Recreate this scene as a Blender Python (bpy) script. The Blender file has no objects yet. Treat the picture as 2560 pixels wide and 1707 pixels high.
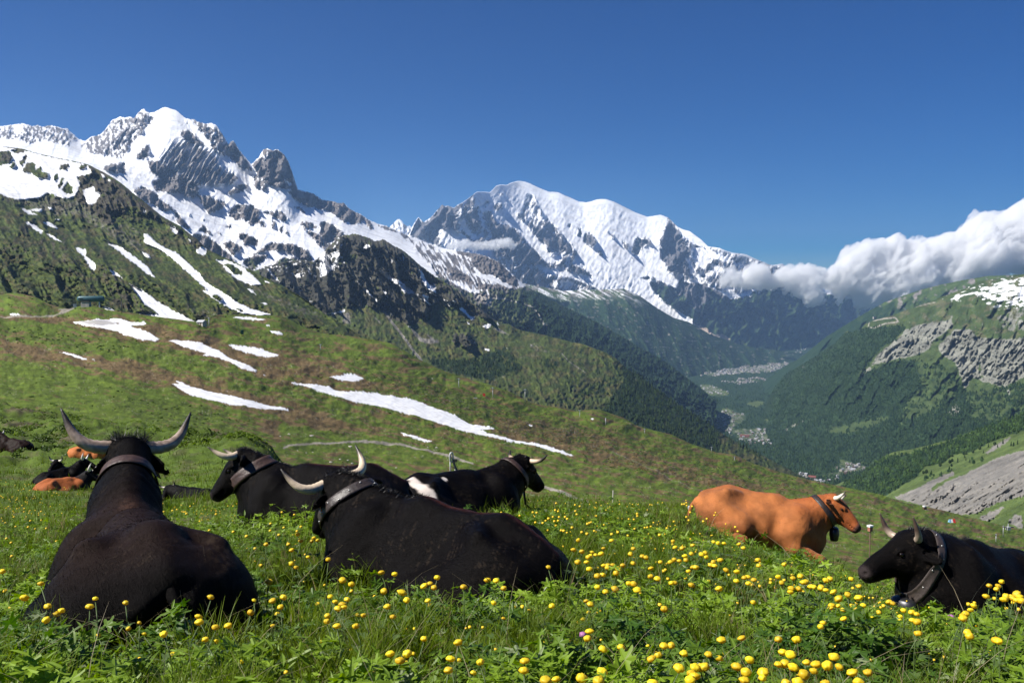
import bpy, math, random, time
import numpy as np
from mathutils import Vector, Matrix
T0 = time.time()
def log(*a): print('[%5.1f]' % (time.time()-T0), *a, flush=True)
C = bpy.context.scene.collection
SC = bpy.context.scene
rad = math.radians
# ---------------------------------------------------------------- camera
FPX, PITCH = 2400.0, rad(3.05)
cam_d = bpy.data.cameras.new('camera'); cam = bpy.data.objects.new('camera', cam_d); C.objects.link(cam)
cam_d.sensor_width = 36; cam_d.lens = 36*FPX/2560; cam_d.clip_start = 0.05; cam_d.clip_end = 120000
cam.location = (0, 0, 0); cam.rotation_euler = (math.pi/2-PITCH, 0, 0); SC.camera = cam
# ---------------------------------------------------------------- light
SUN_EL, SUN_BACK = 46.0, 14.0          # elevation; how far behind the camera's left the sun stands
az = rad(270-SUN_BACK)                  # clockwise from +Y
sdir = Vector((math.sin(az)*math.cos(rad(SUN_EL)), math.cos(az)*math.cos(rad(SUN_EL)), math.sin(rad(SUN_EL))))
W = bpy.data.worlds.new('World'); SC.world = W; W.use_nodes = True
nt = W.node_tree; nt.nodes.clear()
sky = nt.nodes.new('ShaderNodeTexSky'); sky.sky_type = 'NISHITA'; sky.sun_disc = False
sky.sun_elevation = rad(SUN_EL); sky.sun_rotation = az; sky.altitude = 2200; sky.air_density = 1.0; sky.dust_density = 0.15; sky.ozone_density = 6
bg = nt.nodes.new('ShaderNodeBackground'); bg.inputs[1].default_value = 0.050
wo = nt.nodes.new('ShaderNodeOutputWorld'); hs = nt.nodes.new('ShaderNodeHueSaturation'); hs.inputs['Saturation'].default_value = 2.35; hs.inputs['Value'].default_value = 0.94; hs.inputs['Hue'].default_value = .515; nt.links.new(sky.outputs[0], hs.inputs['Color']); nt.links.new(hs.outputs[0], bg.inputs[0]); nt.links.new(bg.outputs[0], wo.inputs[0])
sl = bpy.data.lights.new('sun', 'SUN'); sl.energy = 5.0; sl.angle = rad(0.5); sl.color = (1.0, 0.955, 0.88)
so = bpy.data.objects.new('sun', sl); C.objects.link(so); so.rotation_euler = sdir.to_track_quat('Z', 'Y').to_euler()
SC.view_settings.view_transform = 'Standard'; SC.view_settings.look = 'None'; SC.view_settings.exposure = 0.6; SC.view_settings.gamma = 1
SC.render.engine = 'CYCLES'
cy = SC.cycles; cy.max_bounces = 6; cy.diffuse_bounces = 3; cy.glossy_bounces = 2; cy.transmission_bounces = 3; cy.transparent_max_bounces = 8; cy.volume_bounces = 0
cy.use_denoising = True; cy.use_adaptive_sampling = True; cy.adaptive_threshold = 0.015; cy.sample_clamp_indirect = 4
try: cy.denoising_prefilter = 'ACCURATE'; cy.denoiser = 'OPENIMAGEDENOISE'
except Exception: pass
# ---------------------------------------------------------------- helpers
cp_, sp_ = math.cos(PITCH), math.sin(PITCH)
def ray(px, py):
    """world direction with Y=1 scaled so that Y is the depth"""
    xn = (np.asarray(px, float)-1280)/FPX; yd = (np.asarray(py, float)-853.5)/FPX
    Y = cp_-yd*sp_; Z = -sp_-yd*cp_
    return xn/Y, Z/Y                     # x and z per unit of depth
def pt(px, py, d):
    a, b = ray(px, py); return np.stack([a*d, np.broadcast_to(d, np.shape(a))*1.0, b*d], -1)
def hash2(ix, iy, seed):
    h = (ix*374761393+iy*668265263+seed*974634777) & 0xffffffff
    h = ((h ^ (h >> 13))*1274126177) & 0xffffffff
    return (h ^ (h >> 16)) & 0xffffffff
def perlin(x, y, seed=0):
    x = np.asarray(x, float); y = np.asarray(y, float)
    ix = np.floor(x).astype(np.int64); iy = np.floor(y).astype(np.int64); fx = x-ix; fy = y-iy
    u = fx*fx*fx*(fx*(fx*6-15)+10); v = fy*fy*fy*(fy*(fy*6-15)+10)
    def g(a, b, dx, dy):
        t = hash2(ix+a, iy+b, seed)*(2*math.pi/4294967296.0)
        return np.cos(t)*dx+np.sin(t)*dy
    n00 = g(0, 0, fx, fy); n10 = g(1, 0, fx-1, fy); n01 = g(0, 1, fx, fy-1); n11 = g(1, 1, fx-1, fy-1)
    return 1.5*((n00*(1-u)+n10*u)*(1-v)+(n01*(1-u)+n11*u)*v)
def fbm(x, y, o=5, seed=0, g=.5, l=2.03):
    s = 0; a = 1; t = 0
    for i in range(o):
        s = s+a*perlin(x, y, seed+i*17); t += a; a *= g; x = x*l+3.1; y = y*l-7.7
    return s/t*1.6
def ridged(x, y, o=5, seed=0, g=.5, l=2.07):
    s = 0; a = 1; t = 0; w = 1
    for i in range(o):
        r = 1-np.abs(perlin(x, y, seed+i*31)); r = r*r; s = s+a*r*w; w = np.clip(r*1.3, 0, 1); t += a; a *= g; x = x*l+5.3; y = y*l+1.9
    return s/t
def sstep(a, b, x):
    t = np.clip((x-a)/(b-a), 0, 1); return t*t*(3-2*t)
# mesh from numpy
def np_mesh(name, V, F, mat=None, smooth=True, parent=None, attrs=None, link=True, mats=None, midx=None):
    me = bpy.data.meshes.new(name); V = np.asarray(V, np.float32).reshape(-1, 3); F = np.asarray(F, np.int32)
    n = len(F); k = F.shape[1]
    me.vertices.add(len(V)); me.vertices.foreach_set('co', V.ravel())
    me.loops.add(n*k); me.loops.foreach_set('vertex_index', F.ravel())
    me.polygons.add(n); me.polygons.foreach_set('loop_start', np.arange(n, dtype=np.int32)*k)
    try: me.polygons.foreach_set('loop_total', np.full(n, k, np.int32))
    except Exception: pass
    me.polygons.foreach_set('use_smooth', np.full(n, smooth))
    for m in (mats or ([mat] if mat else [])): me.materials.append(m)
    if midx is not None: me.polygons.foreach_set('material_index', np.asarray(midx, np.int32))
    me.update(calc_edges=True)
    for an, arr in (attrs or {}).items():
        at = me.attributes.new(an, 'FLOAT_COLOR', 'POINT'); a4 = np.ones((len(V), 4), np.float32); a4[:, :arr.shape[1]] = arr
        at.data.foreach_set('color', a4.ravel())
    ob = bpy.data.objects.new(name, me)
    if link: C.objects.link(ob)
    if parent: ob.parent = parent
    return ob
def grid_faces(nr, nc):
    i = np.arange(nr-1)[:, None]*nc+np.arange(nc-1)[None]; i = i.ravel()
    return np.stack([i, i+nc, i+nc+1, i+1], -1)
def tag(o, label=None, cat=None, group=None, kind=None):
    if label: o['label'] = label
    if cat: o['category'] = cat
    if group: o['group'] = group
    if kind: o['kind'] = kind
    return o
def empty(name, loc=(0, 0, 0), rz=0):
    o = bpy.data.objects.new(name, None); C.objects.link(o); o.location = loc; o.rotation_euler = (0, 0, rz); return o
class NT:
    """small node-tree helper"""
    def __init__(s, name):
        s.m = bpy.data.materials.new(name); s.m.use_nodes = True; s.t = s.m.node_tree; s.t.nodes.clear()
        s.out = s.t.nodes.new('ShaderNodeOutputMaterial')
    def n(s, typ, **kw):
        nd = s.t.nodes.new('ShaderNode'+typ)
        for k, v in kw.items():
            if k.startswith('i'): 
                key = k[1:]; key = int(key) if key.isdigit() else key
                if hasattr(v, 'links') or isinstance(v, bpy.types.NodeSocket): s.t.links.new(v, nd.inputs[key])
                else: nd.inputs[key].default_value = v
            else: setattr(nd, k, v)
        return nd
    def L(s, a, b): s.t.links.new(a, b)
    def noise(s, vec, scale, detail=4, rough=.55):
        nd = s.n('TexNoise'); nd.inputs['Scale'].default_value = scale; nd.inputs['Detail'].default_value = detail; nd.inputs['Roughness'].default_value = rough
        if vec is not None: s.L(vec, nd.inputs['Vector'])
        return nd.outputs['Fac']
    def ramp(s, fac, stops):
        r = s.n('ValToRGB'); s.L(fac, r.inputs[0]); e = r.color_ramp.elements
        while len(e) < len(stops): e.new(0.5)
        for el, (p, c) in zip(e, stops): el.position = p; el.color = (*c, 1) if len(c) == 3 else c
        return r.outputs[0]
    def mix(s, fac, a, b):
        m = s.n('Mix', data_type='RGBA')
        for idx, v in ((0, fac), (6, a), (7, b)):
            if isinstance(v, bpy.types.NodeSocket): s.L(v, m.inputs[idx])
            elif idx == 0: m.inputs[0].default_value = v
            else: m.inputs[idx].default_value = (*v, 1)
        return m.outputs[2]
    def math(s, op, a, b=None, clamp=False):
        m = s.n('Math', operation=op); m.use_clamp = clamp
        for i, v in enumerate((a, b)):
            if v is None: continue
            if isinstance(v, bpy.types.NodeSocket): s.L(v, m.inputs[i])
            else: m.inputs[i].default_value = v
        return m.outputs[0]
def simple(name, col, rough=.6, metal=0, noise=0, scale=30, bump=0, sheen=0, spec=.5):
    k = NT(name); p = k.n('BsdfPrincipled'); p.inputs['Roughness'].default_value = rough; p.inputs['Metallic'].default_value = metal; p.inputs['Specular IOR Level'].default_value = spec
    co = k.n('TexCoord').outputs['Object']
    nz = k.noise(co, scale, 5)
    a = tuple(c*(1-noise) for c in col); b = tuple(min(1, c*(1+noise)) for c in col)
    k.L(k.ramp(nz, [(.3, a), (.7, b)]), p.inputs['Base Color'])
    if bump:
        bn = k.n('Bump'); bn.inputs['Strength'].default_value = bump; bn.inputs['Distance'].default_value = .02; k.L(nz, bn.inputs['Height']); k.L(bn.outputs[0], p.inputs['Normal'])
    if sheen: p.inputs['Sheen Weight'].default_value = sheen
    k.L(p.outputs[0], k.out.inputs[0]); return k.m
# ---------------------------------------------------------------- image-space paint of ground cover (what grows or lies where)
GX0, GY0, GS, GW, GH = -150.0, 180.0, 2.5, 1150, 560
def ZA(p): return [(x*.3699, 220+y*.3699) for x, y in p]
def ZB(p): return [(800+x*.3699, 400+y*.3699) for x, y in p]
def ZC(p): return [(1600+x*.4145, 450+y*.4145) for x, y in p]
def ZD(p): return [(x*.3699, 700+y*.3699) for x, y in p]
def ZE(p): return [(700+x*.3699, 800+y*.3699) for x, y in p]
def ZF(p): return [(1500+x*.4509, 1000+y*.4509) for x, y in p]
def ZI(p): return p
def raster(base, items, blur=1):
    a = np.full((GH, GW), float(base), np.float32)
    for val, poly in items:
        p = np.array(poly, float); gx = (p[:, 0]-GX0)/GS; gy = (p[:, 1]-GY0)/GS
        x0, x1 = int(max(0, gx.min())), int(min(GW-1, gx.max()+2)); y0, y1 = int(max(0, gy.min())), int(min(GH-1, gy.max()+2))
        if x1 <= x0 or y1 <= y0: continue
        # two sub-samples a pixel
        sub = 3; XX, YY = np.meshgrid(x0+(np.arange((x1-x0)*sub)+.5)/sub, y0+(np.arange((y1-y0)*sub)+.5)/sub); ins = np.zeros(XX.shape, bool)
        n = len(gx)
        for i in range(n):
            j = (i+1) % n
            if gy[i] == gy[j]: continue
            c = ((gy[i] > YY) != (gy[j] > YY)) & (XX < (gx[j]-gx[i])*(YY-gy[i])/(gy[j]-gy[i])+gx[i]); ins ^= c
        cov = ins.reshape(y1-y0, sub, x1-x0, sub).mean((1, 3)); a[y0:y1, x0:x1] = a[y0:y1, x0:x1]*(1-cov)+val*cov
    for _ in range(blur):
        a = (np.roll(a, 1, 0)+a*2+np.roll(a, -1, 0))/4; a = (np.roll(a, 1, 1)+a*2+np.roll(a, -1, 1))/4
    return a
def samp(a, x, y):
    gx = np.clip((x-GX0)/GS-.5, 0, GW-1.001); gy = np.clip((y-GY0)/GS-.5, 0, GH-1.001)
    ix = gx.astype(int); iy = gy.astype(int); fx = gx-ix; fy = gy-iy
    return (a[iy, ix]*(1-fx)+a[iy, ix+1]*fx)*(1-fy)+(a[iy+1, ix]*(1-fx)+a[iy+1, ix+1]*fx)*fy
def line(poly, w):
    """a stripe of width w px round a polyline, as polygons"""
    out = []
    for (x0, y0), (x1, y1) in zip(poly[:-1], poly[1:]):
        L = math.hypot(x1-x0, y1-y0)+1e-6; nx, ny = -(y1-y0)/L*w/2, (x1-x0)/L*w/2
        out.append([(x0+nx, y0+ny), (x1+nx, y1+ny), (x1-nx, y1-ny), (x0-nx, y0-ny)])
    return out
# ---------------------------------------------------------------- terrain sheets
def terrain_mat(name, grass=((.035, .055, .014), (.10, .135, .03)), rock=((.05, .045, .04), (.22, .20, .18)), brown=((.055, .035, .018), (.17, .115, .055)),
                forest=((.012, .028, .012), (.03, .055, .018)), scree=((.20, .185, .16), (.42, .39, .34)), s=1.0, bump=1.0, dist=1.0):
    k = NT(name); co = k.n('TexCoord').outputs['Object']
    a1 = k.n('Attribute', attribute_name='m1'); a2 = k.n('Attribute', attribute_name='m2')
    s1 = k.n('SeparateColor'); k.L(a1.outputs['Color'], s1.inputs[0]); s2 = k.n('SeparateColor'); k.L(a2.outputs['Color'], s2.inputs[0])
    n1 = k.noise(co, s, 6, .62); n2 = k.noise(co, s*6.3, 4, .6)
    nm = k.math('ADD', k.math('MULTIPLY', n1, .55), k.math('MULTIPLY', n2, .45))
    def two(c): return k.ramp(nm, [(.36, c[0]), (.64, c[1])])
    col = two(grass); col = k.mix(s1.outputs[2], col, two(brown)); col = k.mix(s2.outputs[0], col, two(forest))
    col = k.mix(s1.outputs[1], col, two(rock)); col = k.mix(s2.outputs[1], col, two(scree))
    # overall tone variation carried by the ground itself
    v = k.math('ADD', k.math('MULTIPLY', s2.outputs[2], .9), .55)
    vm = k.n('VectorMath', operation='SCALE'); k.L(col, vm.inputs[0]); k.L(v, vm.inputs['Scale'])
    col = k.mix(s1.outputs[0], vm.outputs[0], k.ramp(n1, [(.35, (.66, .66, .66)), (.55, (.86, .87, .89))]))
    p = k.n('BsdfPrincipled'); p.inputs['Roughness'].default_value = .85; p.inputs['Specular IOR Level'].default_value = .15
    k.L(col, p.inputs['Base Color'])
    b = k.n('Bump'); b.inputs['Distance'].default_value = dist; k.L(nm, b.inputs['Height'])
    k.L(k.math('MULTIPLY', k.math('SUBTRACT', 1.15, s1.outputs[0]), .8*bump), b.inputs['Strength']); k.L(b.outputs[0], p.inputs['Normal'])
    k.L(p.outputs[0], k.out.inputs[0]); return k.m
SHEETS = {}
def sheet(name, curves, step, fn, mat, label=None, kind='structure', jag=0, jagf=.06, back=(1.0, .7), maxrow=2.5, seed=1, x0=None, x1=None, smoothd=5):
    """curves: top to bottom, each [(px, py, depth)...]; fn(X, Y, D, v) -> (dD, m1, m2)"""
    x0 = max(c[0][0] for c in curves) if x0 is None else x0; x1 = min(c[-1][0] for c in curves) if x1 is None else x1
    xs = np.arange(x0, x1+step, step); ys = []; ds = []
    for c in curves:
        c = np.array(c, float); ys.append(np.interp(xs, c[:, 0], c[:, 1])); ds.append(np.log(np.interp(xs, c[:, 0], c[:, 2])))
    ys = np.array(ys); ds = np.array(ds)
    if jag: ys[0] += jag*(fbm(xs*jagf, xs*0+seed, 5, seed, g=.6)-.1)
    rows = []
    for i in range(len(curves)-1):
        n = max(2, int(np.max(ys[i+1]-ys[i])/maxrow)); t = np.arange(n)/n; rows += [i+q for q in t]
    rows.append(len(curves)-1); rows = np.array(rows); i0 = np.minimum(rows.astype(int), len(curves)-2); f = (rows-i0)[:, None]
    Y = ys[i0]*(1-f)+ys[i0+1]*f; D = ds[i0]*(1-f)+ds[i0+1]*f
    ysm = ys.copy(); kr = np.hanning(31); kr /= kr.sum()
    for i in range(len(ysm)): ysm[i] = np.convolve(np.pad(ysm[i], 15, mode='edge'), kr, 'valid'); ds[i] = np.convolve(np.pad(ds[i], 15, mode='edge'), kr, 'valid')
    D = np.broadcast_to(ds[0], Y.shape).copy()
    for i in range(len(curves)-1):
        t = (Y-ysm[i])/np.maximum(ysm[i+1]-ysm[i], 1); a_ = ds[i]+(ds[i+1]-ds[i])*t; D = np.where(Y >= ysm[i], a_, D) if i else a_
    D = np.minimum(D, ds.max(0)+.03)
    for _ in range(smoothd):
        D[1:-1] = (D[:-2]+2*D[1:-1]+D[2:])/4
    D = np.exp(D); X = np.broadcast_to(xs, Y.shape).copy()
    v = rows[:, None]/(len(curves)-1)+0*X
    q_ = fn(X, Y, D, v); dD, m1, m2 = q_[:3]; D2 = D+dD; m1 = np.broadcast_to(m1, X.shape+(3,)); m2 = np.broadcast_to(m2, X.shape+(3,))
    P = pt(X, Y, D2)
    if len(q_) > 3: P[..., 2] += q_[3]
    # the far side of the crest, so the ground has a back
    nb = 7; top = P[0]; bk = []
    depth = (D[0]*.25)[:, None]
    for k in range(nb, 0, -1):
        q = (k/nb)**1.4
        bk.append(top+np.stack([0*q+0*xs, depth[:, 0]*q*back[0], -depth[:, 0]*q*back[1]], -1))
    bk = np.array(bk); P2 = np.concatenate([bk, P]); 
    m1 = np.concatenate([np.repeat(m1[:1], nb, 0), m1]); m2 = np.concatenate([np.repeat(m2[:1], nb, 0), m2])
    nr, nc = P2.shape[:2]
    ob = np_mesh(name, P2.reshape(-1, 3), grid_faces(nr, nc), mat, attrs={'m1': m1.reshape(-1, 3), 'm2': m2.reshape(-1, 3)})
    tag(ob, label, None, None, kind); SHEETS[name] = (xs, Y, D2, P); log(name, nr, nc)
    return ob
def on_sheet(name, px, py):
    """world points where the rays through (px, py) meet a sheet (columns are image columns)"""
    xs, Y, D, P = SHEETS[name]; px = np.atleast_1d(np.asarray(px, float)); py = np.atleast_1d(np.asarray(py, float))
    ci = np.clip(np.round((px-xs[0])/(xs[1]-xs[0])).astype(int), 0, len(xs)-1); out = np.zeros(len(px))
    for c in np.unique(ci):
        s = ci == c; out[s] = np.interp(py[s], Y[:, c], D[:, c])
    return pt(px, py, out), out
def M3(*a): return np.stack(np.broadcast_arrays(*a), -1).astype(np.float32)
# ================================================================ far massif with the glaciers
snow_mb = raster(.72, [
 (.8, ZB([(880,330),(1040,250),(1190,160),(1360,140),(1500,190),(1620,220),(1760,280),(1930,260),(2100,330),(2325,370),(2325,900),(1900,760),(1700,560),(1500,380),(1400,240),(1200,260)])),
 # the aiguilles on the left
 (.36, ZB([(600,515),(665,385),(700,425),(740,400),(825,300),(900,318),(960,300),(1040,230),(1065,300),(1100,380),(1200,430),(1300,450),(1390,540),(1500,690),(1440,715),(1350,690),(1300,640),(1190,660),(1160,600),(1000,560),(900,540),(820,590),(700,545)])),
 (.08, ZB([(610,515),(665,385),(700,425),(735,410),(825,300),(890,318),(930,420),(900,450),(800,480),(780,570),(700,540)])),
 (.75, ZB([(805,470),(870,460),(960,500),(1000,545),(900,535),(820,580)])), (.85, ZB([(935,400),(980,410),(1000,480),(1080,530),(1040,540),(960,470)])),
 (.85, ZB([(1060,330),(1100,400),(1180,520),(1150,500),(1080,400)])), (.8, ZB([(1180,380),(1330,470),(1380,520),(1320,430),(1400,440),(1390,500),(1360,480),(1250,400)])),
 (.1, ZB([(1000,400),(1040,330),(1090,420),(1060,470),(1010,460)])), (.1, ZB([(1100,360),(1150,350),(1200,430),(1290,450),(1370,520),(1340,640),(1230,600),(1170,520),(1130,440)])),
 (.06, ZB([(1380,560),(1440,600),(1530,700),(1440,715),(1350,690),(1310,640)])), (.1, ZB([(1170,600),(1250,580),(1260,650),(1190,655)])),
 # the buttress under the summit
 (.43, ZB([(1395,230),(1450,240),(1500,340),(1560,420),(1640,500),(1720,600),(1750,660),(1690,690),(1640,640),(1560,660),(1500,560),(1420,480),(1380,400),(1370,340)])),
 (.12, ZB([(1420,430),(1500,470),(1600,520),(1690,570),(1730,640),(1650,620),(1560,600),(1480,540)])), (.15, ZB([(1500,420),(1560,430),(1600,490),(1540,480)])),
 (.3, ZB([(1170,320),(1215,285),(1240,320),(1200,345)])), (.3, ZB([(1080,310),(1130,270),(1150,285),(1100,325)])), (.2, ZB([(1205,225),(1235,225),(1235,245),(1210,240)])), (.3, ZB([(1330,370),(1380,330),(1400,360),(1370,420)])),
 (.1, ZB([(1780,555),(1790,500),(1830,495),(1872,550),(1850,595)])), (.15, ZB([(1735,520),(1745,468),(1768,455),(1762,520)])), (.15, ZB([(1875,595),(1918,640),(1900,650),(1880,625)])),
 (.25, ZB([(2040,540),(2090,580),(2085,620),(2050,590)])), (.18, ZB([(2100,620),(2120,580),(2140,520),(2200,545),(2235,540),(2220,570),(2170,600),(2160,660),(2120,650)])), (.15, ZB([(2090,650),(2150,690),(2190,735),(2150,725)])),
 (.2, ZB([(1930,480),(1955,478),(1950,495)])), (.2, ZB([(1960,510),(1990,505),(1985,540)])), (.35, ZB([(1660,440),(1700,430),(1690,465)])),
 (.45, ZB([(1490,690),(1640,700),(1640,730),(1560,740)])),
 # moraines below, on the left
 (.40, ZB([(1180,660),(1300,650),(1440,715),(1540,760),(1700,800),(1900,880),(1930,930),(1650,900),(1450,870),(1330,830),(1230,700)])),
 (.25, ZB([(1310,760),(1400,725),(1480,760),(1470,790),(1540,830),(1500,880),(1380,860),(1320,810)])), (.3, ZB([(1640,640),(1680,690),(1790,740),(1860,800),(1700,760),(1620,710)])),
 # the right-hand rib of rock and snow
 (.42, ZC([(175,225),(225,280),(400,400),(560,440),(740,490),(890,530),(960,640),(1100,700),(1100,760),(700,700),(450,660),(330,600),(240,620),(190,560),(140,480),(120,360)])),
 (.15, ZC([(120,360),(178,228),(240,330),(300,430),(270,470),(310,560),(240,560),(180,560),(125,470)])), (.9, ZC([(225,285),(300,310),(360,360),(405,405),(330,390),(260,330)])), (.8, ZC([(330,415),(400,415),(480,450),(560,490),(520,490),(430,470),(380,540),(330,500)])),
 (.8, ZC([(270,430),(290,440),(310,520),(370,590),(430,620),(370,610),(300,560)])), (.72, ZC([(430,510),(470,500),(500,540),(460,560)])), (.9, ZC([(520,640),(540,700),(580,710),(560,650)])),(.9, ZC([(615,590),(700,670),(690,675),(640,630)])),
 (.12, ZC([(0,360),(50,350),(60,380),(20,410),(0,410)])), (.2, ZC([(0,500),(20,540),(80,560),(120,600),(60,600),(0,600)])),
 # everything below the snow
 (.0, ZC([(-60,690),(0,720),(100,790),(210,850),(320,870),(310,830),(230,790),(130,730),(80,660),(60,620),(120,610),(220,660),(240,620),(330,620),(450,660),(560,720),(700,690),(820,660),(1200,690),(1600,700),(1600,1400),(-700,1400),(-600,900),(-60,800)])),
 (.0, ZB([(1340,860),(1500,880),(1700,905),(1900,900),(2100,1000),(2325,1100),(2325,1400),(1300,1400)])),
 (.7, ZC([(0,600),(60,650),(130,720),(220,780),(300,830),(300,850),(200,835),(110,775),(40,710),(0,690),(-60,690),(-140,640),(-60,560)])),
 (.85, ZC([(-40,450),(60,480),(110,470),(160,560),(215,610),(228,650),(150,615),(60,580),(0,590),(-60,600)])),
 (.62, ZC([(525,660),(545,665),(575,705),(560,712),(535,690)])), (.6, ZC([(650,750),(665,755),(660,775)])), (.6, ZC([(290,565),(320,560),(310,580)])),
], 1)
green_mb = raster(0, [(1, ZC([(-700,900),(-300,830),(-60,800),(40,800),(100,640),(180,640),(240,700),(300,600),(420,650),(520,740),(600,680),(800,660),(1200,680),(1600,700),(1600,1500),(-700,1500)])),
 (.2, ZC([(230,630),(300,560),(400,600),(430,700),(350,800),(300,760)])), (.0, ZC([(300,830),(380,880),(440,930),(500,925),(550,965),(470,955),(400,925),(330,890)])), (.1, ZC([(365,790),(382,790),(380,870),(362,860)])), (.4, ZC([(430,780),(450,770),(440,800)]))], 1)
pale_mb = raster(0, [(1, ZC([(300,840),(340,870),(400,890),(440,930),(480,950),(495,925),(550,965),(470,958),(400,930),(330,890)])), (.8, ZC([(368,790),(382,790),(378,870),(364,862)])), (.9, ZC([(485,925),(500,925),(552,966),(480,955)])), (.7, ZC([(432,785),(455,770),(445,795)])), (.6, ZC([(395,700),(415,660),(410,700)])),(.5, ZC([(310,700),(330,690),(320,720)])),
 (.5, ZC([(1000,870),(1040,790),(1050,800),(1020,875)]))], 1)
def f_mb(X, Y, D, v):
    wx = X+18*fbm(X/60, Y/60, 3, 5); wy = Y
    r = ridged(wx/42+Y/160, wy/95, 6, 11)          # gullies and ribs
    r2 = fbm(X/9+.4*Y/9, Y/16, 4, 23)
    e = sstep(0, .06, v)*(1-.7*sstep(.45, .9, v))
    rocky = 1-samp(snow_mb, X, Y)
    dD = -(r-.45)*(60+1900*sstep(.35, .8, rocky))*e-r2*(10+260*rocky**1.4)*e
    w = samp(snow_mb, X+4*fbm(X/7, Y/7, 3, 3), Y+5*fbm(X/7, Y/9, 3, 4)); w = np.where(w > .22, np.minimum(w+.09, 1), w)
    snow = sstep(.44, .56, w+.55*fbm((X+.5*Y)/10, Y/24, 5, 77, g=.65)*(1-np.abs(2*w-1)**1.5)-.22*(r-.42))
    snow = np.where(w < .03, 0, snow)
    g = samp(green_mb, X, Y); g = sstep(.4, .6, g+.3*fbm(X/18, Y/30, 4, 9))
    fo = g*sstep(-.15, .1, fbm(X/22, Y/14, 5, 91)+.25)
    pale = sstep(.35, .6, samp(pale_mb, X, Y)+.1*fbm(X/5, Y/5, 3, 2))
    return dD, M3(snow, 1-g, 0), M3(fo, pale, .5+.5*fbm(X/25, Y/25, 4, 8))
m_mb = terrain_mat('massif', rock=((.05, .05, .055), (.21, .20, .20)), grass=((.035, .06, .02), (.07, .10, .03)), s=.004, dist=14, bump=.5, scree=((.3, .24, .19), (.45, .37, .3)))
crest_mb = [(900,640),(960,622),(1000,612),(1022,589),(1031,566),(1040,551),(1046,543),(1053,550),(1059,556),(1066,551),(1074,546),(1083,538),(1092,526),(1099,520),(1105,511),(1112,516),(1119,514),(1127,517),(1135,520),(1143,513),(1155,507),(1170,497),(1185,485),(1192,480),(1211,480),(1225,481),(1232,474),(1240,465),(1250,462),(1266,463),(1276,458),(1285,455),(1294,453),(1303,453),(1313,455),(1325,459),(1348,470),(1373,480),(1385,480),(1396,481),(1410,488),(1425,494),(1447,504),(1466,506),(1480,503),(1492,499),(1503,498),(1514,498),(1524,501),(1536,505),(1552,513),(1570,522),(1590,532),(1618,542),(1634,540),(1651,537),(1660,540),(1672,545),(1683,556),(1693,566),(1708,574),(1724,578),(1738,588),(1753,599),(1770,616),(1785,618),(1799,620),(1815,627),(1832,632),(1850,634),(1865,636),(1884,645),(1903,653),(1918,660),(1932,663),(1945,661),(1956,659),(1969,670),(1990,684),(2015,699),(2056,712),(2089,717),(2139,735),(2189,742),(2250,735),(2330,728),(2420,735),(2500,745)]
def dep(pts, prof): 
    p = np.array(prof, float); return [(x, y, float(np.interp(x, p[:, 0], p[:, 1]))) for x, y in pts]
sheet('mountain_massif', [
 dep(crest_mb, [(900,16800),(1150,18000),(1300,23000),(1660,22500),(1800,20500),(1970,21000),(2500,30000)]),
 [(900,680,14800),(1100,690,15200),(1200,705,15800),(1400,720,17200),(1600,740,18200),(1800,770,18400),(2000,795,20000),(2250,800,23500),(2500,800,28000)],
 [(900,800,13500),(1400,850,14500),(1650,885,15300),(1800,895,15600),(2000,885,18500),(2250,868,21500),(2500,860,26000)]], 1.7, f_mb, m_mb, 'snow-covered mountain massif with glaciers beyond the valley', jag=0, back=(.5, .25), maxrow=1.7)
# little far peak in the notch
sheet('mountain_far_peak', [[(925,610,21000),(948,590,21000),(960,577,21000),(972,571,21000),(985,556,21000),(991,551,21000),(997,547,21000),(1003,551,21000),(1010,560,21000),(1018,567,21000),(1024,564,21000),(1035,572,21000),(1047,575,21000),(1070,600,21000)],
 [(925,660,19500),(1070,660,19500)]], 1.7, lambda X, Y, D, v: (-(ridged(X/14, Y/30, 4, 5)-.4)*500*sstep(0, .3, v), M3(sstep(-.1, .05, fbm(X/7, Y/14, 5, 3)+.12), 1, 0), M3(0, 0, .5)), m_mb, 'small pointed snowy peak seen in the notch of the skyline', jag=3, jagf=.2, maxrow=1.7)
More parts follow.
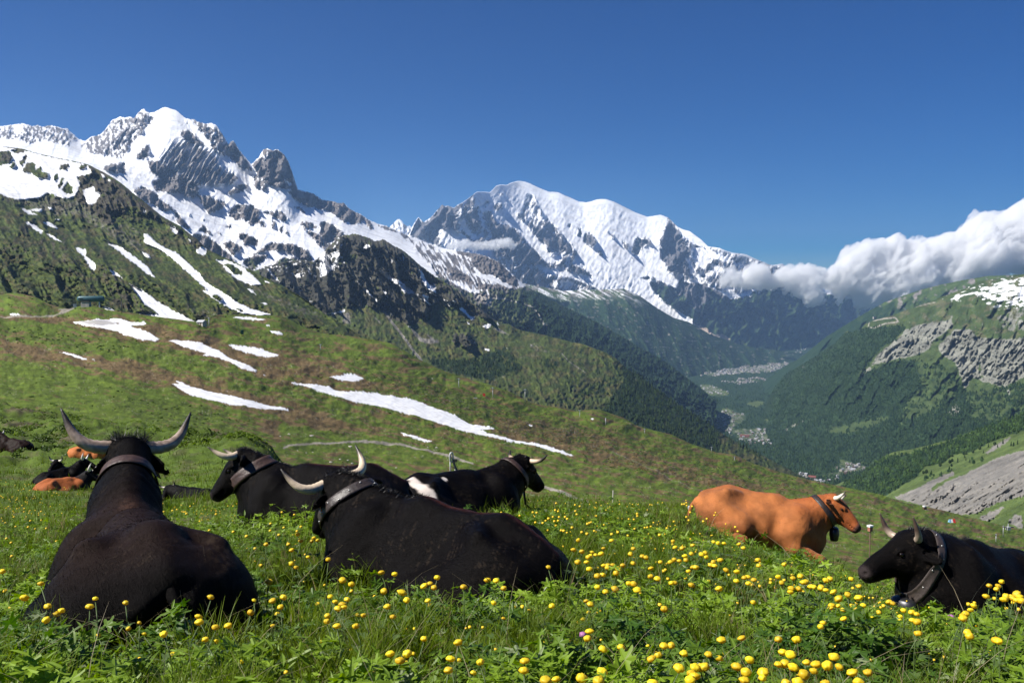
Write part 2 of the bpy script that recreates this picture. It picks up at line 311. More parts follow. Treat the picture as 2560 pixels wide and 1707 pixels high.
# ================================================================ pointed peaks at the left, snow basin, forest slope running down to the valley
snow_v = raster(.86, [
 (.48, ZA([(-300,260),(0,265),(90,245),(170,240),(350,250),(460,285),(530,350),(470,395),(380,380),(320,350),(200,380),(120,350),(0,345),(-300,340)])), (.8, ZA([(80,250),(150,240),(160,300),(120,310)])), (.9, ZA([(480,360),(560,345),(600,360),(540,420),(470,390)])),
 (.44, ZA([(540,395),(620,330),(700,300),(760,215),(880,200),(970,145),(1030,165),(1060,190),(950,320),(880,400),(830,480),(700,460),(600,440)])),
 (.93, ZA([(1000,175),(1125,130),(1230,190),(1260,230),(1210,250),(1230,300),(1110,400),(1120,440),(1010,460),(1010,410),(960,420),(920,470),(830,470),(900,380),(1000,280),(1060,210)])),
 (.3, ZA([(1210,300),(1270,280),(1330,330),(1400,400),(1290,380),(1220,330)])), (.25, ZA([(930,440),(1000,370),(1010,400),(1000,480),(915,480)])),
 (.38, ZA([(1250,215),(1320,210),(1400,240),(1450,248),(1500,310),(1560,400),(1530,470),(1440,420),(1380,350),(1300,290)])), (.85, ZA([(1265,215),(1300,225),(1360,300),(1440,410),(1380,360),(1290,270)])), (.75, ZA([(1395,245),(1460,250),(1440,280)])),
 (.04, ZA([(1520,450),(1545,370),(1575,355),(1620,430),(1670,500),(1710,560),(1640,545),(1570,490)])),
 (.56, ZA([(1100,520),(1200,360),(1270,370),(1450,450),(1500,540),(1610,600),(1560,640),(1350,665),(1250,610),(1130,540)])), (.1, ZA([(1540,600),(1590,570),(1612,600),(1560,650)])),
 (.93, ZA([(1500,470),(1560,490),(1670,570),(1600,600),(1540,560),(1495,520)])),
 (.06, ZA([(1700,520),(1760,470),(1790,410),(1830,420),(1880,415),(1930,460),(1970,560),(2010,690),(1900,675),(1800,650),(1750,590)])), (.8, ZA([(1910,590),(1960,640),(1990,680),(1940,650)])), (.4, ZA([(1770,440),(1820,420),(1800,520),(1765,500)])),
 (.12, ZA([(690,550),(740,515),(845,508),(850,580),(760,570)])), (.1, ZA([(898,700),(960,668),(1050,710),(1090,760),(1140,790),(1230,880),(1290,960),(1240,940),(1130,850),(1040,790),(950,755)])), (.8, ZA([(1110,830),(1160,820),(1210,900),(1150,870)])),
 (.30, ZA([(990,490),(1060,495),(1200,570),(1320,640),(1350,680),(1320,750),(1200,710),(1050,700),(1030,650),(1080,620),(1010,550)])), (.08, ZA([(1030,640),(1120,610),(1210,660),(1330,670),(1280,740),(1200,695),(1060,695)])),
 (.26, ZA([(1330,720),(1400,730),(1540,780),(1480,830),(1410,850),(1370,790)])), (.22, ZA([(1530,715),(1600,660),(1690,650),(1640,700),(1560,725)])), (.3, ZA([(1700,640),(1740,580),(1820,690),(1740,690)])), (.45, ZA([(1690,580),(1780,600),(1800,650),(1720,640)])),
 (.27, ZA([(1535,850),(1600,790),(1700,790),(1760,830),(1740,925),(1690,925),(1640,880),(1600,900)])), (.3, ZA([(1770,840),(1900,830),(1950,880),(1930,910),(1860,880)])), (.2, ZA([(1750,900),(1775,895),(1800,940),(1770,945)])),
 (.1, ZA([(1340,960),(1375,930),(1440,1000),(1400,985)])), (.1, ZA([(1518,945),(1560,922),(1562,948)])), (.03, ZA([(1608,985),(1650,980),(1750,1035),(1735,1072),(1670,1055),(1615,1010)])), (.1, ZA([(1505,1050),(1560,1035),(1640,1080),(1580,1135),(1530,1080)])),
 (.1, ZA([(1832,945),(1845,900),(1862,905),(1856,950)])), (.1, ZA([(1880,950),(1915,930),(1905,985)])), (.1, ZA([(1918,985),(1945,960),(1950,995)])), (.1, ZA([(1265,850),(1295,855),(1280,865)])), (.15, ZA([(1360,880),(1395,890),(1390,910)])), (.1, ZA([(1450,970),(1500,980),(1490,990)])),(.1, ZA([(1630,1040),(1690,1080),(1650,1070)])),
 (.05, ZA([(1290,985),(1400,1000),(1520,1100),(1600,1180),(1500,1160),(1380,1080)])), (.06, ZA([(1700,1130),(1840,1045),(1990,1060),(2080,1100),(2150,1225),(2070,1200),(1990,1130),(1900,1090),(1760,1110)])), (.05, ZA([(1640,1170),(1720,1130),(1810,1130),(1740,1200),(1700,1260)])), (.05, ZA([(1800,1240),(1900,1150),(2000,1150),(2060,1210),(2100,1290),(1990,1260),(1880,1200)])),(.05, ZA([(2220,1190),(2260,1150),(2260,1190)])),
 (.25, ZA([(2050,950),(2150,990),(2260,1070),(2250,1130),(2150,1060)])), (.12, ZA([(2180,905),(2240,920),(2330,990),(2330,1060),(2240,1020),(2190,960)])), (.3, ZA([(2020,910),(2100,905),(2160,950),(2060,950)])),
 (.15, ZA([(1935,695),(2000,690),(2100,705),(2170,760),(2230,765),(2330,775),(2330,900),(2280,845),(2200,830),(2080,800),(2010,765)])), (.2, ZA([(1975,795),(2040,810),(2080,860),(2040,840)])),
 (.12, ZB([(-20,265),(90,280),(160,288),(200,330),(270,365),(330,405),(370,470),(300,455),(240,440),(160,420),(100,370),(0,320)])), (.75, ZB([(240,440),(300,410),(350,480),(290,490)])), (.2, ZB([(380,435),(450,450),(600,515),(590,540),(520,490),(440,470)])),
 (.1, ZB([(0,420),(60,430),(150,490),(140,540),(60,560),(0,500)])),
 (.48, ZB([(600,530),(850,610),(1000,660),(1090,690),(1040,780),(1230,840),(1330,875),(1000,880),(800,760),(640,620)])),
 (.06, ZB([(905,600),(1000,595),(1060,630),(1120,650),(1210,690),(1270,750),(1330,800),(1345,865),(1250,830),(1150,770),(1090,770),(1035,705),(1050,670),(930,635)])), (.12, ZB([(840,735),(900,722),(1010,800),(1000,830),(940,800),(900,790)])),
 (.14, ZB([(740,700),(800,760),(880,820),(1000,890),(1100,900),(1050,830),(1200,850),(1330,870),(1420,880),(1420,930),(1000,960),(820,830)])),
 (0, ZB([(900,905),(1020,915),(1160,870),(1340,872),(1400,850),(1500,850),(1700,940),(2400,1200),(2900,1500),(2900,2200),(600,2200)])),
 (.9, ZB([(1145,945),(1165,940),(1160,960),(1150,985)])),
 (.9, ZB([(1115,865),(1135,880),(1145,908),(1125,900)])), (.9, ZB([(1170,790),(1250,830),(1320,870),(1260,860),(1200,820)])), (.9, ZB([(1010,860),(1060,890),(1050,895)])),
], 1)
green_v = raster(0, [(.55, ZB([(740,700),(880,840),(1000,890),(1150,865),(1330,872),(1340,800),(1500,860),(2900,1400),(2900,2200),(500,1600),(500,900)])), (1, ZB([(1150,960),(1330,880),(1450,885),(1700,980),(2900,1500),(2900,2200),(900,1600),(1000,1000)])), (.1, ZB([(1030,890),(1140,910),(1170,980),(1120,990),(1050,940)])),
  (.6, ZA([(1640,1170),(1810,1130),(1740,1200),(1700,1300),(1600,1180)])), (.7, ZA([(1800,1240),(1900,1150),(2000,1150),(2100,1290)])), (.45, ZA([(2180,905),(2330,990),(2330,1060),(2200,960)]))], 2)
forest_v = raster(0, [(1, ZB([(1370,885),(1500,890),(1700,980),(2900,1500),(2900,2200),(1500,1600),(1300,1150),(1180,1000),(1400,985)])), (.45, ZB([(1150,970),(1400,950),(1500,1050),(1500,1120),(1300,1100),(1180,1050)])), (.0, ZB([(1505,1115),(1550,1115),(1545,1128),(1510,1130)]))]
  +[(.0, q) for q in line(ZB([(1160,935),(1250,938),(1330,960),(1430,990),(1470,1030),(1500,1080),(1515,1118)]), 4)]+[(.0, q) for q in line(ZB([(1180,1000),(1240,1040),(1330,1080),(1370,1100)]), 3)], 1)
path_v = raster(0, [(1, q) for q in line(ZB([(1050,910),(1090,925),(1150,935),(1250,938),(1330,960),(1430,990),(1470,1030),(1500,1080),(1515,1118)]), 3.2)]+[(.8, q) for q in line(ZB([(1150,985),(1240,1040),(1330,1080),(1370,1100)]), 2)]+[(.9, ZB([(1040,905),(1090,915),(1150,940),(1160,985),(1080,950)])), (1, ZB([(1515,1116),(1550,1112),(1545,1122),(1512,1125)]))], 0)
flute = raster(0, [(1, ZA([(1040,500),(1160,360),(1270,350),(1450,430),(1500,540),(1610,600),(1560,650),(1350,665),(1250,610),(1130,540)]))], 6)
def f_v(X, Y, D, v):
    w0 = samp(snow_v, X, Y); rocky = 1-w0; fl = samp(flute, X, Y)
    r = ridged((X+10*fbm(X/50, Y/50, 3, 7)+.35*Y)/34, Y/70, 6, 42)
    rf = ridged((X+.62*Y+3*fbm(X/30, Y/30, 3, 6))/13, (Y-.6*X)/120, 3, 52)
    hgt = sstep(1150, 600, X)
    e = sstep(0, .03, v)
    dD = -(r-.45)*(22+1000*rocky**1.9)*e*(.25+.75*hgt)-fl*(rf-.4)*420-fbm(X/7, Y/9, 4, 12)*(3+150*rocky**1.7)*e
    dD = dD-(ridged(X/60-Y/80, Y/90, 4, 61)-.4)*(16+250*rocky**1.5)*sstep(.3, .6, v)*(1-fl)*.8*(1-.6*samp(forest_v, X, Y))
    w = samp(snow_v, X+3.5*fbm(X/6, Y/6, 3, 3), Y+3.5*fbm(X/6, Y/6, 3, 4))
    diag = fbm((X-.55*Y)/8, (X*.55+Y)/38, 4, 90); up = fbm(X/7, Y/11, 5, 33, g=.65); mixn = up+(diag-up)*sstep(950, 1020, X)
    n = mixn*(1-fl)+fl*(.9*(.42-rf)*2+.25*up)
    snow = sstep(.44, .56, w+.5*n*(1-np.abs(2*w-1)**2)-.2*(r-.42)*(1-fl)*rocky)
    snow = np.where(w < .02, 0, snow)
    g = sstep(.35, .65, samp(green_v, X, Y)+.35*fbm(X/12, Y/12, 4, 19)); fo = sstep(.35, .6, samp(forest_v, X, Y)+.25*fbm(X/15, Y/12, 4, 29)-.05)
    pth = sstep(.35, .6, samp(path_v, X, Y))
    return dD, M3(snow, (1-g), 0), M3(fo, pth*(1-fo), .45+.4*fbm(X/20, Y/25, 4, 8))
m_v = terrain_mat('alpine_face', rock=((.06, .056, .056), (.24, .215, .20)), grass=((.04, .055, .018), (.085, .10, .035)), s=.008, dist=7, bump=.5)
crest_v = [(-140,330),(0,316),(20,314),(33,312),(57,309),(70,312),(80,316),(95,313),(105,318),(120,315),(130,314),(145,318),(158,322),(168,321),(176,330),(186,338),(196,348),(204,350),(213,354),(221,347),(228,342),(240,340),(252,336),(262,326),(274,310),(279,301),(290,297),(300,292),(312,295),(325,292),(335,296),(344,284),(352,276),(360,272),(367,280),(376,283),(388,280),(400,273),(412,268),(416,269),(425,272),(440,276),(452,286),(462,295),(475,299),(483,298),(492,304),(505,308),(515,310),(525,308),(537,311),(545,318),(552,330),(560,342),(566,353),(573,362),(577,354),(583,352),(588,358),(593,368),(598,375),(606,385),(615,395),(622,404),(629,412),(640,400),(648,393),(654,380),(660,374),(668,371),(676,375),(683,377),(690,374),(696,375),(703,381),(712,389),(720,402),(727,420),(733,445),(739,464),(742,474),(760,478),(784,484),(806,500),(820,502),(836,504),(848,509),(859,507),(866,514),(874,522),(886,529),(900,535),(912,543),(922,550),(935,556),(948,561),(966,565),(980,571),(992,576),(1018,590),(1051,600),(1081,613),(1114,622),(1151,629),(1192,635),(1214,640),(1230,647),(1248,655),(1259,666),(1270,677),(1292,696),(1318,718),(1355,735),(1407,765),(1480,800),(1540,832),(1600,869),(1654,898),(1695,927),(1737,960),(1790,1000)]
sheet('mountain_peaks', [
 dep(crest_v, [(-140,11500),(200,11500),(410,10900),(600,10300),(740,10200),(900,10600),(1050,11000),(1318,9800),(1600,8800),(1790,8000)]),
 [(-140,375,9000),(0,375,9000),(220,410,8800),(400,470,8600),(560,545,8400),(700,560,8400),(860,600,8300),(1050,650,8300),(1318,740,8200),(1600,885,8200),(1790,1005,7800)],
 [(-140,420,7500),(220,480,7200),(560,640,6600),(900,700,6500),(1200,760,6800),(1400,850,6900),(1600,930,7200),(1790,1020,7400)],
 [(-140,520,6500),(400,640,5800),(800,720,5500),(1000,800,5600),(1400,960,5900),(1600,1020,6300),(1790,1060,6800)]], 1.7, f_v, m_v, 'sharp rocky peaks and snow basins with a forested flank', jag=2.2, jagf=.25, back=(.5, .3), maxrow=1.7)
# ================================================================ blue forested slope left of the glacier tongue
def f_b(X, Y, D, v):
    r = ridged((X-.7*Y)/70, (X*.7+Y)/200, 5, 14)
    g = fbm(X/20, Y/14, 5, 15); cr = np.interp(X, [1290,1407,1480,1560,1600,1641,1683,1774,1857], [705,727,724,722,740,769,794,835,864]); up = sstep(34, 6, Y-cr+14*g)*sstep(1640, 1540, X); st = sstep(.12, .3, fbm((X+1.2*Y)/60, (Y-.5*X)/5, 4, 16))*up
    return -(r-.4)*300*sstep(0, .15, v), M3(st, up*sstep(-.2, .2, g), 0), M3(sstep(-.6, -.1, g+.1)*(1-up), sstep(.62, .75, fbm(X/14, Y/5, 4, 66)+.15), .5+.3*g)
m_fo = terrain_mat('forest_floor', rock=((.10, .095, .09), (.30, .27, .24)), grass=((.035, .065, .02), (.09, .13, .035)), forest=((.010, .028, .012), (.028, .055, .02)), s=.01, dist=8, bump=.8, scree=((.12,.12,.1),(.28,.26,.22)))
sheet('forested_slope', [dep([(1290,705),(1407,727),(1480,724),(1560,722),(1600,740),(1641,769),(1683,794),(1724,806),(1774,835),(1857,864),(1973,880),(2100,890)], [(1290,14000),(1600,14000),(1800,14500),(2100,17000)]),
 [(1290,980,10500),(1600,965,11000),(1750,960,12300),(1850,930,13500),(1973,905,15000),(2100,900,15800)]], 2.0, f_b, m_fo, 'blue-green forested slope below the glacier', back=(.4, .3))
# ================================================================ valley floor
town_r = raster(0, [(1, ZC([(360,1185),(480,1110),(600,1085),(740,1075),(880,1095),(900,1110),(800,1160),(600,1170),(500,1180)])), (.8, ZC([(590,1060),(690,1050),(710,1070),(600,1075)])), (.8, ZC([(480,1215),(700,1190),(790,1210),(600,1235)])), (.9, ZC([(360,1240),(420,1235),(540,1280),(520,1295),(400,1290)])), (.8, ZC([(960,985),(1040,980),(1020,1000),(960,1000)])), (.8, ZC([(880,1065),(980,1040),(1000,1060),(900,1075)])),
  (.9, ZC([(430,1430),(520,1375),(640,1410),(650,1440),(560,1500),(750,1490),(760,1530),(700,1568),(450,1500)])), (.9, ZF([(720,200),(930,180),(940,240),(800,230)])), (.9, ZF([(1330,330),(1380,340),(1500,370),(1440,400),(1320,420),(1180,440),(1060,430),(1050,415),(1200,420),(1320,390)]))], 2)
meadow_r = raster(0, [(1, ZC([(0,690),(0,690)])), (.9, ZC([(355,1240),(420,1235),(540,1285),(520,1300),(400,1295)])), (.9, ZC([(640,960),(760,985),(900,1020),(850,1040),(740,1000)])), (.9, ZC([(420,1440),(470,1420),(450,1460)])), (.9, ZC([(490,1380),(530,1375),(550,1395),(500,1405)])), (.8, ZC([(620,1350),(700,1330),(770,1340),(700,1370)])), (.7, ZC([(900,975),(1040,985),(1000,1005)])), (.9, ZC([(750,1440),(770,1437),(785,1465),(760,1455)])),
  (.9, ZF([(1325,330),(1400,345),(1390,352),(1330,340)]))]+[(.6, q) for q in line(ZF([(1195,245),(1220,262),(1290,275),(1330,280)]), 4)], 1)
def f_val(X, Y, D, v):
    m = samp(meadow_r, X, Y)+.25*fbm(X/12, Y/4, 4, 5); t = samp(town_r, X, Y)
    fo = 1-sstep(.3, .55, m+.55*t+.25*fbm(X/8, Y/3, 4, 6)-.05)
    return 0*X, M3(0, 0, 0), M3(fo, sstep(.5, .8, t+.5*fbm(X/3, Y/2, 3, 12)-.35)*.55, .55+.3*fbm(X/14, Y/6, 4, 8))
m_val = terrain_mat('valley', grass=((.05, .08, .025), (.11, .14, .05)), forest=((.014, .032, .014), (.032, .06, .022)), scree=((.16, .15, .14), (.34, .32, .30)), s=.012, dist=4, bump=.6)
sheet('valley_floor', [[(1200,862,20000),(2700,862,20000)], [(1200,895,16000),(2700,895,16000)], [(1200,922,13500),(2700,922,13500)], [(1200,1000,9300),(2700,1000,9300)], [(1200,1085,6700),(2700,1085,6700)], [(1200,1180,4700),(2700,1180,4700)], [(1200,1300,3300),(2700,1300,3300)]], 3, f_val, m_val, 'valley floor with woods and villages', back=(2.5, 0))
# ================================================================ right-hand side of the valley
crest_r = [(1905,1112),(1914,1098),(1920,1050),(1926,1000),(1935,968),(1965,935),(2006,910),(2048,885),(2089,856),(2118,826),(2126,831),(2150,824),(2164,809),(2180,802),(2210,794),(2238,786),(2247,782),(2284,769),(2330,753),(2359,740),(2408,724),(2450,703),(2470,700),(2490,697),(2512,695),(2535,688),(2560,686),(2700,670)]
rock_r = raster(0, [(.2, ZC([(1650,770),(2316,570),(2500,560),(2500,1000),(2050,920),(1900,850),(1600,880),(1500,900)])),
 (.95, ZC([(1395,1120),(1420,1070),(1480,1010),(1560,950),(1600,900),(1700,870),(1880,840),(1890,880),(1760,980),(1750,1020),(1650,1060),(1560,1080),(1470,1100)])),
 (1, ZC([(1790,1010),(1900,900),(2000,900),(2030,950),(2200,960),(2400,950),(2500,1000),(2500,1180),(2330,1180),(2200,1250),(2060,1210),(2000,1190),(1960,1270),(1940,1200),(1900,1100),(1830,1060)])), (.55, ZC([(2030,1100),(2060,1090),(2080,1200),(2050,1200)])),
 (.9, ZC([(1320,1170),(1390,1125),(1400,1145),(1340,1175)])), (.9, ZC([(1855,1400),(1900,1345),(1930,1370),(1920,1420),(1870,1430)])), (.8, ZC([(2210,1270),(2230,1255),(2240,1290),(2225,1305)])), (.7, ZC([(1420,990),(1445,975),(1440,1000)])), (.8, ZC([(1060,1070),(1085,1068),(1080,1085)])), (.6, ZC([(960,1135),(1000,1120),(990,1135)])), (.5, ZC([(860,1500),(960,1440),(1010,1430),(950,1480),(880,1520)])),
 (.55, ZC([(2150,830),(2320,760),(2500,740),(2500,900),(2200,910)])), (.7, ZC([(2200,1330),(2230,1310),(2210,1345)])), (.6, ZC([(1300,1290),(1330,1280),(1320,1300)]))], 2)
snow_r = raster(0, [(.40, ZC([(1800,720),(1900,680),(2050,605),(2316,565),(2500,550),(2500,700),(2500,790),(2320,770),(2150,790),(2050,770),(1960,740)])), (.62, ZC([(2000,680),(2100,640),(2300,600),(2500,580),(2500,740),(2300,760),(2150,720),(2050,700)])), (.0, ZC([(1940,740),(2000,690),(2060,720),(2140,800),(2000,800)])), (.8, ZC([(1860,730),(1920,708),(1910,722),(1870,735)])), (.6, ZC([(2230,770),(2316,750),(2300,770),(2240,782)])), (.5, ZC([(1440,880),(1455,875),(1450,883)]))], 1)
forest_r = raster(0, [(1, ZC([(1200,930),(1380,890),(1560,880),(1620,880),(1540,960),(1470,1000),(1400,1080),(1380,1120),(1300,1180),(1390,1150),(1500,1100),(1640,1090),(1790,1100),(1900,1200),(1980,1290),(2250,1240),(2500,1200),(2500,1700),(200,1700),(200,1300),(800,1200)])),
 (.35, ZC([(1650,1100),(1800,1090),(1930,1210),(1900,1300),(1750,1400),(1560,1480),(1600,1350),(1700,1240)])), (.45, ZC([(1950,1280),(2300,1250),(2500,1350),(2400,1500),(2000,1450)])), (.2, ZC([(1100,1500),(1500,1420),(1500,1450),(1200,1540)]))]+[(.1, q) for q in line(ZC([(1700,1310),(1720,1350),(1770,1390),(1760,1440),(1800,1470)]), 3)], 2)
path_r = raster(0, [(.9, q) for q in line(ZC([(1385,855),(1375,885),(1410,893),(1480,865),(1560,855),(1540,830),(1480,835),(1400,850)]), 3)]+[(.8, q) for q in line(ZC([(1540,800),(1600,775),(1700,755),(1790,735)]), 2.5)]+[(.5, q) for q in line(ZC([(1700,1310),(1720,1350),(1770,1390),(1760,1440),(1800,1470)]), 2)], 0)
def f_r(X, Y, D, v):
    rk = samp(rock_r, X, Y); r = ridged((X+.75*Y)/60+.2*fbm(X/30, Y/30, 3, 3), (Y-.75*X)/340, 4, 71); rr = ridged((X+.7*Y)/16, (Y-.7*X)/48, 5, 72)
    e = sstep(0, .12, v)
    dD = (-(r-.4)*120-(rr-.42)*80*rk-fbm(X/8, Y/8, 4, 9)*22*rk)*e-(fbm(X/80, Y/80, 3, 66)*60)*e
    w = samp(snow_r, X+3*fbm(X/6, Y/6, 3, 3), Y+3*fbm(X/6, Y/6, 3, 4)); snow = sstep(.45, .57, w+.5*fbm((X-Y*.3)/26, (Y+X*.25)/7, 4, 44)*(w > .05)-.25*(rr-.4))
    snow = np.where(w < .03, 0, snow)
    rkm = sstep(.42, .62, rk+.42*fbm((X+.7*Y)/12, (Y-.7*X)/20, 5, 46)*(rk > .02)); fo = sstep(.35, .6, samp(forest_r, X, Y)+.5*fbm(X/24, Y/16, 5, 47)-.08)
    br = sstep(.1, .4, fbm(X/30, Y/16, 4, 55))*sstep(900, 830, Y)*.7
    pth = sstep(.35, .6, samp(path_r, X, Y))
    return dD, M3(snow, rkm, br), M3(fo*(1-pth), pth, .5+.4*fbm(X/22, Y/22, 4, 8))
m_r = terrain_mat('valley_side', rock=((.11, .112, .095), (.29, .29, .24)), grass=((.032, .055, .018), (.075, .105, .034)), brown=((.07, .07, .035), (.16, .15, .08)), s=.012, dist=6, bump=.8)
sheet('valley_side', [dep(crest_r, [(1905,7600),(1965,8400),(2100,7600),(2164,7200),(2400,6300),(2700,5600)]),
 [(1905,1113,7000),(1965,1000,7600),(2126,900,6700),(2330,830,5900),(2560,800,5300),(2700,790,5000)],
 [(1905,1114,6900),(1965,1070,7000),(2126,1040,6200),(2330,1010,5300),(2560,980,4600),(2700,960,4300)],
 [(1905,1116,6800),(1965,1115,6500),(2126,1165,5200),(2330,1210,4300),(2560,1250,3700),(2700,1270,3400)]], 1.8, f_r, m_r, 'forested valley side with grey cliffs and snow patches on top', jag=1.0, back=(.5, .35), maxrow=1.8)
sheet('far_ridge', [dep([(1900,960),(1965,914),(1994,898),(2023,877),(2052,852),(2089,827),(2131,802),(2172,777),(2213,755),(2250,742),(2300,725),(2350,712),(2410,700),(2470,690),(2700,680)], [(1900,11500),(2213,10500),(2700,9500)]),
 [(1900,1000,9800),(2089,900,9500),(2400,860,8500),(2700,850,8000)]], 2.2, lambda X, Y, D, v: (-(ridged((X+.8*Y)/50, Y/120, 4, 8)-.4)*300*sstep(0, .2, v), M3(0, sstep(.3, .5, fbm(X/20, Y/20, 4, 1)+.1)*sstep(790, 750, Y), 0), M3(sstep(730, 790, Y+40*fbm(X/20, Y/20, 3, 2)), 0, .5)), m_fo, 'blue forested ridge behind the right-hand valley side', jag=.8)
# ================================================================ dark craggy mountain in the middle and its spur of grass and pines
crest_c = [(560,700),(600,690),(640,676),(666,666),(690,660),(703,656),(730,652),(760,650),(784,655),(800,640),(818,620),(835,604),(848,592),(861,587),(870,588),(881,585),(895,586),(911,592),(925,596),(935,603),(948,602),(957,598),(966,603),(975,609),(985,615),(1007,626),(1029,644),(1046,660),(1059,670),(1075,682),(1089,692),(1114,707),(1140,726),(1156,738),(1170,748),(1192,766),(1214,781),(1237,800),(1255,808),(1274,811),(1299,825),(1328,831),(1355,836),(1390,845),(1429,855),(1460,861),(1484,870),(1515,882),(1540,896),(1552,907),(1558,914),(1576,928),(1595,936),(1641,972),(1683,1001),(1724,1030),(1766,1055),(1807,1084),(1850,1110),(1883,1126),(1951,1162),(2010,1192),(2060,1215)]
snow_c = raster(0, [(.3, ZA([(1560,1180),(1800,1040),(2330,1000),(2330,1200),(2150,1290),(1900,1250),(1700,1200)])),
 (.9, ZA([(1800,1215),(1850,1260),(1905,1320),(1870,1300),(1820,1250)])), (.9, ZA([(1985,1270),(2020,1250),(2055,1262),(2020,1285)])), (.9, ZA([(2080,1440),(2110,1435),(2115,1450)])), (.9, ZA([(2130,1500),(2200,1525),(2330,1500),(2330,1515),(2230,1535),(2150,1515)])), (.8, ZA([(2165,1420),(2185,1385),(2180,1400)])), (.85, ZA([(2150,1220),(2210,1140),(2260,1140),(2290,1150),(2260,1220),(2200,1250)])), (.85, ZA([(2015,1360),(2035,1370),(2025,1378)])),
 (.9, ZB([(0,600),(50,650),(100,620),(130,630),(110,720),(60,760),(20,790),(0,780)])), (.05, ZB([(60,690),(100,655),(110,670),(80,710)])),
 (.95, ZB([(390,743),(450,755),(480,790),(540,820),(600,860),(650,905),(735,915),(738,950),(690,940),(640,910),(560,895),(500,830),(440,790)])), (.9, ZB([(690,935),(730,960),(762,980),(720,970)])), (.9, ZB([(665,740),(695,760),(720,820),(750,850),(775,830),(785,900),(765,890),(785,925),(750,905),(730,870),(705,850)])),
 (.9, ZB([(828,930),(850,950),(895,975),(885,992),(850,970)])), (.9, ZB([(930,985),(970,1000),(1010,1050),(1045,1060),(1030,1085),(990,1050),(950,1015)])), (.9, ZB([(895,950),(920,955),(910,975)])), (.9, ZB([(965,1080),(1020,1108),(1000,1105)])), (.9, ZB([(1125,1110),(1162,1103),(1145,1140),(1090,1125)])), (.9, ZB([(245,808),(290,855),(340,900),(385,945),(418,990),(380,950),(300,885),(255,830)])), (.9, ZB([(420,880),(440,880),(475,945),(455,930)])), (.9, ZB([(585,1030),(605,1040),(635,1105),(610,1085)])), (.9, ZB([(590,1110),(612,1120),(614,1138),(598,1130)])),
 (.9, ZB([(470,680),(490,672),(490,688),(472,695)])), (.9, ZB([(552,640),(568,645),(572,690),(556,670)])), (.8, ZB([(280,590),(330,570),(345,590),(300,600)])), (.8, ZB([(115,765),(128,770),(125,790)])), (.9, ZB([(0,525),(60,540),(10,545)])), (.8, ZB([(205,905),(220,925),(208,920)])),(.8, ZB([(235,940),(258,950),(240,955)])), (.8, ZB([(475,1035),(495,1040),(490,1050)])), (.7, ZB([(320,780),(345,790),(345,810)])),
 (.9, ZB([(1010,1195),(1065,1248),(1040,1235)])), (.9, ZB([(1112,1270),(1145,1278),(1140,1288),(1120,1286)])), (.7, ZB([(1235,1258),(1285,1285),(1255,1275)])), (.9, ZB([(1410,1240),(1445,1250),(1430,1255)])), (.8, ZB([(1195,1095),(1215,1115),(1200,1115)])), (.8, ZB([(1230,1128),(1265,1140),(1245,1138)]))], 0)
rock_c = raster(.2, [(.78, ZB([(-400,700),(160,500),(470,540),(700,730),(1200,1080),(1050,1060),(900,960),(800,960),(740,1040),(620,1120),(520,1090),(400,1000),(200,990),(0,1060),(-400,1060)])), (.85, ZB([(-50,760),(240,660),(440,800),(480,880),(400,960),(350,1000),(220,880),(60,1040),(-50,1040)])), (.2, ZB([(140,640),(200,620),(260,650),(200,690),(120,700)])), (.25, ZB([(740,960),(900,1000),(1100,1120),(1250,1180),(1000,1150),(800,1050)])), (.7, ZB([(880,1180),(1000,1160),(1060,1240),(1000,1280),(900,1240)])), (.1, ZB([(400,1020),(620,1150),(860,1200),(800,1250),(500,1200),(300,1100)])), (.05, ZB([(1200,1180),(1560,1190),(2000,1330),(2060,1450),(1500,1600),(1200,1500)]))], 3)
scree_c = raster(0, [(1, q) for q in line(ZB([(418,990),(440,1030),(480,1090),(530,1150),(590,1230),(640,1300),(690,1358)]), 6)]+[(.6, ZB([(150,1040),(200,1020),(210,1110),(150,1100)])), (.65, ZB([(600,1120),(640,1150),(690,1200),(800,1215),(810,1235),(740,1245),(680,1230),(640,1190)])), (.6, ZB([(700,1160),(780,1210),(760,1230)])), (.5, ZB([(340,1030),(400,1080),(440,1130),(380,1090)])), (.6, ZB([(1150,1130),(1200,1130),(1300,1190),(1220,1170)])), (.4, ZB([(1380,1230),(1480,1240),(1560,1310),(1450,1290)]))]
 +[(.75, q) for q in line(ZB([(1630,1300),(1680,1360),(1740,1400),(1800,1440)]), 3)]+[(.7, q) for q in line(ZB([(1350,1335),(1420,1320),(1500,1325)]), 2)]+[(.7, q) for q in line(ZB([(1170,1495),(1230,1465),(1300,1440)]), 2)]+[(.4, ZA([(2230,1540),(2325,1500),(2325,1568)]))], 0)
forest_c = raster(0, [(.75, ZB([(640,1290),(700,1330),(1000,1350),(1250,1260),(1370,1400),(1260,1450),(1160,1500),(800,1420)])), (1, ZB([(2040,1370),(2100,1420),(2325,1540),(2700,1800),(2700,2300),(1900,1700),(2050,1500)])), (.6, ZB([(1200,1310),(1350,1370),(1370,1430),(1280,1430)])), (.55, ZB([(1500,1340),(1620,1360),(1600,1420),(1530,1420)])), (.5, ZB([(2000,1430),(2060,1440),(1900,1600),(1700,1600)])), (.8, ZB([(1250,1120),(1400,1170),(1500,1190),(1300,1160)]))], 3)
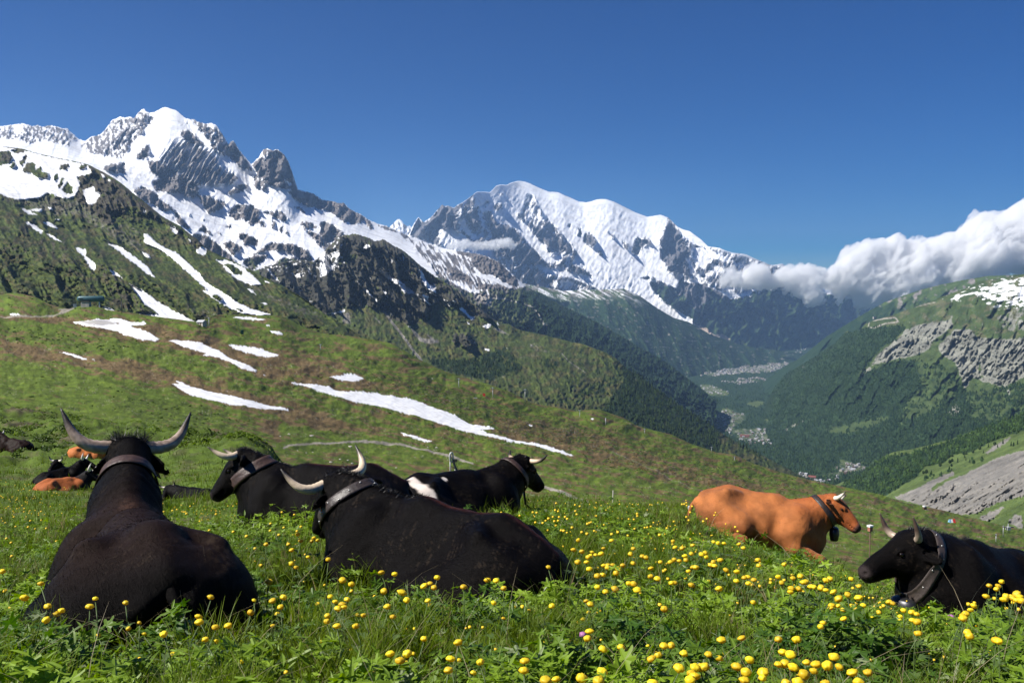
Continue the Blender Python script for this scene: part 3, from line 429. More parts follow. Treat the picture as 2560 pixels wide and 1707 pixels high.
def f_c(X, Y, D, v):
    rk = samp(rock_c, X, Y); r = ridged((X-.55*Y+12*fbm(X/40, Y/40, 3, 4))/48, (Y+.4*X)/150, 5, 81); rr = ridged((X-.35*Y)/18, (Y+.3*X)/42, 5, 82)
    e = sstep(0, .04, v)
    dD = (-(r-.42)*(50+450*sstep(.3, .7, rk))-(rr-.42)*170*sstep(.35, .8, rk)-fbm(X/9, Y/9, 4, 6)*(14+45*rk))*e
    w = samp(snow_c, X+2.5*fbm(X/6, Y/6, 3, 3), Y+2.5*fbm(X/6, Y/6, 3, 4)); snow = sstep(.42, .56, w+.45*fbm(X/8, Y/8, 5, 54)*(w > .05)*(w < .7))
    rkm = sstep(.45, .65, rk+.5*fbm(X/9, Y/11, 5, 56)+.25*(rr-.4)); fo = sstep(.4, .6, samp(forest_c, X, Y)+.45*fbm(X/14, Y/9, 4, 57)-.05)
    sc = sstep(.35, .6, samp(scree_c, X, Y)+.22*fbm(X/5, Y/7, 4, 58))
    return dD, M3(snow, rkm*(1-sc), .35*sstep(-.1, .4, fbm(X/26, Y/16, 4, 33))), M3(fo, sc*(1-snow), .45+.45*fbm(X/18, Y/18, 4, 8))
m_c = terrain_mat('crag', rock=((.022, .022, .016), (.085, .08, .06)), grass=((.028, .042, .010), (.085, .11, .026)), forest=((.010, .022, .008), (.026, .045, .014)), s=.02, dist=3.5, bump=.9, scree=((.10, .095, .08), (.26, .24, .21)))
sheet('craggy_mountain', [dep(crest_c, [(560,5200),(860,5200),(1000,5000),(1200,4600),(1558,4100),(1832,3700),(2060,3600)]),
 [(560,760,4300),(860,740,4300),(1000,780,4200),(1200,850,4000),(1400,895,3800),(1558,935,3900),(1832,1105,3600),(2060,1220,3500)],
 [(560,800,3500),(860,880,3200),(1200,960,3000),(1400,1000,3000),(1600,1040,3200),(1832,1130,3300),(2060,1235,3300)],
 [(560,880,2800),(860,960,2400),(1200,1080,2300),(1600,1150,2500),(1832,1200,2700),(2060,1290,2900)]], 1.6, f_c, m_c, 'dark craggy mountain with snow gullies and a grassy spur', jag=2.4, jagf=.2, back=(.4, .35), maxrow=1.6)
# ================================================================ near mountain at the left
crest_l = [(-140,362),(0,366),(30,369),(55,372),(75,378),(95,384),(130,392),(158,398),(185,403),(205,408),(222,412),(240,422),(259,431),(280,443),(296,453),(315,468),(333,483),(352,498),(370,512),(388,527),(407,542),(430,555),(455,568),(470,582),(492,597),(518,623),(548,638),(592,657),(620,672),(647,686),(675,700),(703,712),(730,729),(758,745),(786,765),(814,786),(860,812),(900,840)]
snow_l = raster(0, [(1, ZA(p)) for p in (
 [(-400,380),(0,395),(200,430),(350,470),(500,500),(590,520),(620,575),(520,600),(545,640),(510,730),(470,750),(400,735),(330,710),(270,745),(150,760),(50,740),(0,715),(-400,690)],
 [(555,690),(600,680),(635,660),(645,700),(685,710),(650,770),(620,795),(590,780),(570,730)], [(680,578),(705,590),(710,608),(688,603)], [(725,610),(748,625),(738,638)], [(962,812),(985,822),(988,850),(970,842)], [(1145,925),(1180,940),(1208,980),(1180,988),(1155,945)], [(1268,1018),(1292,1030),(1285,1045)],
 [(135,810),(190,825),(255,858),(190,850)], [(195,818),(280,816),(292,836),(230,834)], [(325,800),(350,806),(358,826),(330,822)], [(288,905),(345,908),(400,955),(370,950),(320,928)], [(355,883),(415,890),(400,899)], [(165,900),(240,928),(293,970),(280,988),(215,942)], [(300,973),(360,1002),(434,1048),(370,1028)],
 [(503,1075),(577,1090),(580,1140),(620,1165),(648,1195),(640,1237),(610,1217),(568,1142),(530,1107)], [(703,1032),(770,1052),(850,1098),(920,1148),(1000,1208),(1052,1285),(1000,1258),(930,1203),(860,1152),(800,1102)], [(950,1103),(1000,1123),(1028,1155),(990,1143)],
 [(972,985),(1000,987),(1050,1038),(1130,1088),(1200,1118),(1280,1188),(1335,1240),(1400,1320),(1500,1378),(1560,1418),(1620,1458),(1700,1492),(1835,1532),(1750,1543),(1640,1523),(1540,1483),(1440,1422),(1368,1372),(1400,1365),(1330,1302),(1230,1212),(1150,1142),(1080,1092),(978,1052)],
 [(738,1218),(800,1258),(850,1308),(950,1358),(1060,1438),(1180,1508),(1280,1556),(1330,1590),(1200,1590),(1080,1562),(960,1533),(910,1516),(1000,1512),(1080,1535),(1040,1500),(970,1457),(930,1402),(880,1332),(810,1277),(760,1262)],
 [(675,1470),(740,1483),(778,1508),(720,1503)], [(1452,1160),(1530,1163),(1640,1208),(1700,1258),(1775,1332),(1700,1333),(1600,1293),(1540,1243),(1500,1193)], [(1328,1092),(1370,1073),(1402,1090),(1380,1132),(1330,1118)], [(1655,1338),(1745,1398),(1700,1383)], [(1768,1445),(1825,1465),(1780,1463)], [(1780,1298),(1835,1315),(1800,1317)], [(1870,1540),(1910,1545),(1890,1552)], [(130,877),(142,885),(138,890)])]
 +[(0, ZA(p)) for p in ([(-80,440),(0,430),(60,425),(90,470),(60,510),(0,525),(-80,520)], [(70,425),(140,408),(170,435),(110,445)], [(62,530),(90,500),(105,515),(80,550)], [(125,515),(170,455),(192,455),(150,530)], [(145,562),(190,505),(232,505),(240,558),(270,528),(290,570),(330,580),(320,607),(260,612),(215,577)], [(402,555),(410,520),(460,510),(463,550)], [(358,622),(370,583),(397,583),(390,627)], [(388,668),(415,603),(432,610),(425,652),(400,678)], [(418,690),(455,635),(492,670),(492,718),(450,718)], [(528,550),(545,520),(588,520),(580,542)], [(1428,1395),(1470,1400),(1505,1425),(1480,1438),(1435,1412)], [(1505,1190),(1560,1190),(1640,1240),(1640,1265),(1580,1258),(1535,1215)], [(1580,1480),(1640,1500),(1650,1515),(1600,1500)])], 0)
rock_l = raster(.15, [(.6, ZA([(0,380),(600,520),(700,560),(1200,940),(1480,1120),(1300,1080),(1100,920),(900,830),(700,820),(560,600),(300,520),(0,500)])), (.75, ZA([(500,600),(700,570),(850,700),(880,800),(760,930),(640,900),(560,800),(500,740)])), (.5, ZA([(0,700),(140,760),(330,720),(540,760),(700,900),(550,870),(400,850),(140,800),(0,780)])), (.35, ZA([(-100,980),(200,900),(500,1050),(660,1250),(640,1370),(560,1330),(400,1180),(200,1120),(-100,1200)])), (.45, ZA([(640,1150),(740,1200),(900,1380),(1000,1520),(820,1500),(700,1400)]))], 3)
scree_l = raster(0, [(.55, ZA([(100,760),(330,720),(520,760),(700,900),(850,980),(950,1050),(1100,1180),(1000,1130),(880,1080),(760,1010),(600,920),(540,860),(420,870),(280,860),(180,800)])), (.45, ZA([(760,930),(850,900),(960,980),(940,1020),(850,980)])), (.5, ZA([(1420,1160),(1500,1200),(1640,1300),(1800,1380),(2000,1460),(2180,1530),(2200,1568),(2000,1520),(1750,1400),(1560,1290)])), (.4, ZA([(1150,1400),(1350,1480),(1600,1560),(1400,1560),(1200,1480)])), (.3, ZA([(0,1180),(150,1250),(400,1380),(300,1360),(0,1220)]))]
 +[(1, q) for q in line(ZA([(0,1100),(200,1085),(420,1075),(520,1060),(600,1065)]), 1.8)]+[(.9, q) for q in line(ZA([(950,1165),(1080,1120),(1200,1090),(1205,1075),(1170,1040),(1100,1010)]), 1.6)], 1)
def f_l(X, Y, D, v):
    rk = samp(rock_l, X, Y); r = ridged((X-1.0*Y+14*fbm(X/60, Y/60, 3, 4))/95, (Y+X)/420, 4, 91); rr = ridged((X-.6*Y)/26, (Y+.5*X)/60, 5, 92); w0 = samp(snow_l, X, Y)
    e = sstep(0, .03, v)*(1-.85*w0)
    dD = (-(r-.42)*190-(rr-.42)*110*sstep(.2, .8, rk)-fbm(X/11, Y/9, 5, 6)*(12+14*rk))*e
    w = samp(snow_l, X+3*fbm(X/8, Y/8, 3, 3), Y+2.5*fbm(X/7, Y/7, 3, 4)); snow = sstep(.42, .58, w+.12*fbm(X/5, Y/5, 4, 54)*(w > .04))
    rkm = sstep(.45, .7, rk+.45*fbm(X/14, Y/11, 5, 56)+.3*(rr-.4)); sc = sstep(.35, .75, samp(scree_l, X, Y)+.35*fbm(X/9, Y/8, 5, 58))
    br = sstep(.0, .45, fbm(X/40, Y/22, 5, 33)+.1)*.8
    sh = sstep(.08, .22, fbm(X/12, Y/7, 5, 77)-.1+.15*sstep(480, 700, Y))
    return dD, M3(snow, rkm*(1-sc), br), M3(sh*(1-sc)*(1-.7*rkm)*.8, sc*.75*(1-snow), .5+.45*fbm(X/30, Y/18, 5, 8))
m_l = terrain_mat('near_mountain', rock=((.022, .020, .013), (.095, .085, .06)), grass=((.032, .048, .010), (.095, .12, .026)), brown=((.045, .038, .018), (.10, .085, .04)), forest=((.010, .020, .006), (.035, .055, .014)), s=.035, dist=2.2, bump=.9, scree=((.07, .065, .055), (.20, .185, .16)))
sheet('near_mountain', [dep(crest_l, [(-140,4000),(220,3600),(500,2900),(700,2300),(900,1700)]),
 [(-140,450,3100),(0,480,3000),(111,560,2700),(250,600,2750),(400,650,2500),(600,720,2100),(760,775,1900),(900,845,1650)],
 [(-140,600,2000),(0,620,1950),(200,650,1950),(400,700,1850),(600,750,1650),(760,795,1600),(900,855,1550)],
 [(-140,830,1250),(400,830,1250),(700,850,1300),(900,900,1350)]], 1.8, f_l, m_l, 'steep green and snowy mountainside at the left', jag=1.0, jagf=.15, back=(.5, .45), maxrow=1.8)
# ================================================================ pale gully slope at the right
rock_g = raster(0, [(1, ZF([(1620,540),(1730,500),(1850,440),(1960,390),(1970,410),(1860,470),(2000,420),(2100,370),(2200,320),(2400,260),(2600,200),(2600,460),(2351,530),(2200,570),(2080,630),(2000,640),(1850,600),(1700,560)])), (.1, ZF([(1820,520),(1850,470),(2000,400),(1990,420),(1880,480)])), (.85, ZF([(2120,300),(2200,240),(2300,190),(2250,240),(2150,300)])), (.8, ZF([(2090,650),(2200,600),(2260,580),(2200,640),(2150,680)])), (.75, ZF([(2250,680),(2300,630),(2340,640),(2351,720),(2300,700)]))], 2)
dark_g = raster(0, [(.8, ZF([(1820,560),(1870,490),(1960,465),(2010,520),(1960,570),(1880,600)])), (.7, ZF([(2060,610),(2120,560),(2351,490),(2351,530),(2200,570),(2080,630)]))], 3)
forest_g = raster(0, [(1, ZF([(1200,560),(1330,490),(1430,330),(1700,300),(1900,240),(2150,150),(2351,60),(2600,0),(2600,60),(2351,170),(2250,200),(2150,240),(2050,290),(1960,300),(1900,350),(1800,370),(1750,430),(1680,470),(1600,520),(1540,540)])), (.45, ZF([(1700,470),(1800,430),(1980,370),(2120,310),(2150,330),(2000,380),(1850,440)]))], 2)
def f_g(X, Y, D, v):
    rk = samp(rock_g, X+3*fbm(X/10, Y/10, 4, 2), Y+3*fbm(X/10, Y/10, 4, 3)); dk = samp(dark_g, X, Y); r = ridged((X+1.4*Y)/40, (Y-.6*X)/160, 4, 31); rr = ridged((X+.2*Y)/12, Y/40, 4, 32)
    dD = -((r-.4)*34*rk+(rr-.4)*40*dk+fbm(X/14, Y/12, 4, 6)*12)*sstep(0, .1, v)
    rkm = sstep(.4, .6, rk+.15*fbm(X/6, Y/6, 4, 5)); fo = sstep(.4, .6, samp(forest_g, X, Y)+.35*fbm(X/16, Y/10, 4, 7))
    return dD, M3(0, rkm*sstep(.3, .6, dk+.3*fbm(X/8, Y/8, 4, 11)), 0), M3(fo*(1-rkm), rkm, .5+.4*fbm((X+2.4*Y)/22, (Y-.3*X)/90, 5, 8))
m_g = terrain_mat('gully', rock=((.09, .09, .09), (.2, .2, .2)), grass=((.05, .08, .02), (.115, .155, .045)), s=.03, dist=2.5, bump=.8, scree=((.13, .125, .115), (.26, .24, .21)))
sheet('gully_slope', [dep([(2040,1238),(2080,1215),(2110,1203),(2150,1187),(2190,1152),(2230,1130),(2280,1122),(2330,1110),(2390,1094),(2450,1072),(2500,1055),(2560,1033),(2700,985)], [(2040,3500),(2330,2800),(2700,2200)]),
 [(2040,1260,3000),(2150,1240,2500),(2330,1220,2000),(2560,1190,1600),(2700,1170,1500)], [(2040,1300,2500),(2300,1340,1700),(2560,1420,1100),(2700,1460,1000)]], 1.8, f_g, m_g, 'pale eroded gully slope with grass and pines at the right', jag=1.2, maxrow=1.8)
# ================================================================ the big pasture slope between the meadow and the mountains
def ZG(p): return [(x*.2721, 850+y*.2721) for x, y in p]     # zoom of the left hill
def ZH(p): return [(160+x*.2126, 700+y*.2126) for x, y in p]
def ZK(p): return [(1000+x*.2551, 900+y*.2551) for x, y in p]
crest_p = [(-140,738),(0,737),(20,733),(37,733),(60,736),(85,741),(105,750),(122,759),(148,768),(160,770),(172,772),(190,768),(205,764),(240,764),(266,774),(300,779),(333,783),(390,791),(444,798),(470,802),(492,805),(515,800),(530,789),(548,787),(620,788),(703,790),(740,808),(770,822),(800,832),(822,836),(850,837),(885,841),(940,850),(974,857),(1007,874),(1051,900),(1107,926),(1162,944),(1218,959),(1273,978),(1329,1007),(1395,1018),(1440,1028),(1462,1024),(1500,1024),(1525,1033),(1560,1044),(1590,1063),(1640,1077),(1680,1086),(1725,1108),(1793,1131),(1834,1135),(1883,1158),(1951,1180),(2019,1198),(2131,1221),(2199,1235),(2267,1257),(2357,1275),(2447,1298),(2560,1325),(2700,1370)]
snow_p = raster(0, [(1, q) for q in (
 ZH([(100,485),(250,468),(375,462),(380,445),(450,458),(520,472),(640,520),(660,510),(540,480),(535,452),(640,452),(720,470),(800,490),(950,495),(970,525),(900,535),(800,530),(790,545),(900,585),(1000,620),(1080,665),(1125,690),(1085,712),(950,705),(870,695),(770,655),(640,605),(500,580),(340,555),(210,525)]),
 ZH([(1140,700),(1165,705),(1150,710)]), ZH([(1195,712),(1400,712),(1560,730),(1640,745)])+ZD([(1370,430),(1440,460),(1500,490),(1570,530),(1660,570),(1735,605),(1732,620),(1650,600),(1590,575),(1540,545),(1440,515),(1360,510),(1400,495),(1330,475),(1250,455)]),
 ZD([(1533,440),(1640,447),(1750,465),(1850,495),(1888,512),(1820,518),(1720,500),(1600,470)]), ZD([(1765,640),(1810,648),(1795,652)]), ZD([(375,485),(450,497),(530,512),(595,533),(570,536),(460,510)]), ZD([(610,533),(655,540),(640,545)]),
 ZD([(1145,698),(1215,707),(1180,675),(1300,720),(1400,745),(1600,790),(1750,830),(1900,865),(1955,885),(1850,875),(1740,870),(1650,850),(1560,845),(1400,810),(1280,775),(1230,745),(1190,720)]),
 ZD([(2220,655),(2325,660),(2325,683),(2260,668)])+[], ZE([(328,385),(440,378),(425,362),(500,370),(570,395),(540,408),(500,418),(400,405)]),
 ZD([(1935,685),(2060,700),(2200,715),(2325,735)])+ZE([(200,440),(330,450),(350,462),(460,490),(480,482),(630,495),(660,490),(700,508),(860,530),(960,560),(1060,600),(1170,640),(1280,695),(1400,765),(1560,800),(1800,850),(2000,918),(1950,915),(1700,845),(1500,805),(1350,775),(1200,740),(1050,690),(900,645),(800,615),(600,570),(480,545),(400,520),(280,485),(150,440)]),
 ZE([(1305,705),(1360,715),(1430,730),(1455,745),(1380,742),(1330,728)]), ZE([(810,757),(850,762),(860,775),(900,778),(960,795),(1042,828),(980,822),(900,795),(840,775)]), ZE([(-10,585),(60,605),(62,613),(0,602)]), ZE([(1665,710),(1710,718),(1700,725)]), ZK([(1850,575),(1890,572),(1905,585),(1865,582)]), ZK([(1240,635),(1300,650),(1280,655)]),
 ZD([(50,235),(80,225),(140,228),(130,237)]), ZD([(1545,247),(1680,250),(1810,270),(1760,275),(1620,262)]), ZD([(1785,305),(1825,305),(1825,315)]), ZD([(1820,340),(1880,342),(1918,360),(1890,370),(1840,358)]), ZE([(1010,393),(1040,396),(1035,400)]))]
 +[(0, ZH([(300,525),(370,530),(370,538),(310,532)]))], 0)
dirt_p = raster(0, [(1, ZH([(150,480),(375,468),(450,462),(560,490),(640,535),(500,535),(300,525),(200,500)]))], 2)
brown_p = raster(.38, [(1, ZD([(0,400),(200,440),(500,500),(900,560),(1200,640),(1700,770),(2100,870),(2325,950),(2325,1010),(2000,940),(1700,880),(1200,740),(700,600),(300,540),(0,510)])), (.95, ZD([(1100,400),(1500,430),(1900,500),(2325,560),(2325,700),(1900,680),(1700,630),(1500,560),(1200,470)])), (.9, ZD([(450,250),(1200,330),(1500,420),(1000,420),(500,330),(0,280),(0,230)])), (.85, ZE([(0,180),(200,230),(400,300),(560,400),(760,440),(900,480),(640,480),(330,450),(0,420)])),
 (.95, ZE([(800,470),(1000,560),(1300,700),(1700,800),(2100,900),(2325,960),(2325,1010),(1900,870),(1500,790),(1250,680),(1000,570)])), (.9, ZE([(0,620),(300,690),(600,740),(820,750),(860,790),(640,770),(300,740),(0,680)])), (.75, ZE([(1400,640),(1900,720),(2325,800),(2325,960),(1900,850),(1500,760)])), (.7, ZF([(0,200),(300,300),(700,430),(1200,500),(1600,560),(1000,480),(700,520),(400,440),(0,330)])), (.35, ZF([(0,380),(600,540),(700,560),(0,480)])), (.0, ZD([(0,270),(600,300),(300,370),(0,330)])), (.9, ZD([(1900,940),(2200,1040),(2100,1080),(1900,1080),(1700,1000),(1600,980)])), (.9, ZE([(0,750),(100,780),(400,815),(0,840)])),
 (.05, ZD([(0,560),(600,640),(1200,780),(1600,960),(1000,1000),(0,900)])), (.15, ZE([(300,330),(700,430),(1100,520),(1500,640),(1200,560),(800,440),(500,360)])), (.1, ZD([(400,410),(900,450),(1400,560),(1700,640),(1300,600),(800,520),(400,470)])), (.15, ZE([(0,680),(400,790),(900,830),(1300,940),(1300,1000),(600,900),(0,900)]))], 6)
path_p = raster(0, [(1, q) for q in line(ZE([(20,865),(60,845),(200,835),(380,832),(560,822),(700,832),(850,848),(1000,880),(1150,920),(1220,940),(1310,972)]), 5.0)]+[(1, q) for q in line(ZE([(1740,1105),(1850,1145),(1960,1185),(2090,1232)]), 7)]
 +[(.9, q) for q in line(ZD([(500,190),(430,210),(370,238),(200,240),(0,247)]), 4)]+[(.9, ZD([(370,195),(500,190),(460,215),(410,235),(380,235),(420,205)]))]+[(.8, q) for q in line(ZE([(565,215),(552,240),(570,270),(550,300),(570,330)]), 1.8)]+[(.8, q) for q in line(ZE([(740,155),(780,180),(830,210),(820,280)]), 1.8)]+[(.8, q) for q in line(ZK([(2205,590),(2225,615),(2270,650),(2250,680)]), 2.4)]
 +[(.55, q) for q in line(ZF([(60,285),(170,330),(300,390),(400,440),(520,490),(650,520)]), 4)]+[(.6, q) for q in line(ZF([(1640,630),(1700,600),(1690,570),(1650,560),(1600,545)]), 2.5)]+[(.4, q) for q in line(ZF([(1500,640),(1640,625)]), 2)]+[(.5, q) for q in line(ZF([(1920,610),(2050,640),(2200,700)]), 3)]+[(.35, q) for q in line(ZE([(880,780),(860,720),(820,660),(800,630)]), 2.5)], 0)
shrub_p = raster(.25, [(.9, ZE([(500,340),(760,440),(900,490),(1200,640),(1500,760),(2000,870),(2325,950),(2325,780),(2100,720),(1600,600),(1200,470),(900,400)])), (.7, ZF([(0,130),(500,270),(1200,450),(1300,480),(700,520),(500,500),(0,350)])), (.75, ZD([(900,780),(1500,880),(1750,1000),(1500,1060),(1000,960),(700,860)])), (.6, ZD([(0,300),(300,350),(600,400),(900,520),(500,480),(0,370)])), (.85, ZE([(470,300),(620,320),(680,290),(560,240),(500,260)])), (.85, ZH([(1250,200),(1400,260),(1700,400),(1850,500),(2000,600),(2350,700),(2350,640),(1750,440)])), (.5, ZE([(150,500),(500,600),(900,690),(1400,860),(1100,820),(600,700),(200,600)])), (.1, ZD([(1100,400),(2325,560),(2325,700),(1900,680)])), (.05, ZE([(0,850),(1300,960),(1300,1060),(0,1000)]))], 4)
def f_p(X, Y, D, v):
    Xw = (X-1280)/FPX*D
    w0 = samp(snow_p, X, Y); e = sstep(0, .05, v)
    dD = -fbm(Xw/70, D/160, 3, 6)*14*np.clip(D/600, .1, 1)*e
    s_ = (X+2.3*Y)/60; ter = ridged(s_, (Y-.3*X)/26, 3, 15)-.4
    dZ = D/FPX*(fbm(X/16, Y/7, 5, 6, g=.62)*2.0+ter*1.8+fbm(X/60, Y/30, 3, 61)*5)*e*(1-.8*w0)*np.clip(D/300, .5, 1)
    sn = samp(snow_p, X+2*fbm(X/7, Y/4, 3, 3), Y+1.6*fbm(X/6, Y/4, 3, 4)); snow = sstep(.42, .56, sn)*(1-.55*sstep(.3, .8, samp(dirt_p, X, Y)+.3*fbm(X/12, Y/5, 4, 7)))
    dZ = dZ+.12*snow*np.clip(D/350, .4, 1)
    br = sstep(.36, .74, samp(brown_p, X, Y)+.8*fbm((X+2.6*Y)/75, (Y-.25*X)/7, 5, 33)+.25*fbm(X/5, Y/3, 4, 34)+.5*np.clip(sn, 0, .4))
    sh = sstep(.45, .7, samp(shrub_p, X, Y)+.7*fbm(X/7, Y/3.5, 4, 57)-.3)*.6
    pth = sstep(.4, .65, samp(path_p, X, Y)+.12*fbm(X/3, Y/2, 3, 4)); st = sstep(.5, .6, fbm(X/2.6, Y/1.8, 3, 99))*sstep(.0, .3, fbm(X/50, Y/14, 3, 98)-.1)*.8
    return dD, M3(snow, 0, br), M3(sh*(1-pth), np.clip(pth+st*(v > .3), 0, 1)*(1-snow), .5+.5*fbm((X+2.5*Y)/40, (Y-.25*X)/12, 5, 8)), dZ
m_p = terrain_mat('pasture', grass=((.048, .078, .010), (.125, .175, .020)), brown=((.072, .052, .022), (.19, .130, .060)), forest=((.022, .036, .008), (.055, .062, .018)), s=.30, dist=.35, bump=.7, scree=((.20, .18, .14), (.34, .31, .26)))
DP = [(-140,1000),(0,950),(60,860),(200,740),(500,620),(560,900),(700,1000),(860,1050),(1007,950),(1300,850),(1560,950),(1900,1000),(2200,800),(2560,650),(2700,600)]
sheet('pasture', [dep(crest_p, DP),
 [(-140,840,400),(300,865,380),(600,895,420),(900,930,520),(1200,1020,560),(1600,1125,620),(1900,1195,650),(2200,1260,560),(2700,1390,420)],
 [(-140,955,165),(300,1005,165),(600,1055,180),(900,1110,230),(1200,1150,250),(1600,1200,280),(1900,1260,280),(2200,1310,260),(2700,1440,220)],
 [(-140,1045,118),(300,1085,110),(600,1140,100),(900,1260,85),(1200,1300,90),(1600,1340,85),(1900,1430,75),(2200,1500,70),(2700,1600,60)]], 1.8, f_p, m_p, None, jag=.6, jagf=.12, back=(.4, .12), maxrow=1.8, smoothd=30)
SC.objects['pasture']['kind'] = 'structure'
# ================================================================ near ground
YST = np.array([.3,2,3.4,4.6,6,8,11,14,18,25,35,50,75,100,130])
NB = [.80,1.12,1.42,1.67,1.95]
NT_ = {-900:[2.35,2.95,3.5,4.2,5.3,6.6,8.0,9.8,11.0,17], -200:[2.35,2.95,3.5,4.2,5.3,6.6,8.0,9.8,11.0,17], 0:[2.35,2.95,3.5,4.25,5.45,6.8,8.4,10.4,11.3,18], 400:[2.3,2.85,3.4,4.2,5.35,6.8,8.4,10.8,15,25], 640:[2.2,2.65,3.2,4.0,5.1,6.3,7.9,11.8,20,32], 800:[2.15,2.6,3.15,3.8,5.0,6.8,11.5,20,29,40],
 900:[2.15,2.6,3.1,3.8,5.5,9,15,26,37,50], 1100:[2.15,2.6,3.15,3.9,5.9,9.5,16,28,40,55], 1400:[2.15,2.6,3.15,3.9,5.9,9.5,16,28,40,55], 1750:[2.2,2.75,3.4,4.1,6.1,9.8,16,28,40,55], 1850:[2.25,2.95,3.7,4.65,6.8,10.5,17,29,41,56], 2000:[2.3,3.05,3.85,5.0,7.4,11.5,18,30,42,57], 2200:[2.66,3.5,4.4,5.8,8.6,13,20,33,46,62], 2560:[2.76,3.72,4.7,6.2,9.2,14,22,36,50,68], 3600:[2.76,3.72,4.7,6.2,9.2,14,22,36,50,68]}
PXS = np.array(sorted(NT_)); TAB = np.array([NB+NT_[k] for k in sorted(NT_)]); TAB[-3:, 4] = 2.12
LY = np.log(YST); _ly = np.linspace(LY[0], LY[-1], 300); _px = np.linspace(-900, 3600, 451)
_t = np.array([np.interp(_ly, LY, r) for r in TAB]); _t = np.array([np.interp(_px, PXS, _t[:, j]) for j in range(300)]).T
for _ in range(30): _t[:, 1:-1] = (_t[:, :-2]+2*_t[:, 1:-1]+_t[:, 2:])/4
for _ in range(25): _t[1:-1] = (_t[:-2]+2*_t[1:-1]+_t[2:])/4
def ground0(X, Y):
    X = np.asarray(X, float); Y = np.maximum(np.asarray(Y, float), .31)
    px = 1280+X/Y*FPX*1.0; px = np.clip(px, -899, 3599); fx = (px+900)/10; fy = (np.log(Y)-_ly[0])/(_ly[1]-_ly[0]); fy = np.clip(fy, 0, 298.99)
    fx = np.clip(fx, 0, 449.99); ix = fx.astype(int); iy = fy.astype(int); fx = fx-ix; fy = fy-iy
    return -((_t[ix, iy]*(1-fx)+_t[ix+1, iy]*fx)*(1-fy)+(_t[ix, iy+1]*(1-fx)+_t[ix+1, iy+1]*fx)*fy)
def ground(X, Y):
    X = np.asarray(X, float); Y = np.asarray(Y, float); a = np.clip((Y-2)/6, .12, 1)*np.where(Y > 22, 1+(Y-22)/50, 1)
    h = fbm(X/2.6, Y/2.6, 4, 301)*.10+fbm(X/.8, Y/.8, 3, 302)*(.035+.06*np.clip((Y-20)/20, 0, 1))+np.clip((Y-20)/20, 0, 1)*(ridged(X/1.9, Y/2.2, 3, 308)-.5)*.16+np.clip((Y-18)/25, 0, 1)*(fbm(X/9, Y/7, 4, 303)*.4+(ridged(X/5, Y/4, 3, 304)-.5)*.25)
    return ground0(X, Y)+h*np.minimum(a, 2.0)
def near_pt(px, py, h=0.0, y0=1.5, y1=120):
    """where the ray through (px, py) first comes within h of the ground"""
    a, b = ray(px, py); Ys = np.exp(np.linspace(math.log(y0), math.log(y1), 900)); g = ground(a*Ys, Ys)+h; s = b*Ys-g
    k = np.argmax(s < 0)
    if s[k] >= 0: k = len(Ys)-1
    Y = Ys[k]; return np.array([a*Y, Y, float(g[k])-h])
mud = [(150,1095,55,14),(60,1020,60,12),(40,1060,60,10),(560,1085,60,5),(200,1290,40,12)]
def build_ground():
    pxs = np.arange(-700, 3300, 7.0); Ys = np.exp(np.linspace(math.log(.35), math.log(128), 620)); PX, YY = np.meshgrid(pxs, Ys)
    X = (PX-1280)/FPX*YY; Z = ground(X, YY)
    V = np.stack([X, YY, Z], -1)
    c = 1280+X/YY*FPX; yi = 853.5+FPX*np.tan(np.arctan2(-Z, YY)-PITCH)
    br = np.zeros(X.shape)
    for (a, b, w, h) in mud: br = np.maximum(br, np.exp(-((c-a)/w)**2-((yi-b)/h)**2)*(YY > 15))
    br = sstep(.35, .6, br+.3*fbm(X/2, YY/2, 4, 5))
    dry = sstep(.25, .6, fbm(X/1.3, YY/1.3, 4, 88)+.1)*.5
    m1 = M3(0, 0, np.maximum(br*.9, dry)); m2 = M3(sstep(.1, .5, fbm(X/3.5, YY/2.5, 5, 89))*.25*(YY > 15), br*.0, .5+.4*fbm(X/4, YY/4, 5, 90))
    m = terrain_mat('meadow_soil', grass=((.040, .068, .010), (.11, .165, .022)), brown=((.045, .033, .02), (.13, .105, .07)), forest=((.016, .028, .008), (.045, .065, .014)), s=2.4, dist=.05, bump=1.0)
    # carry the sheet down and back under the rim so that it has no paper edge
    V = np.concatenate([V, V[-1:]*[1, 1, 1]+[0, 8, -30]]); m1 = np.concatenate([m1, m1[-1:]]); m2 = np.concatenate([m2, m2[-1:]])
    o = np_mesh('ground', V.reshape(-1, 3), grid_faces(V.shape[0], V.shape[1]), m, attrs={'m1': m1.reshape(-1, 3), 'm2': m2.reshape(-1, 3)}); tag(o, kind='structure')
build_ground(); log('ground')
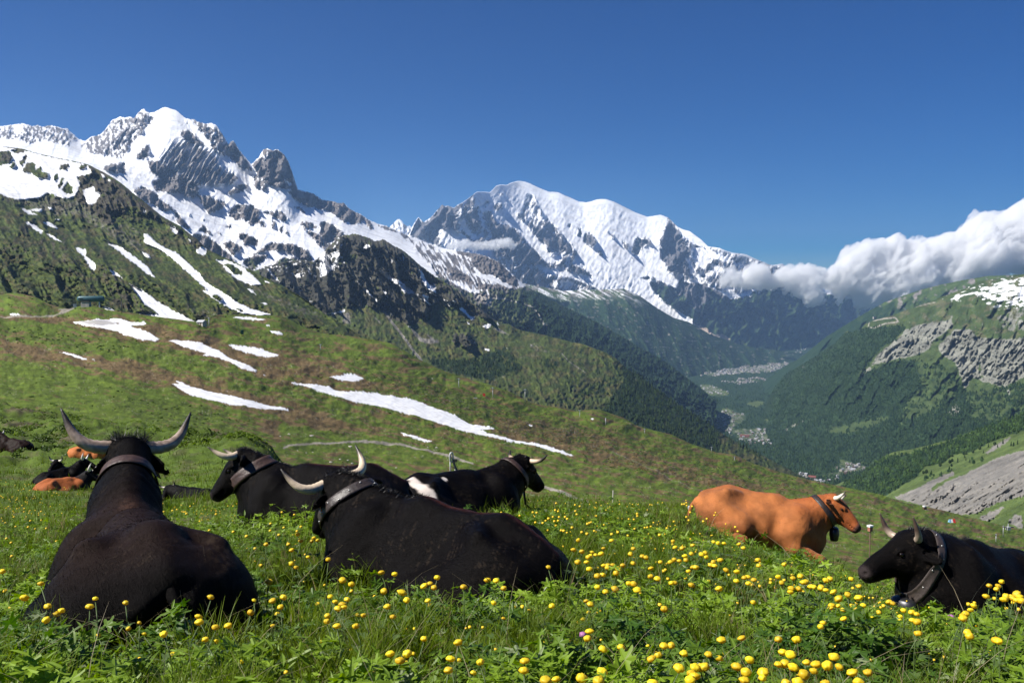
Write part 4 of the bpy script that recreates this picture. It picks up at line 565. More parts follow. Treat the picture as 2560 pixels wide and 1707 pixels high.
# ================================================================ cows: one continuous body grown from an implicit surface
import openvdb as vdb
def norm(v): v = np.asarray(v, float); return v/(np.linalg.norm(v)+1e-9)
class Body:
    def __init__(s, lo, hi, h, far=9.0, mg=.05):
        s.h = h; s.mg = mg; s.lo = np.array(lo, float); s.n = np.ceil((np.array(hi)-s.lo)/h).astype(int)
        ax = [s.lo[i]+h*np.arange(s.n[i]) for i in range(3)]; s.P = np.stack(np.meshgrid(*ax, indexing='ij'), -1).astype(np.float32)
        s.D = np.full(s.P.shape[:3], far, np.float32)
    def win(s, c, r):
        a = np.clip(((np.array(c)-r-s.lo)/s.h).astype(int), 0, s.n); b = np.clip(((np.array(c)+r-s.lo)/s.h).astype(int)+2, 0, s.n)
        return tuple(slice(x, y) for x, y in zip(a, b))
    def put(s, w, d, k):
        a = s.D[w]
        if k < 0: k = -k; hh = np.clip(k-np.abs(a+d), 0, None)/k; s.D[w] = np.maximum(a, -d)+hh*hh*k*.25; return
        hh = np.clip(k-np.abs(a-d), 0, None)/k; s.D[w] = np.minimum(a, d)-hh*hh*k*.25
    def cone(s, a, b, ra, rb, k=.06):
        a = np.array(a, float); b = np.array(b, float); R = max(ra, rb)+abs(k)+.05; L = np.linalg.norm(b-a); w = s.win((a+b)/2, L/2+R); p = s.P[w]
        if p.size == 0: return
        ab = b-a; t = np.clip(((p-a)@ab)/(ab@ab+1e-9), 0, 1); d = np.linalg.norm(p-(a+t[..., None]*ab), axis=-1)-(ra+(rb-ra)*t); s.put(w, d.astype(np.float32), k)
    def ell(s, c, r, k=.08, R=None):
        c = np.array(c, float); r = np.array(r, float); w = s.win(c, r.max()+abs(k)+s.mg); p = s.P[w]-c
        if p.size == 0: return
        if R is not None: p = p@np.array(R)          # columns of R: the ellipsoid's axes
        k0 = np.linalg.norm(p/r, axis=-1); k1 = np.linalg.norm(p/(r*r), axis=-1)+1e-6; d = k0*(k0-1)/k1; s.put(w, d.astype(np.float32), k)
    def at(s, p):
        g = (np.asarray(p)-s.lo)/s.h; g = np.clip(g, 0, s.n-1.01); i = g.astype(int); f = g-i; o = 0
        for a in (0, 1):
            for b in (0, 1):
                for c in (0, 1): o = o+s.D[i[..., 0]+a, i[..., 1]+b, i[..., 2]+c]*(f[..., 0] if a else 1-f[..., 0])*(f[..., 1] if b else 1-f[..., 1])*(f[..., 2] if c else 1-f[..., 2])
        return o
    def mesh(s):
        g = vdb.FloatGrid(float(4*s.h)); g.copyFromArray(np.clip(s.D, -4*s.h, 4*s.h)); p, q = g.convertToQuads(isovalue=0.0)[:2]
        p = np.array(p, float)*s.h+s.lo; q = np.array(q)[:, :4]
        # project to the surface a little and orient outward
        v = p[q[:, 1]]-p[q[:, 0]]; u = p[q[:, 3]]-p[q[:, 0]]; nn = np.cross(v, u); cen = p[q].mean(1); nn /= np.linalg.norm(nn, axis=1)[:, None]+1e-9
        if np.mean(s.at(cen+nn*s.h)-s.at(cen-nn*s.h)) < 0: q = q[:, ::-1]
        return p, q
def tube(pts, rads, n=10, cap=True, twist=0):
    pts = np.array(pts, float); m = len(pts); rads = np.broadcast_to(rads, (m,)) if np.ndim(rads) < 2 else rads; V = []; up = np.array([0, 0, 1.0])
    T = np.gradient(pts, axis=0); T /= np.linalg.norm(T, axis=1)[:, None]+1e-9; u = np.cross(T[0], up if abs(T[0][2]) < .9 else [1, 0, 0]); u /= np.linalg.norm(u)
    a = np.linspace(0, 2*math.pi, n, endpoint=False)
    for i in range(m):
        u = u-T[i]*(u@T[i]); u /= np.linalg.norm(u)+1e-9; w = np.cross(T[i], u); r = rads[i]
        ra, rb = (r if np.ndim(r) else (r, r)); V.append(pts[i]+np.outer(np.cos(a)*ra, u)+np.outer(np.sin(a)*rb, w))
    V = np.concatenate(V); F = []
    i = np.arange(m-1)[:, None]*n; j = np.arange(n)[None]; k = (j+1) % n; F = np.stack([i+j, i+k, i+n+k, i+n+j], -1).reshape(-1, 4)
    if cap:
        V = np.concatenate([V, pts[:1], pts[-1:]]); c0, c1 = m*n, m*n+1; j = np.arange(n); k = (j+1) % n
        F = np.concatenate([F, np.stack([k, j, np.full(n, c0), np.full(n, c0)], -1), np.stack([(m-1)*n+j, (m-1)*n+k, np.full(n, c1), np.full(n, c1)], -1)])
    return V, F
def fix_faces(F): return F
def poly_mesh(name, V, F, mat, parent=None, smooth=True, attrs=None):
    """np_mesh for quads some of which are triangles with a repeated last vertex"""
    F = np.asarray(F); tri = F[:, 2] == F[:, 3]; me = bpy.data.meshes.new(name)
    faces = [tuple(f) if not t else tuple(f[:3]) for f, t in zip(F.tolist(), tri)]
    me.from_pydata(np.asarray(V).tolist(), [], faces); me.materials.append(mat); me.polygons.foreach_set('use_smooth', np.full(len(faces), smooth))
    for an, arr in (attrs or {}).items():
        at = me.attributes.new(an, 'FLOAT_COLOR', 'POINT'); a4 = np.ones((len(V), 4), np.float32); a4[:, :3] = arr; at.data.foreach_set('color', a4.ravel())
    o = bpy.data.objects.new(name, me); C.objects.link(o)
    if parent: o.parent = parent
    return o
def merge(parts):
    V = []; F = []; n = 0
    for v, f in parts: V.append(np.asarray(v, float)); F.append(np.asarray(f)+n); n += len(v)
    return np.concatenate(V), np.concatenate(F)
def box(c, s, R=None):
    c = np.array(c, float); s = np.array(s, float)/2; V = np.array([(x, y, z) for z in (-1, 1) for y in (-1, 1) for x in (-1, 1)])*s
    if R is not None: V = V@np.array(R).T
    return V+c, np.array([(0, 2, 3, 1), (4, 5, 7, 6), (0, 1, 5, 4), (1, 3, 7, 5), (3, 2, 6, 7), (2, 0, 4, 6)])
def coat_mat(name, rough=.55, sheen=.25, var=.35, spec=.35):
    k = NT(name); co = k.n('TexCoord').outputs['Object']; at = k.n('Attribute', attribute_name='coat').outputs['Color']
    mp = k.n('Mapping'); mp.inputs['Scale'].default_value = (1, 2.2, 5); k.L(co, mp.inputs[0])
    n1 = k.noise(mp.outputs[0], 60, 5, .7); n2 = k.noise(co, 5, 4, .5)
    v = k.math('ADD', k.math('MULTIPLY', n1, var*1.2), k.math('MULTIPLY', n2, var)); v = k.math('ADD', v, 1-var*1.1)
    vm = k.n('VectorMath', operation='SCALE'); k.L(at, vm.inputs[0]); k.L(v, vm.inputs['Scale'])
    p = k.n('BsdfPrincipled'); p.inputs['Roughness'].default_value = rough; p.inputs['Specular IOR Level'].default_value = spec; p.inputs['Sheen Weight'].default_value = sheen; p.inputs['Sheen Roughness'].default_value = .4
    p.inputs['Sheen Tint'].default_value = (.55, .5, .5, 1); k.L(vm.outputs[0], p.inputs['Base Color'])
    b = k.n('Bump'); b.inputs['Strength'].default_value = .6; b.inputs['Distance'].default_value = .012; k.L(k.math('ADD', n1, k.math('MULTIPLY', n2, 2.0)), b.inputs['Height']); k.L(b.outputs[0], p.inputs['Normal'])
    k.L(p.outputs[0], k.out.inputs[0]); return k.m
M_coat = coat_mat('coat', .5, .0, .5, .06); M_coat_b = coat_mat('coat_brown', .65, .15, .3, .2)
def horn_mat():
    k = NT('horn_keratin'); at = k.n('Attribute', attribute_name='coat').outputs['Color']; co = k.n('TexCoord').outputs['Object']; n1 = k.noise(co, 40, 4, .6)
    v = k.math('ADD', k.math('MULTIPLY', n1, .8), .6); vm = k.n('VectorMath', operation='SCALE'); k.L(at, vm.inputs[0]); k.L(v, vm.inputs['Scale'])
    p = k.n('BsdfPrincipled'); p.inputs['Roughness'].default_value = .4; k.L(vm.outputs[0], p.inputs['Base Color']); b = k.n('Bump'); b.inputs['Distance'].default_value = .004; b.inputs['Strength'].default_value = .5; k.L(n1, b.inputs['Height']); k.L(b.outputs[0], p.inputs['Normal'])
    k.L(p.outputs[0], k.out.inputs[0]); return k.m
M_horn = horn_mat(); M_leather = simple('brown_leather', (.05, .028, .022), .5, 0, .35, 40, .3); M_leather_d = simple('dark_leather', (.03, .022, .02), .45, 0, .3, 40, .3); M_leather_g = simple('worn_leather', (.05, .037, .032), .55, 0, .3, 30, .3)
M_bell = simple('bell_iron', (.045, .045, .05), .38, .7, .3, 20, .1); M_tag = simple('orange_tag', (.85, .22, .03), .5); M_eye = simple('eye', (.008, .005, .004), .12); M_stud = simple('stud_metal', (.5, .5, .48), .35, .9)
M_nose = simple('nose', (.03, .022, .022), .3, 0, .3, 60, .2)
def hair_mat(name, c, rough=.45):
    return simple(name, c, rough, 0, .4, 60)
M_hair = hair_mat('black_hair', (.006, .005, .005)); M_hair_b = hair_mat('brown_hair', (.30, .085, .02))
def strands(roots, dirs, length, wid, rng, curl=.4, seg=4):
    n = len(roots); V = np.zeros((n, seg+1, 2, 3)); side = np.cross(dirs, rng.normal(size=(n, 3))); side /= np.linalg.norm(side, axis=1)[:, None]+1e-9; d = dirs.copy(); p = roots.copy(); L = (length*rng.uniform(.5, 1.1, n))[:, None]/seg
    for s in range(seg+1):
        w = wid*(1-s/seg*.85); V[:, s, 0] = p-side*w; V[:, s, 1] = p+side*w; d = d+rng.normal(size=(n, 3))*curl; d[:, 2] -= .08; d /= np.linalg.norm(d, axis=1)[:, None]; p = p+d*L
    b = (np.arange(n)*(seg+1)*2)[:, None]+np.arange(seg)[None]*2; F = np.stack([b, b+1, b+3, b+2], -1).reshape(-1, 4); return V.reshape(-1, 3), F
def ground_frame(X, Y, head):
    e = .7; gx = (ground(X+e, Y)-ground(X-e, Y))/(2*e); gy = (ground(X, Y+e)-ground(X, Y-e))/(2*e); n = norm([-gx, -gy, 1]); f = np.array([math.cos(head), math.sin(head), 0]); f = norm(f-n*(f@n)); l = np.cross(n, f); return np.stack([f, l, n], 1)
def cow(name, px, Y, psi, label, group, coat=(.012, .010, .010), h=.013, neck=None, poll=(.98, .0, .86), face=(.85, 0, -.5), hup=(.3, 0, 1), horn='up', hornk={}, scale=1.0, sink=.07, roll=0.0, lean=0, paint=None, collar=None, bell=None, tags=(), mat=None, tuft=0, mane=0, side=1, ears=True, hips=1.0, seed=1, foreleg=(1, 1), earang=.15, tail=True, tilt=1.0):
    rng = np.random.default_rng(seed)
    poll = np.array(poll, float); face = norm(face); hy = norm(np.cross(hup, face)); hz = np.cross(face, hy); HR = np.stack([face, hy, hz], 1)
    def H(x, y, z): return poll+HR@np.array([x, y, z])
    lo = np.minimum([-1.0, -.72, -.02], np.minimum(H(.55, 0, -.1), poll)-.28); hi = np.maximum([1.05, .72, .85], np.maximum(H(.55, 0, -.1), poll)+.28); lo[2] = -.02
    B = Body(lo, hi, h); s = side
    # trunk
    B.ell((0, 0, .34), (.66, .35, .335), .1); B.ell((-.16, -.03*s, .26), (.62, .47, .27), .12); B.ell((-.52, 0, .32), (.36, .33, .30), .12)
    B.cone((.46, 0, .66), (.1, 0, .63), .085, .09, .14); B.cone((.1, 0, .63), (-.5, 0, .57), .09, .10, .14); B.cone((-.5, 0, .57), (-.82, 0, .46), .10, .055, .12)
    for q in (-1, 1):
        B.cone((-.40, .17*q, .59*hips), (-.5, .285*q, .565*hips), .05, .055, .08); B.cone((-.78, .12*q, .38), (-.86, .11*q, .34), .08, .05, .10)
        B.ell((-.48, .26*q, .30), (.34, .20, .27), .12); B.ell((.42, .21*q, .38), (.20, .15, .28), .12); B.cone((.40, .15*q, .60), (.5, .27*q, .34), .06, .08, .12)
    B.ell((.58, 0, .30), (.25, .21, .27), .12)
    for q in (-1, 1): B.ell((-.27, .435*q, .56), (.16, .12, .12), -.18); B.ell((.20, .42*q, .42), (.06, .06, .22), -.09)
    # hind leg on the outer side, folded forward along the belly
    B.cone((-.55, .30*s, .25), (-.18, .44*s, .20), .17, .115, .10); B.cone((-.18, .45*s, .17), (-.52, .52*s, .07), .095, .055, .05); B.cone((-.52, .52*s, .06), (-.22, .60*s, .045), .05, .042, .03); B.cone((-.22, .6*s, .045), (-.12, .61*s, .035), .05, .055, .03)
    B.cone((-.5, -.28*s, .25), (-.20, -.40*s, .18), .18, .12, .12); B.cone((-.2, -.4*s, .14), (-.05, -.46*s, .06), .08, .045, .05)
    for q, on in ((1, foreleg[0]), (-1, foreleg[1])):
        if not on: continue
        B.cone((.42, .25*q, .26), (.50, .27*q, .14), .13, .10, .08); B.cone((.50, .27*q, .13), (.82, .23*q, .085), .09, .068, .05); B.ell((.84, .23*q, .085), (.075, .065, .065), .03); B.cone((.84, .235*q, .06), (.56, .22*q, .045), .05, .038, .025); B.cone((.56, .22*q, .045), (.48, .215*q, .04), .045, .05, .02)
    # neck
    nk = neck if neck is not None else [((.50, 0, .50), .26), ((.50+.5*(poll[0]-.5), .45*poll[1], .46+.5*(poll[2]-.5)), .172)]
    base = H(.02, 0, -.10); pts = [np.array(p, float) for p, r in nk]+[base]; rs = [r for p, r in nk]+[.125]
    pts0 = pts; 
    for a, b, ra, rb in zip(pts[:-1], pts[1:], rs[:-1], rs[1:]): B.cone(a, b, ra, rb, .12)
    top = [np.array((.38, 0, .68)), pts[-2]+np.array((-.02, 0, rs[-2]*.8)), H(-.01, 0, -.03)]
    for a, b, r in zip(top[:-1], top[1:], (.07, .06)): B.cone(a, b, r, r*.9, .10)
    lowp = [np.array((.66, 0, .22)), pts[-2]+norm(face*[1, 1, 0]+[0, 0, -1.2])*rs[-2]*.85, H(.12, 0, -.22)]
    for a, b in zip(lowp[:-1], lowp[1:]): B.cone(a, b, .065, .04, .11)
    # head
    B.ell(H(.07, 0, -.055), (.13, .108, .10), .05, HR); B.cone(H(.0, .055, -.015), H(.0, -.055, -.015), .055, .055, .04); B.cone(H(.10, 0, -.075), H(.37, 0, -.098), .098, .066, .05)
    B.cone(H(.16, .0, -.02), H(.36, 0, -.06), .055, .04, .04); B.ell(H(.435, 0, -.105), (.062, .080, .062), .04, HR); B.cone(H(.08, 0, -.17), H(.36, 0, -.155), .078, .042, .06); B.ell(H(.42, 0, -.155), (.055, .05, .03), .03, HR)
    for q in (-1, 1):
        B.ell(H(.13, .07*q, -.14), (.085, .035, .07), .05, HR); B.ell(H(.165, .088*q, -.035), (.04, .022, .025), .025, HR); B.ell(H(.172, .108*q, -.058), (.022, .014, .015), -.02, HR)
        B.ell(H(.485, .044*q, -.088), (.024, .020, .016), -.012, HR); B.ell(H(.40, .062*q, -.138), (.075, .025, .005), -.008, HR); B.ell(H(.0, .075*q, -.02), (.045, .05, .04), .03, HR)
        if ears:
            ed = norm(HR@np.array([-.22, q*1.0, -.12-earang])); en = norm(np.cross(ed, HR@np.array([0.35, 0, 1.0]))); ez = np.cross(ed, en); ER = np.stack([ed, en, ez], 1); ec = H(.015, .095*q, -.075)+ed*.085
            B.ell(ec, (.115, .052, .021), .025, ER); B.ell(ec+ed*.015+ez*.012*np.sign(ez@face+1e-6), (.085, .035, .014), -.015, ER)
    # small unevenness of hide and muscle
    nz = np.zeros(B.D.shape, np.float32); msk = np.abs(B.D) < .05; p = B.P[msk]
    nz_ = fbm(p[:, 0]*4+p[:, 2]*1.5, p[:, 2]*4+p[:, 1]*3.1+seed, 3, seed)*.010+(np.abs(fbm(p[:, 0]*16, p[:, 2]*2.5+p[:, 1]*3, 2, seed+5)))*-.008*sstep(.35, .6, p[:, 0])*sstep(.95, .7, p[:, 0])
    B.D[msk] += nz_.astype(np.float32)
    V, F = B.mesh()
    # lay on the ground
    X = (px-1280)/FPX*Y; R = ground_frame(X, Y, rad(psi)); 
    if tilt < 1: R0 = np.stack([[math.cos(rad(psi)), math.sin(rad(psi)), 0], [-math.sin(rad(psi)), math.cos(rad(psi)), 0], [0, 0, 1]], 1); R = R0*(1-tilt)+R*tilt; R[:, 0] = norm(R[:, 0]); R[:, 2] = norm(np.cross(R[:, 0], R[:, 1])); R[:, 1] = np.cross(R[:, 2], R[:, 0])
    if roll: c_, s_ = math.cos(roll), math.sin(roll); R = R@np.array([[1, 0, 0], [0, c_, -s_], [0, s_, c_]])
    root = empty(name); mw = Matrix.Identity(4)
    for i in range(3):
        for j in range(3): mw[i][j] = R[i, j]*scale
    mw.translation = Vector((X, Y, float(ground(X, Y))-sink)); root.matrix_world = mw
    root['label'] = label; root['category'] = 'cow'; root['group'] = group
    col = np.tile(np.array(coat, float), (len(V), 1)); hl = (V-poll)@HR
    ismz = sstep(.43, .47, hl[:, 0])*(np.abs(hl[:, 1]) < .12)*(np.abs(hl[:, 2]+.1) < .12); col = col*(1-ismz[:, None])+np.array((.035, .027, .027))*ismz[:, None]
    if paint: col = paint(V, col, hl)
    if h < .02: sp = (sstep(.50, .62, fbm(V[:, 0]*62+V[:, 1]*20, V[:, 2]*62+V[:, 1]*57, 2, seed+50))*sstep(.2, .5, V[:, 2])*.35*sstep(-.2, .3, fbm(V[:, 0]*5, V[:, 1]*5, 2, seed)))[:, None]; col = col*(1-sp)+np.array((.05, .036, .025))*sp
    o = np_mesh('body', V, F, mat or M_coat, parent=root, attrs={'coat': col})
    # eyes
    for q in (-1, 1):
        c = H(.170, .097*q, -.055); n = 10; a = np.linspace(0, math.pi, 7)
        v, f = tube([c+HR@np.array([0, q, 0])*(-math.cos(t))*.016 for t in a[1:-1]], [math.sin(t)*.019 for t in a[1:-1]], 10); poly_mesh('eye', v, f, M_eye, root)
    # horns
    hk = dict(L=.36, r=.034, out=1.0, up=.5, back=0, curve=1.0, dark=.55, tipc=(.03, .025, .02), basec=(.62, .50, .36), sides=None); hk.update(hornk)
    tips = []
    for q in (1, -1):
        k_ = dict(hk)
        if hk['sides']: k_.update(hk['sides'].get(q, {}))
        m = 22; t = np.linspace(0, 1, m); pth = [np.array([.0, .085*q, .0])]
        d0 = np.array([k_.get('fwd', 0), q*k_['out'], k_.get('z0', .05)])
        d1 = np.array([k_.get('fwd1', -.1)-k_['back'], q*k_.get('out1', .15), k_['up']+1.0])
        for i in range(m-1):
            d = norm(d0*(1-sstep(0, k_['curve'], t[i]))+d1*sstep(0, k_['curve'], t[i])); pth.append(pth[-1]+d*k_['L']/(m-1))
        pth = np.array([H(*w) for w in pth]); tips.append(pth[-1]); r = k_['r']*(1-t**2.0*.88)*(1+.05*np.sin(t*60)*(t < .5)); v, f = tube(pth, r, 12)
        tt = np.concatenate([np.repeat(t, 12), [0, 1]]); kk = sstep(k_['dark']-.15, k_['dark']+.2, tt)[:, None]; cc = np.array(k_['basec'])*(1-kk)+np.array(k_['tipc'])*kk
        if k_.get('mottle'): mm = sstep(.05, .2, fbm(v[:, 0]*30, v[:, 2]*45+q*7, 3, 5))[:, None]*.6*(1-kk); cc = cc*(1-mm)+np.array((.10, .07, .05))*mm
        poly_mesh('horn', v, f, M_horn, root, attrs={'coat': cc})
    # ear tags
    for q in tags:
        ed = norm(HR@np.array([-.22, q*1.0, -.12-earang])); c = H(.015, .095*q, -.075)+ed*.09+HR@np.array([.022, 0, -.025]); u = norm(np.cross(ed, HR[:, 0])); 
        RR = np.stack([norm(ed*.35+HR@np.array([0, 0, -1.0])), ed, norm(np.cross(norm(ed*.35+HR@np.array([0, 0, -1.0])), ed))], 1)
        v, f = merge([box(c+RR[:, 0]*.028, (.055, .042, .004), RR), box(c-RR[:, 0]*.006, (.02, .018, .006), RR)]); poly_mesh('ear_tag', v, f, M_tag, root, smooth=False)
    # collar wrapped on the neck
    if collar:
        ck = dict(t=.62, w=.10, mat=M_leather, off=.012, studs=0, tail_=0, tiltc=0.0); ck.update(collar)
        a, b = pts0[-2], base; c0 = a+(b-a)*ck['t']; ax = norm(b-a); u = norm(np.cross([0, 0, 1], ax)); w = np.cross(ax, u)
        if ck['tiltc']: ax = norm(ax+w*ck['tiltc']); w = np.cross(ax, u)
        n = 48; an = np.linspace(0, 2*math.pi, n, endpoint=False); dirs = np.outer(np.sin(an), u)+np.outer(np.cos(an), w); ring = []
        cols = np.linspace(-.5, .5, 5)
        for cc in cols:
            o_ = c0+ax*cc*ck['w']; r = np.linspace(.03, .42, 60); pr = o_+dirs[:, None]*r[None, :, None]; dd = B.at(pr); kx = np.argmax(dd > 0, axis=1); rr = r[kx]; rr = (np.roll(rr, 1)+rr+np.roll(rr, -1))/3; rr = (np.roll(rr, 2)+np.roll(rr, 1)+rr+np.roll(rr, -1)+np.roll(rr, -2))/5
            ring.append(rr)
        ring = np.array(ring); ring = np.maximum(ring, ring.mean(0)*.97); low = np.clip(-dirs[:, 2], 0, 1)**3*ck.get('droop', .015)
        inn = [c0+ax*cc*ck['w']+dirs*(ring[i]+.003+low)[:, None] for i, cc in enumerate(cols)]; out = [c0+ax*cc*ck['w']+dirs*(ring[i]+ck['off']+.004*(1-abs(cc)*2)+low)[:, None] for i, cc in enumerate(cols)]
        loop = out+inn[::-1]; V2 = np.concatenate(loop); m = len(loop); i = np.arange(m)[:, None]; j = np.arange(n)[None]; F2 = np.stack([i*n+j, ((i+1) % m)*n+j, ((i+1) % m)*n+(j+1) % n, i*n+(j+1) % n], -1).reshape(-1, 4)
        co = poly_mesh('collar', V2, F2, ck['mat'], root)
        if ck['studs']:
            for q in range(ck['studs']):
                j = (q*n//ck['studs']) % n; p = out[[1, 3, 2][q % 3]][j]; v, f = tube([p-dirs[j]*.004, p+dirs[j]*.006], [.008, .004], 8); so = poly_mesh('stud', v, f, M_stud, co)
        jb = int(np.argmin(dirs[:, 2])); pb = out[2][jb]
        if ck['tail_']:
            v, f = tube([pb+np.array([0, 0, -.0]), pb+np.array([.01, 0, -.08]), pb+np.array([.03, 0, -.16]), pb+np.array([.09, 0, -.20])], [(.022, .006)]*4, 8); poly_mesh('strap', v, f, ck['mat'], co)
        if bell:
            bk = dict(L=.20, r=.11, flat=.62, open=.8, mat=M_bell, off=(0, 0, 0)); bk.update(bell); RT = R.T; dn = norm(RT@np.array([0, 0, -1.0])); P0 = pb+np.array(bk['off'])+dn*.02
            prof = [(0, .35), (.02, .62), (.08, .86), (.3, 1.0), (.6, 1.02), (.85, .9), (1, bk['open'])]; cen = [P0+dn*bk['L']*a_ for a_, r_ in prof]; rr = [(bk['r']*r_, bk['r']*r_*bk['flat']) for a_, r_ in prof]
            # long side of the oval lies across the chest
            v, f = tube(cen, rr, 20); hnd = tube([P0+np.array([0, -.03, 0]), P0-dn*.03+np.array([0, -.02, 0]), P0-dn*.03+np.array([0, .02, 0]), P0+np.array([0, .03, 0])], [.006]*4, 6); v, f = merge([(v, f), hnd]); poly_mesh('bell', v, f, bk['mat'], root)
    if tuft:
        n = int(tuft*900); rr = np.stack([rng.normal(0, .035, n), rng.uniform(-.10, .10, n), rng.normal(.01, .02, n)], -1); roots = poll+rr@HR.T; dr = np.stack([rng.normal(-.1, .5, n), rng.normal(0, .35, n)+rr[:, 1]*4, rng.uniform(.4, 1.2, n)], -1)@HR.T; dr /= np.linalg.norm(dr, axis=1)[:, None]
        v, f = strands(roots, dr, .085*min(1.3, tuft), .0016, rng, .35, 4); np_mesh('poll_hair', v, f, M_hair_b if mat is M_coat_b else M_hair, parent=root)
    if h < .0145:
        n = {.012: 34000, .014: 14000}.get(h, 14000); ii = rng.integers(0, len(V), n); p = V[ii]; e = .012
        g = np.stack([B.at(p+np.eye(3)[k]*e)-B.at(p-np.eye(3)[k]*e) for k in range(3)], -1); g /= np.linalg.norm(g, axis=1)[:, None]+1e-9
        fl = np.array([-1.0, 0, -.55])+.25*np.stack([fbm(p[:, 0]*3, p[:, 2]*3, 2, 3), fbm(p[:, 1]*3, p[:, 2]*3, 2, 4), fbm(p[:, 0]*3, p[:, 1]*3, 2, 5)], -1); hx = (p-poll)@face; fl = np.where((hx > 0)[:, None]&(hx < .6)[:, None]&(np.abs((p-poll)@hy) < .2)[:, None], -face, fl)
        fl = fl-g*(fl*g).sum(1)[:, None]; d_ = fl/(np.linalg.norm(fl, axis=1)[:, None]+1e-9)+g*.28+rng.normal(0, .14, (n, 3)); d_ /= np.linalg.norm(d_, axis=1)[:, None]
        sd = np.cross(d_, g); sd /= np.linalg.norm(sd, axis=1)[:, None]+1e-9; L = rng.uniform(.014, .03, n)[:, None]; w = .0011; q = p-g*.001
        Vh = np.stack([q-sd*w, q+sd*w, q+d_*L+sd*w*.2, q+d_*L-sd*w*.2], 1).reshape(-1, 3); Fh = np.arange(n*4).reshape(-1, 4); ch = np.repeat(col[ii]*rng.uniform(.7, 1.9, n)[:, None]+(.002 if col.mean() < .05 else 0), 4, 0)
        np_mesh('short_hair', Vh, Fh, mat or M_coat, parent=root, smooth=False, attrs={'coat': ch})
    if mane:
        n = int(1200*mane); t = rng.uniform(0, 1, n); A_, B_ = H(-.03, 0, 0), np.array((.10, 0, .74)); mid = top[1]+np.array([0, 0, .05]); p = (1-t)[:, None]**2*A_+2*(t*(1-t))[:, None]*mid+(t**2)[:, None]*B_; p = p+rng.normal(0, .022, (n, 3))
        for _ in range(6): p[:, 2] -= B.at(p)*.8
        dr = rng.normal(0, .25, (n, 3))+[-.5, 0, .75]; dr /= np.linalg.norm(dr, axis=1)[:, None]; v, f = strands(p, dr, .028*mane+.008, .0013, rng, .2, 2); np_mesh('neck_hair', v, f, M_hair_b if mat is M_coat_b else M_hair, parent=root)
    if tail:
        v, f = tube([(-.84, 0, .45), (-.90, .02*s, .38), (-.93, .07*s, .28), (-.93, .14*s, .12), (-.86, .24*s, .05)], [.034, .028, .024, .02, .03], 8); v = v; cc = np.tile(np.array(coat)*.9, (len(v), 1)); poly_mesh('tail', v, f, mat or M_coat, root, attrs={'coat': cc})
    def pj(p):
        w = root.matrix_world@Vector(p); f = w.y*cp_-w.z*sp_; yd = -(w.y*sp_+w.z*cp_); return (round(1280+FPX*w.x/f), round(853.5+FPX*yd/f))
    log(label[:22], 'poll', pj(H(0, 0, .06)), 'muz', pj(H(.49, 0, -.1)), 'horns', [pj(t) for t in tips], 'with', pj((.44, 0, .745)), 'croup', pj((-.5, 0, .66)), 'tail', pj((-.88, 0, .45)), 'chest', pj((.8, 0, .2))); return root
BLK = (.0030, .0023, .0023)
def stripe(c, w=.06, x0=-1, x1=.35):
    def f(V, col, hl):
        m = (np.exp(-((V[:, 1]+.015*np.sin(V[:, 0]*6))/w)**2)*sstep(x1, x1-.15, V[:, 0])*sstep(.45, .56, V[:, 2])*np.clip(.8+.5*fbm(V[:, 0]*9, V[:, 1]*30, 3, 4), 0, 1.2))[:, None]; return col*(1-m)+np.array(c)*m
    return f
def paint_a(V, col, hl):
    m = (sstep(.3, .62, V[:, 2])*sstep(-1.0, -.6, V[:, 0])*sstep(.75, .35, V[:, 0]))[:, None]; col = col*(1-m)+np.array((.015, .0085, .0065))*m
    k = (np.exp(-((V[:, 1]+.0)/.05)**2-((V[:, 0]-.32)/.09)**2)*sstep(.6, .66, V[:, 2])*np.clip(.7+fbm(V[:, 0]*25, V[:, 1]*25, 3, 3), 0, 1))[:, None]; col = col*(1-k)+np.array((.07, .038, .026))*k
    k = (np.exp(-((V[:, 1]+.30)/.09)**2-((V[:, 0]+.62)/.15)**2)*sstep(.0, .3, fbm(V[:, 0]*30, V[:, 1]*30+V[:, 2]*20, 3, 9)))[:, None]*.8; return col*(1-k)+np.array((.045, .03, .018))*k
def paint_d(V, col, hl):
    m = sstep(.0, .03, .07-np.abs(V[:, 0]+.62+.25*(V[:, 2]-.5))+.03*fbm(V[:, 0]*9, V[:, 2]*9, 3, 4)-.35*np.clip(.42-V[:, 2], 0, 1)-.4*np.clip(V[:, 2]-.60, 0, 1))*sstep(.33, .38, V[:, 2])*(V[:, 1] < -.03)
    m2 = np.exp(-((V[:, 0]+.28)/.035)**2-((V[:, 2]-.64)/.03)**2-((V[:, 1]+.12)/.06)**2); m = np.clip(m+sstep(.35, .5, m2), 0, 1)[:, None]; col = col*(1-m)+np.array((.68, .60, .54))*m; return col
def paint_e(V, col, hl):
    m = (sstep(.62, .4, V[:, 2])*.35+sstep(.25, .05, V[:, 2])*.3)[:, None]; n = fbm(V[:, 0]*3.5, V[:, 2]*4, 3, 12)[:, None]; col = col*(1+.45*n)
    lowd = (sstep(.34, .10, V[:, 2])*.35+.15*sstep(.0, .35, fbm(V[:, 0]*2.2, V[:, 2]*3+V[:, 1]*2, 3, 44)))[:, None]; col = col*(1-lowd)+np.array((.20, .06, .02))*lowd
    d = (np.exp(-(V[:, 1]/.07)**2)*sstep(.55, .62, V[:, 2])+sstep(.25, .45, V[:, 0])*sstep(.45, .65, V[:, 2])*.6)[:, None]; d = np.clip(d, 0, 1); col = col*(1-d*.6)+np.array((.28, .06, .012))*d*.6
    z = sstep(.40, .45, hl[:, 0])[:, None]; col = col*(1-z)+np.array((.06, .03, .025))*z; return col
G1 = 'cows lying in the flower meadow'; G2 = 'cows resting farther off on the left slope'
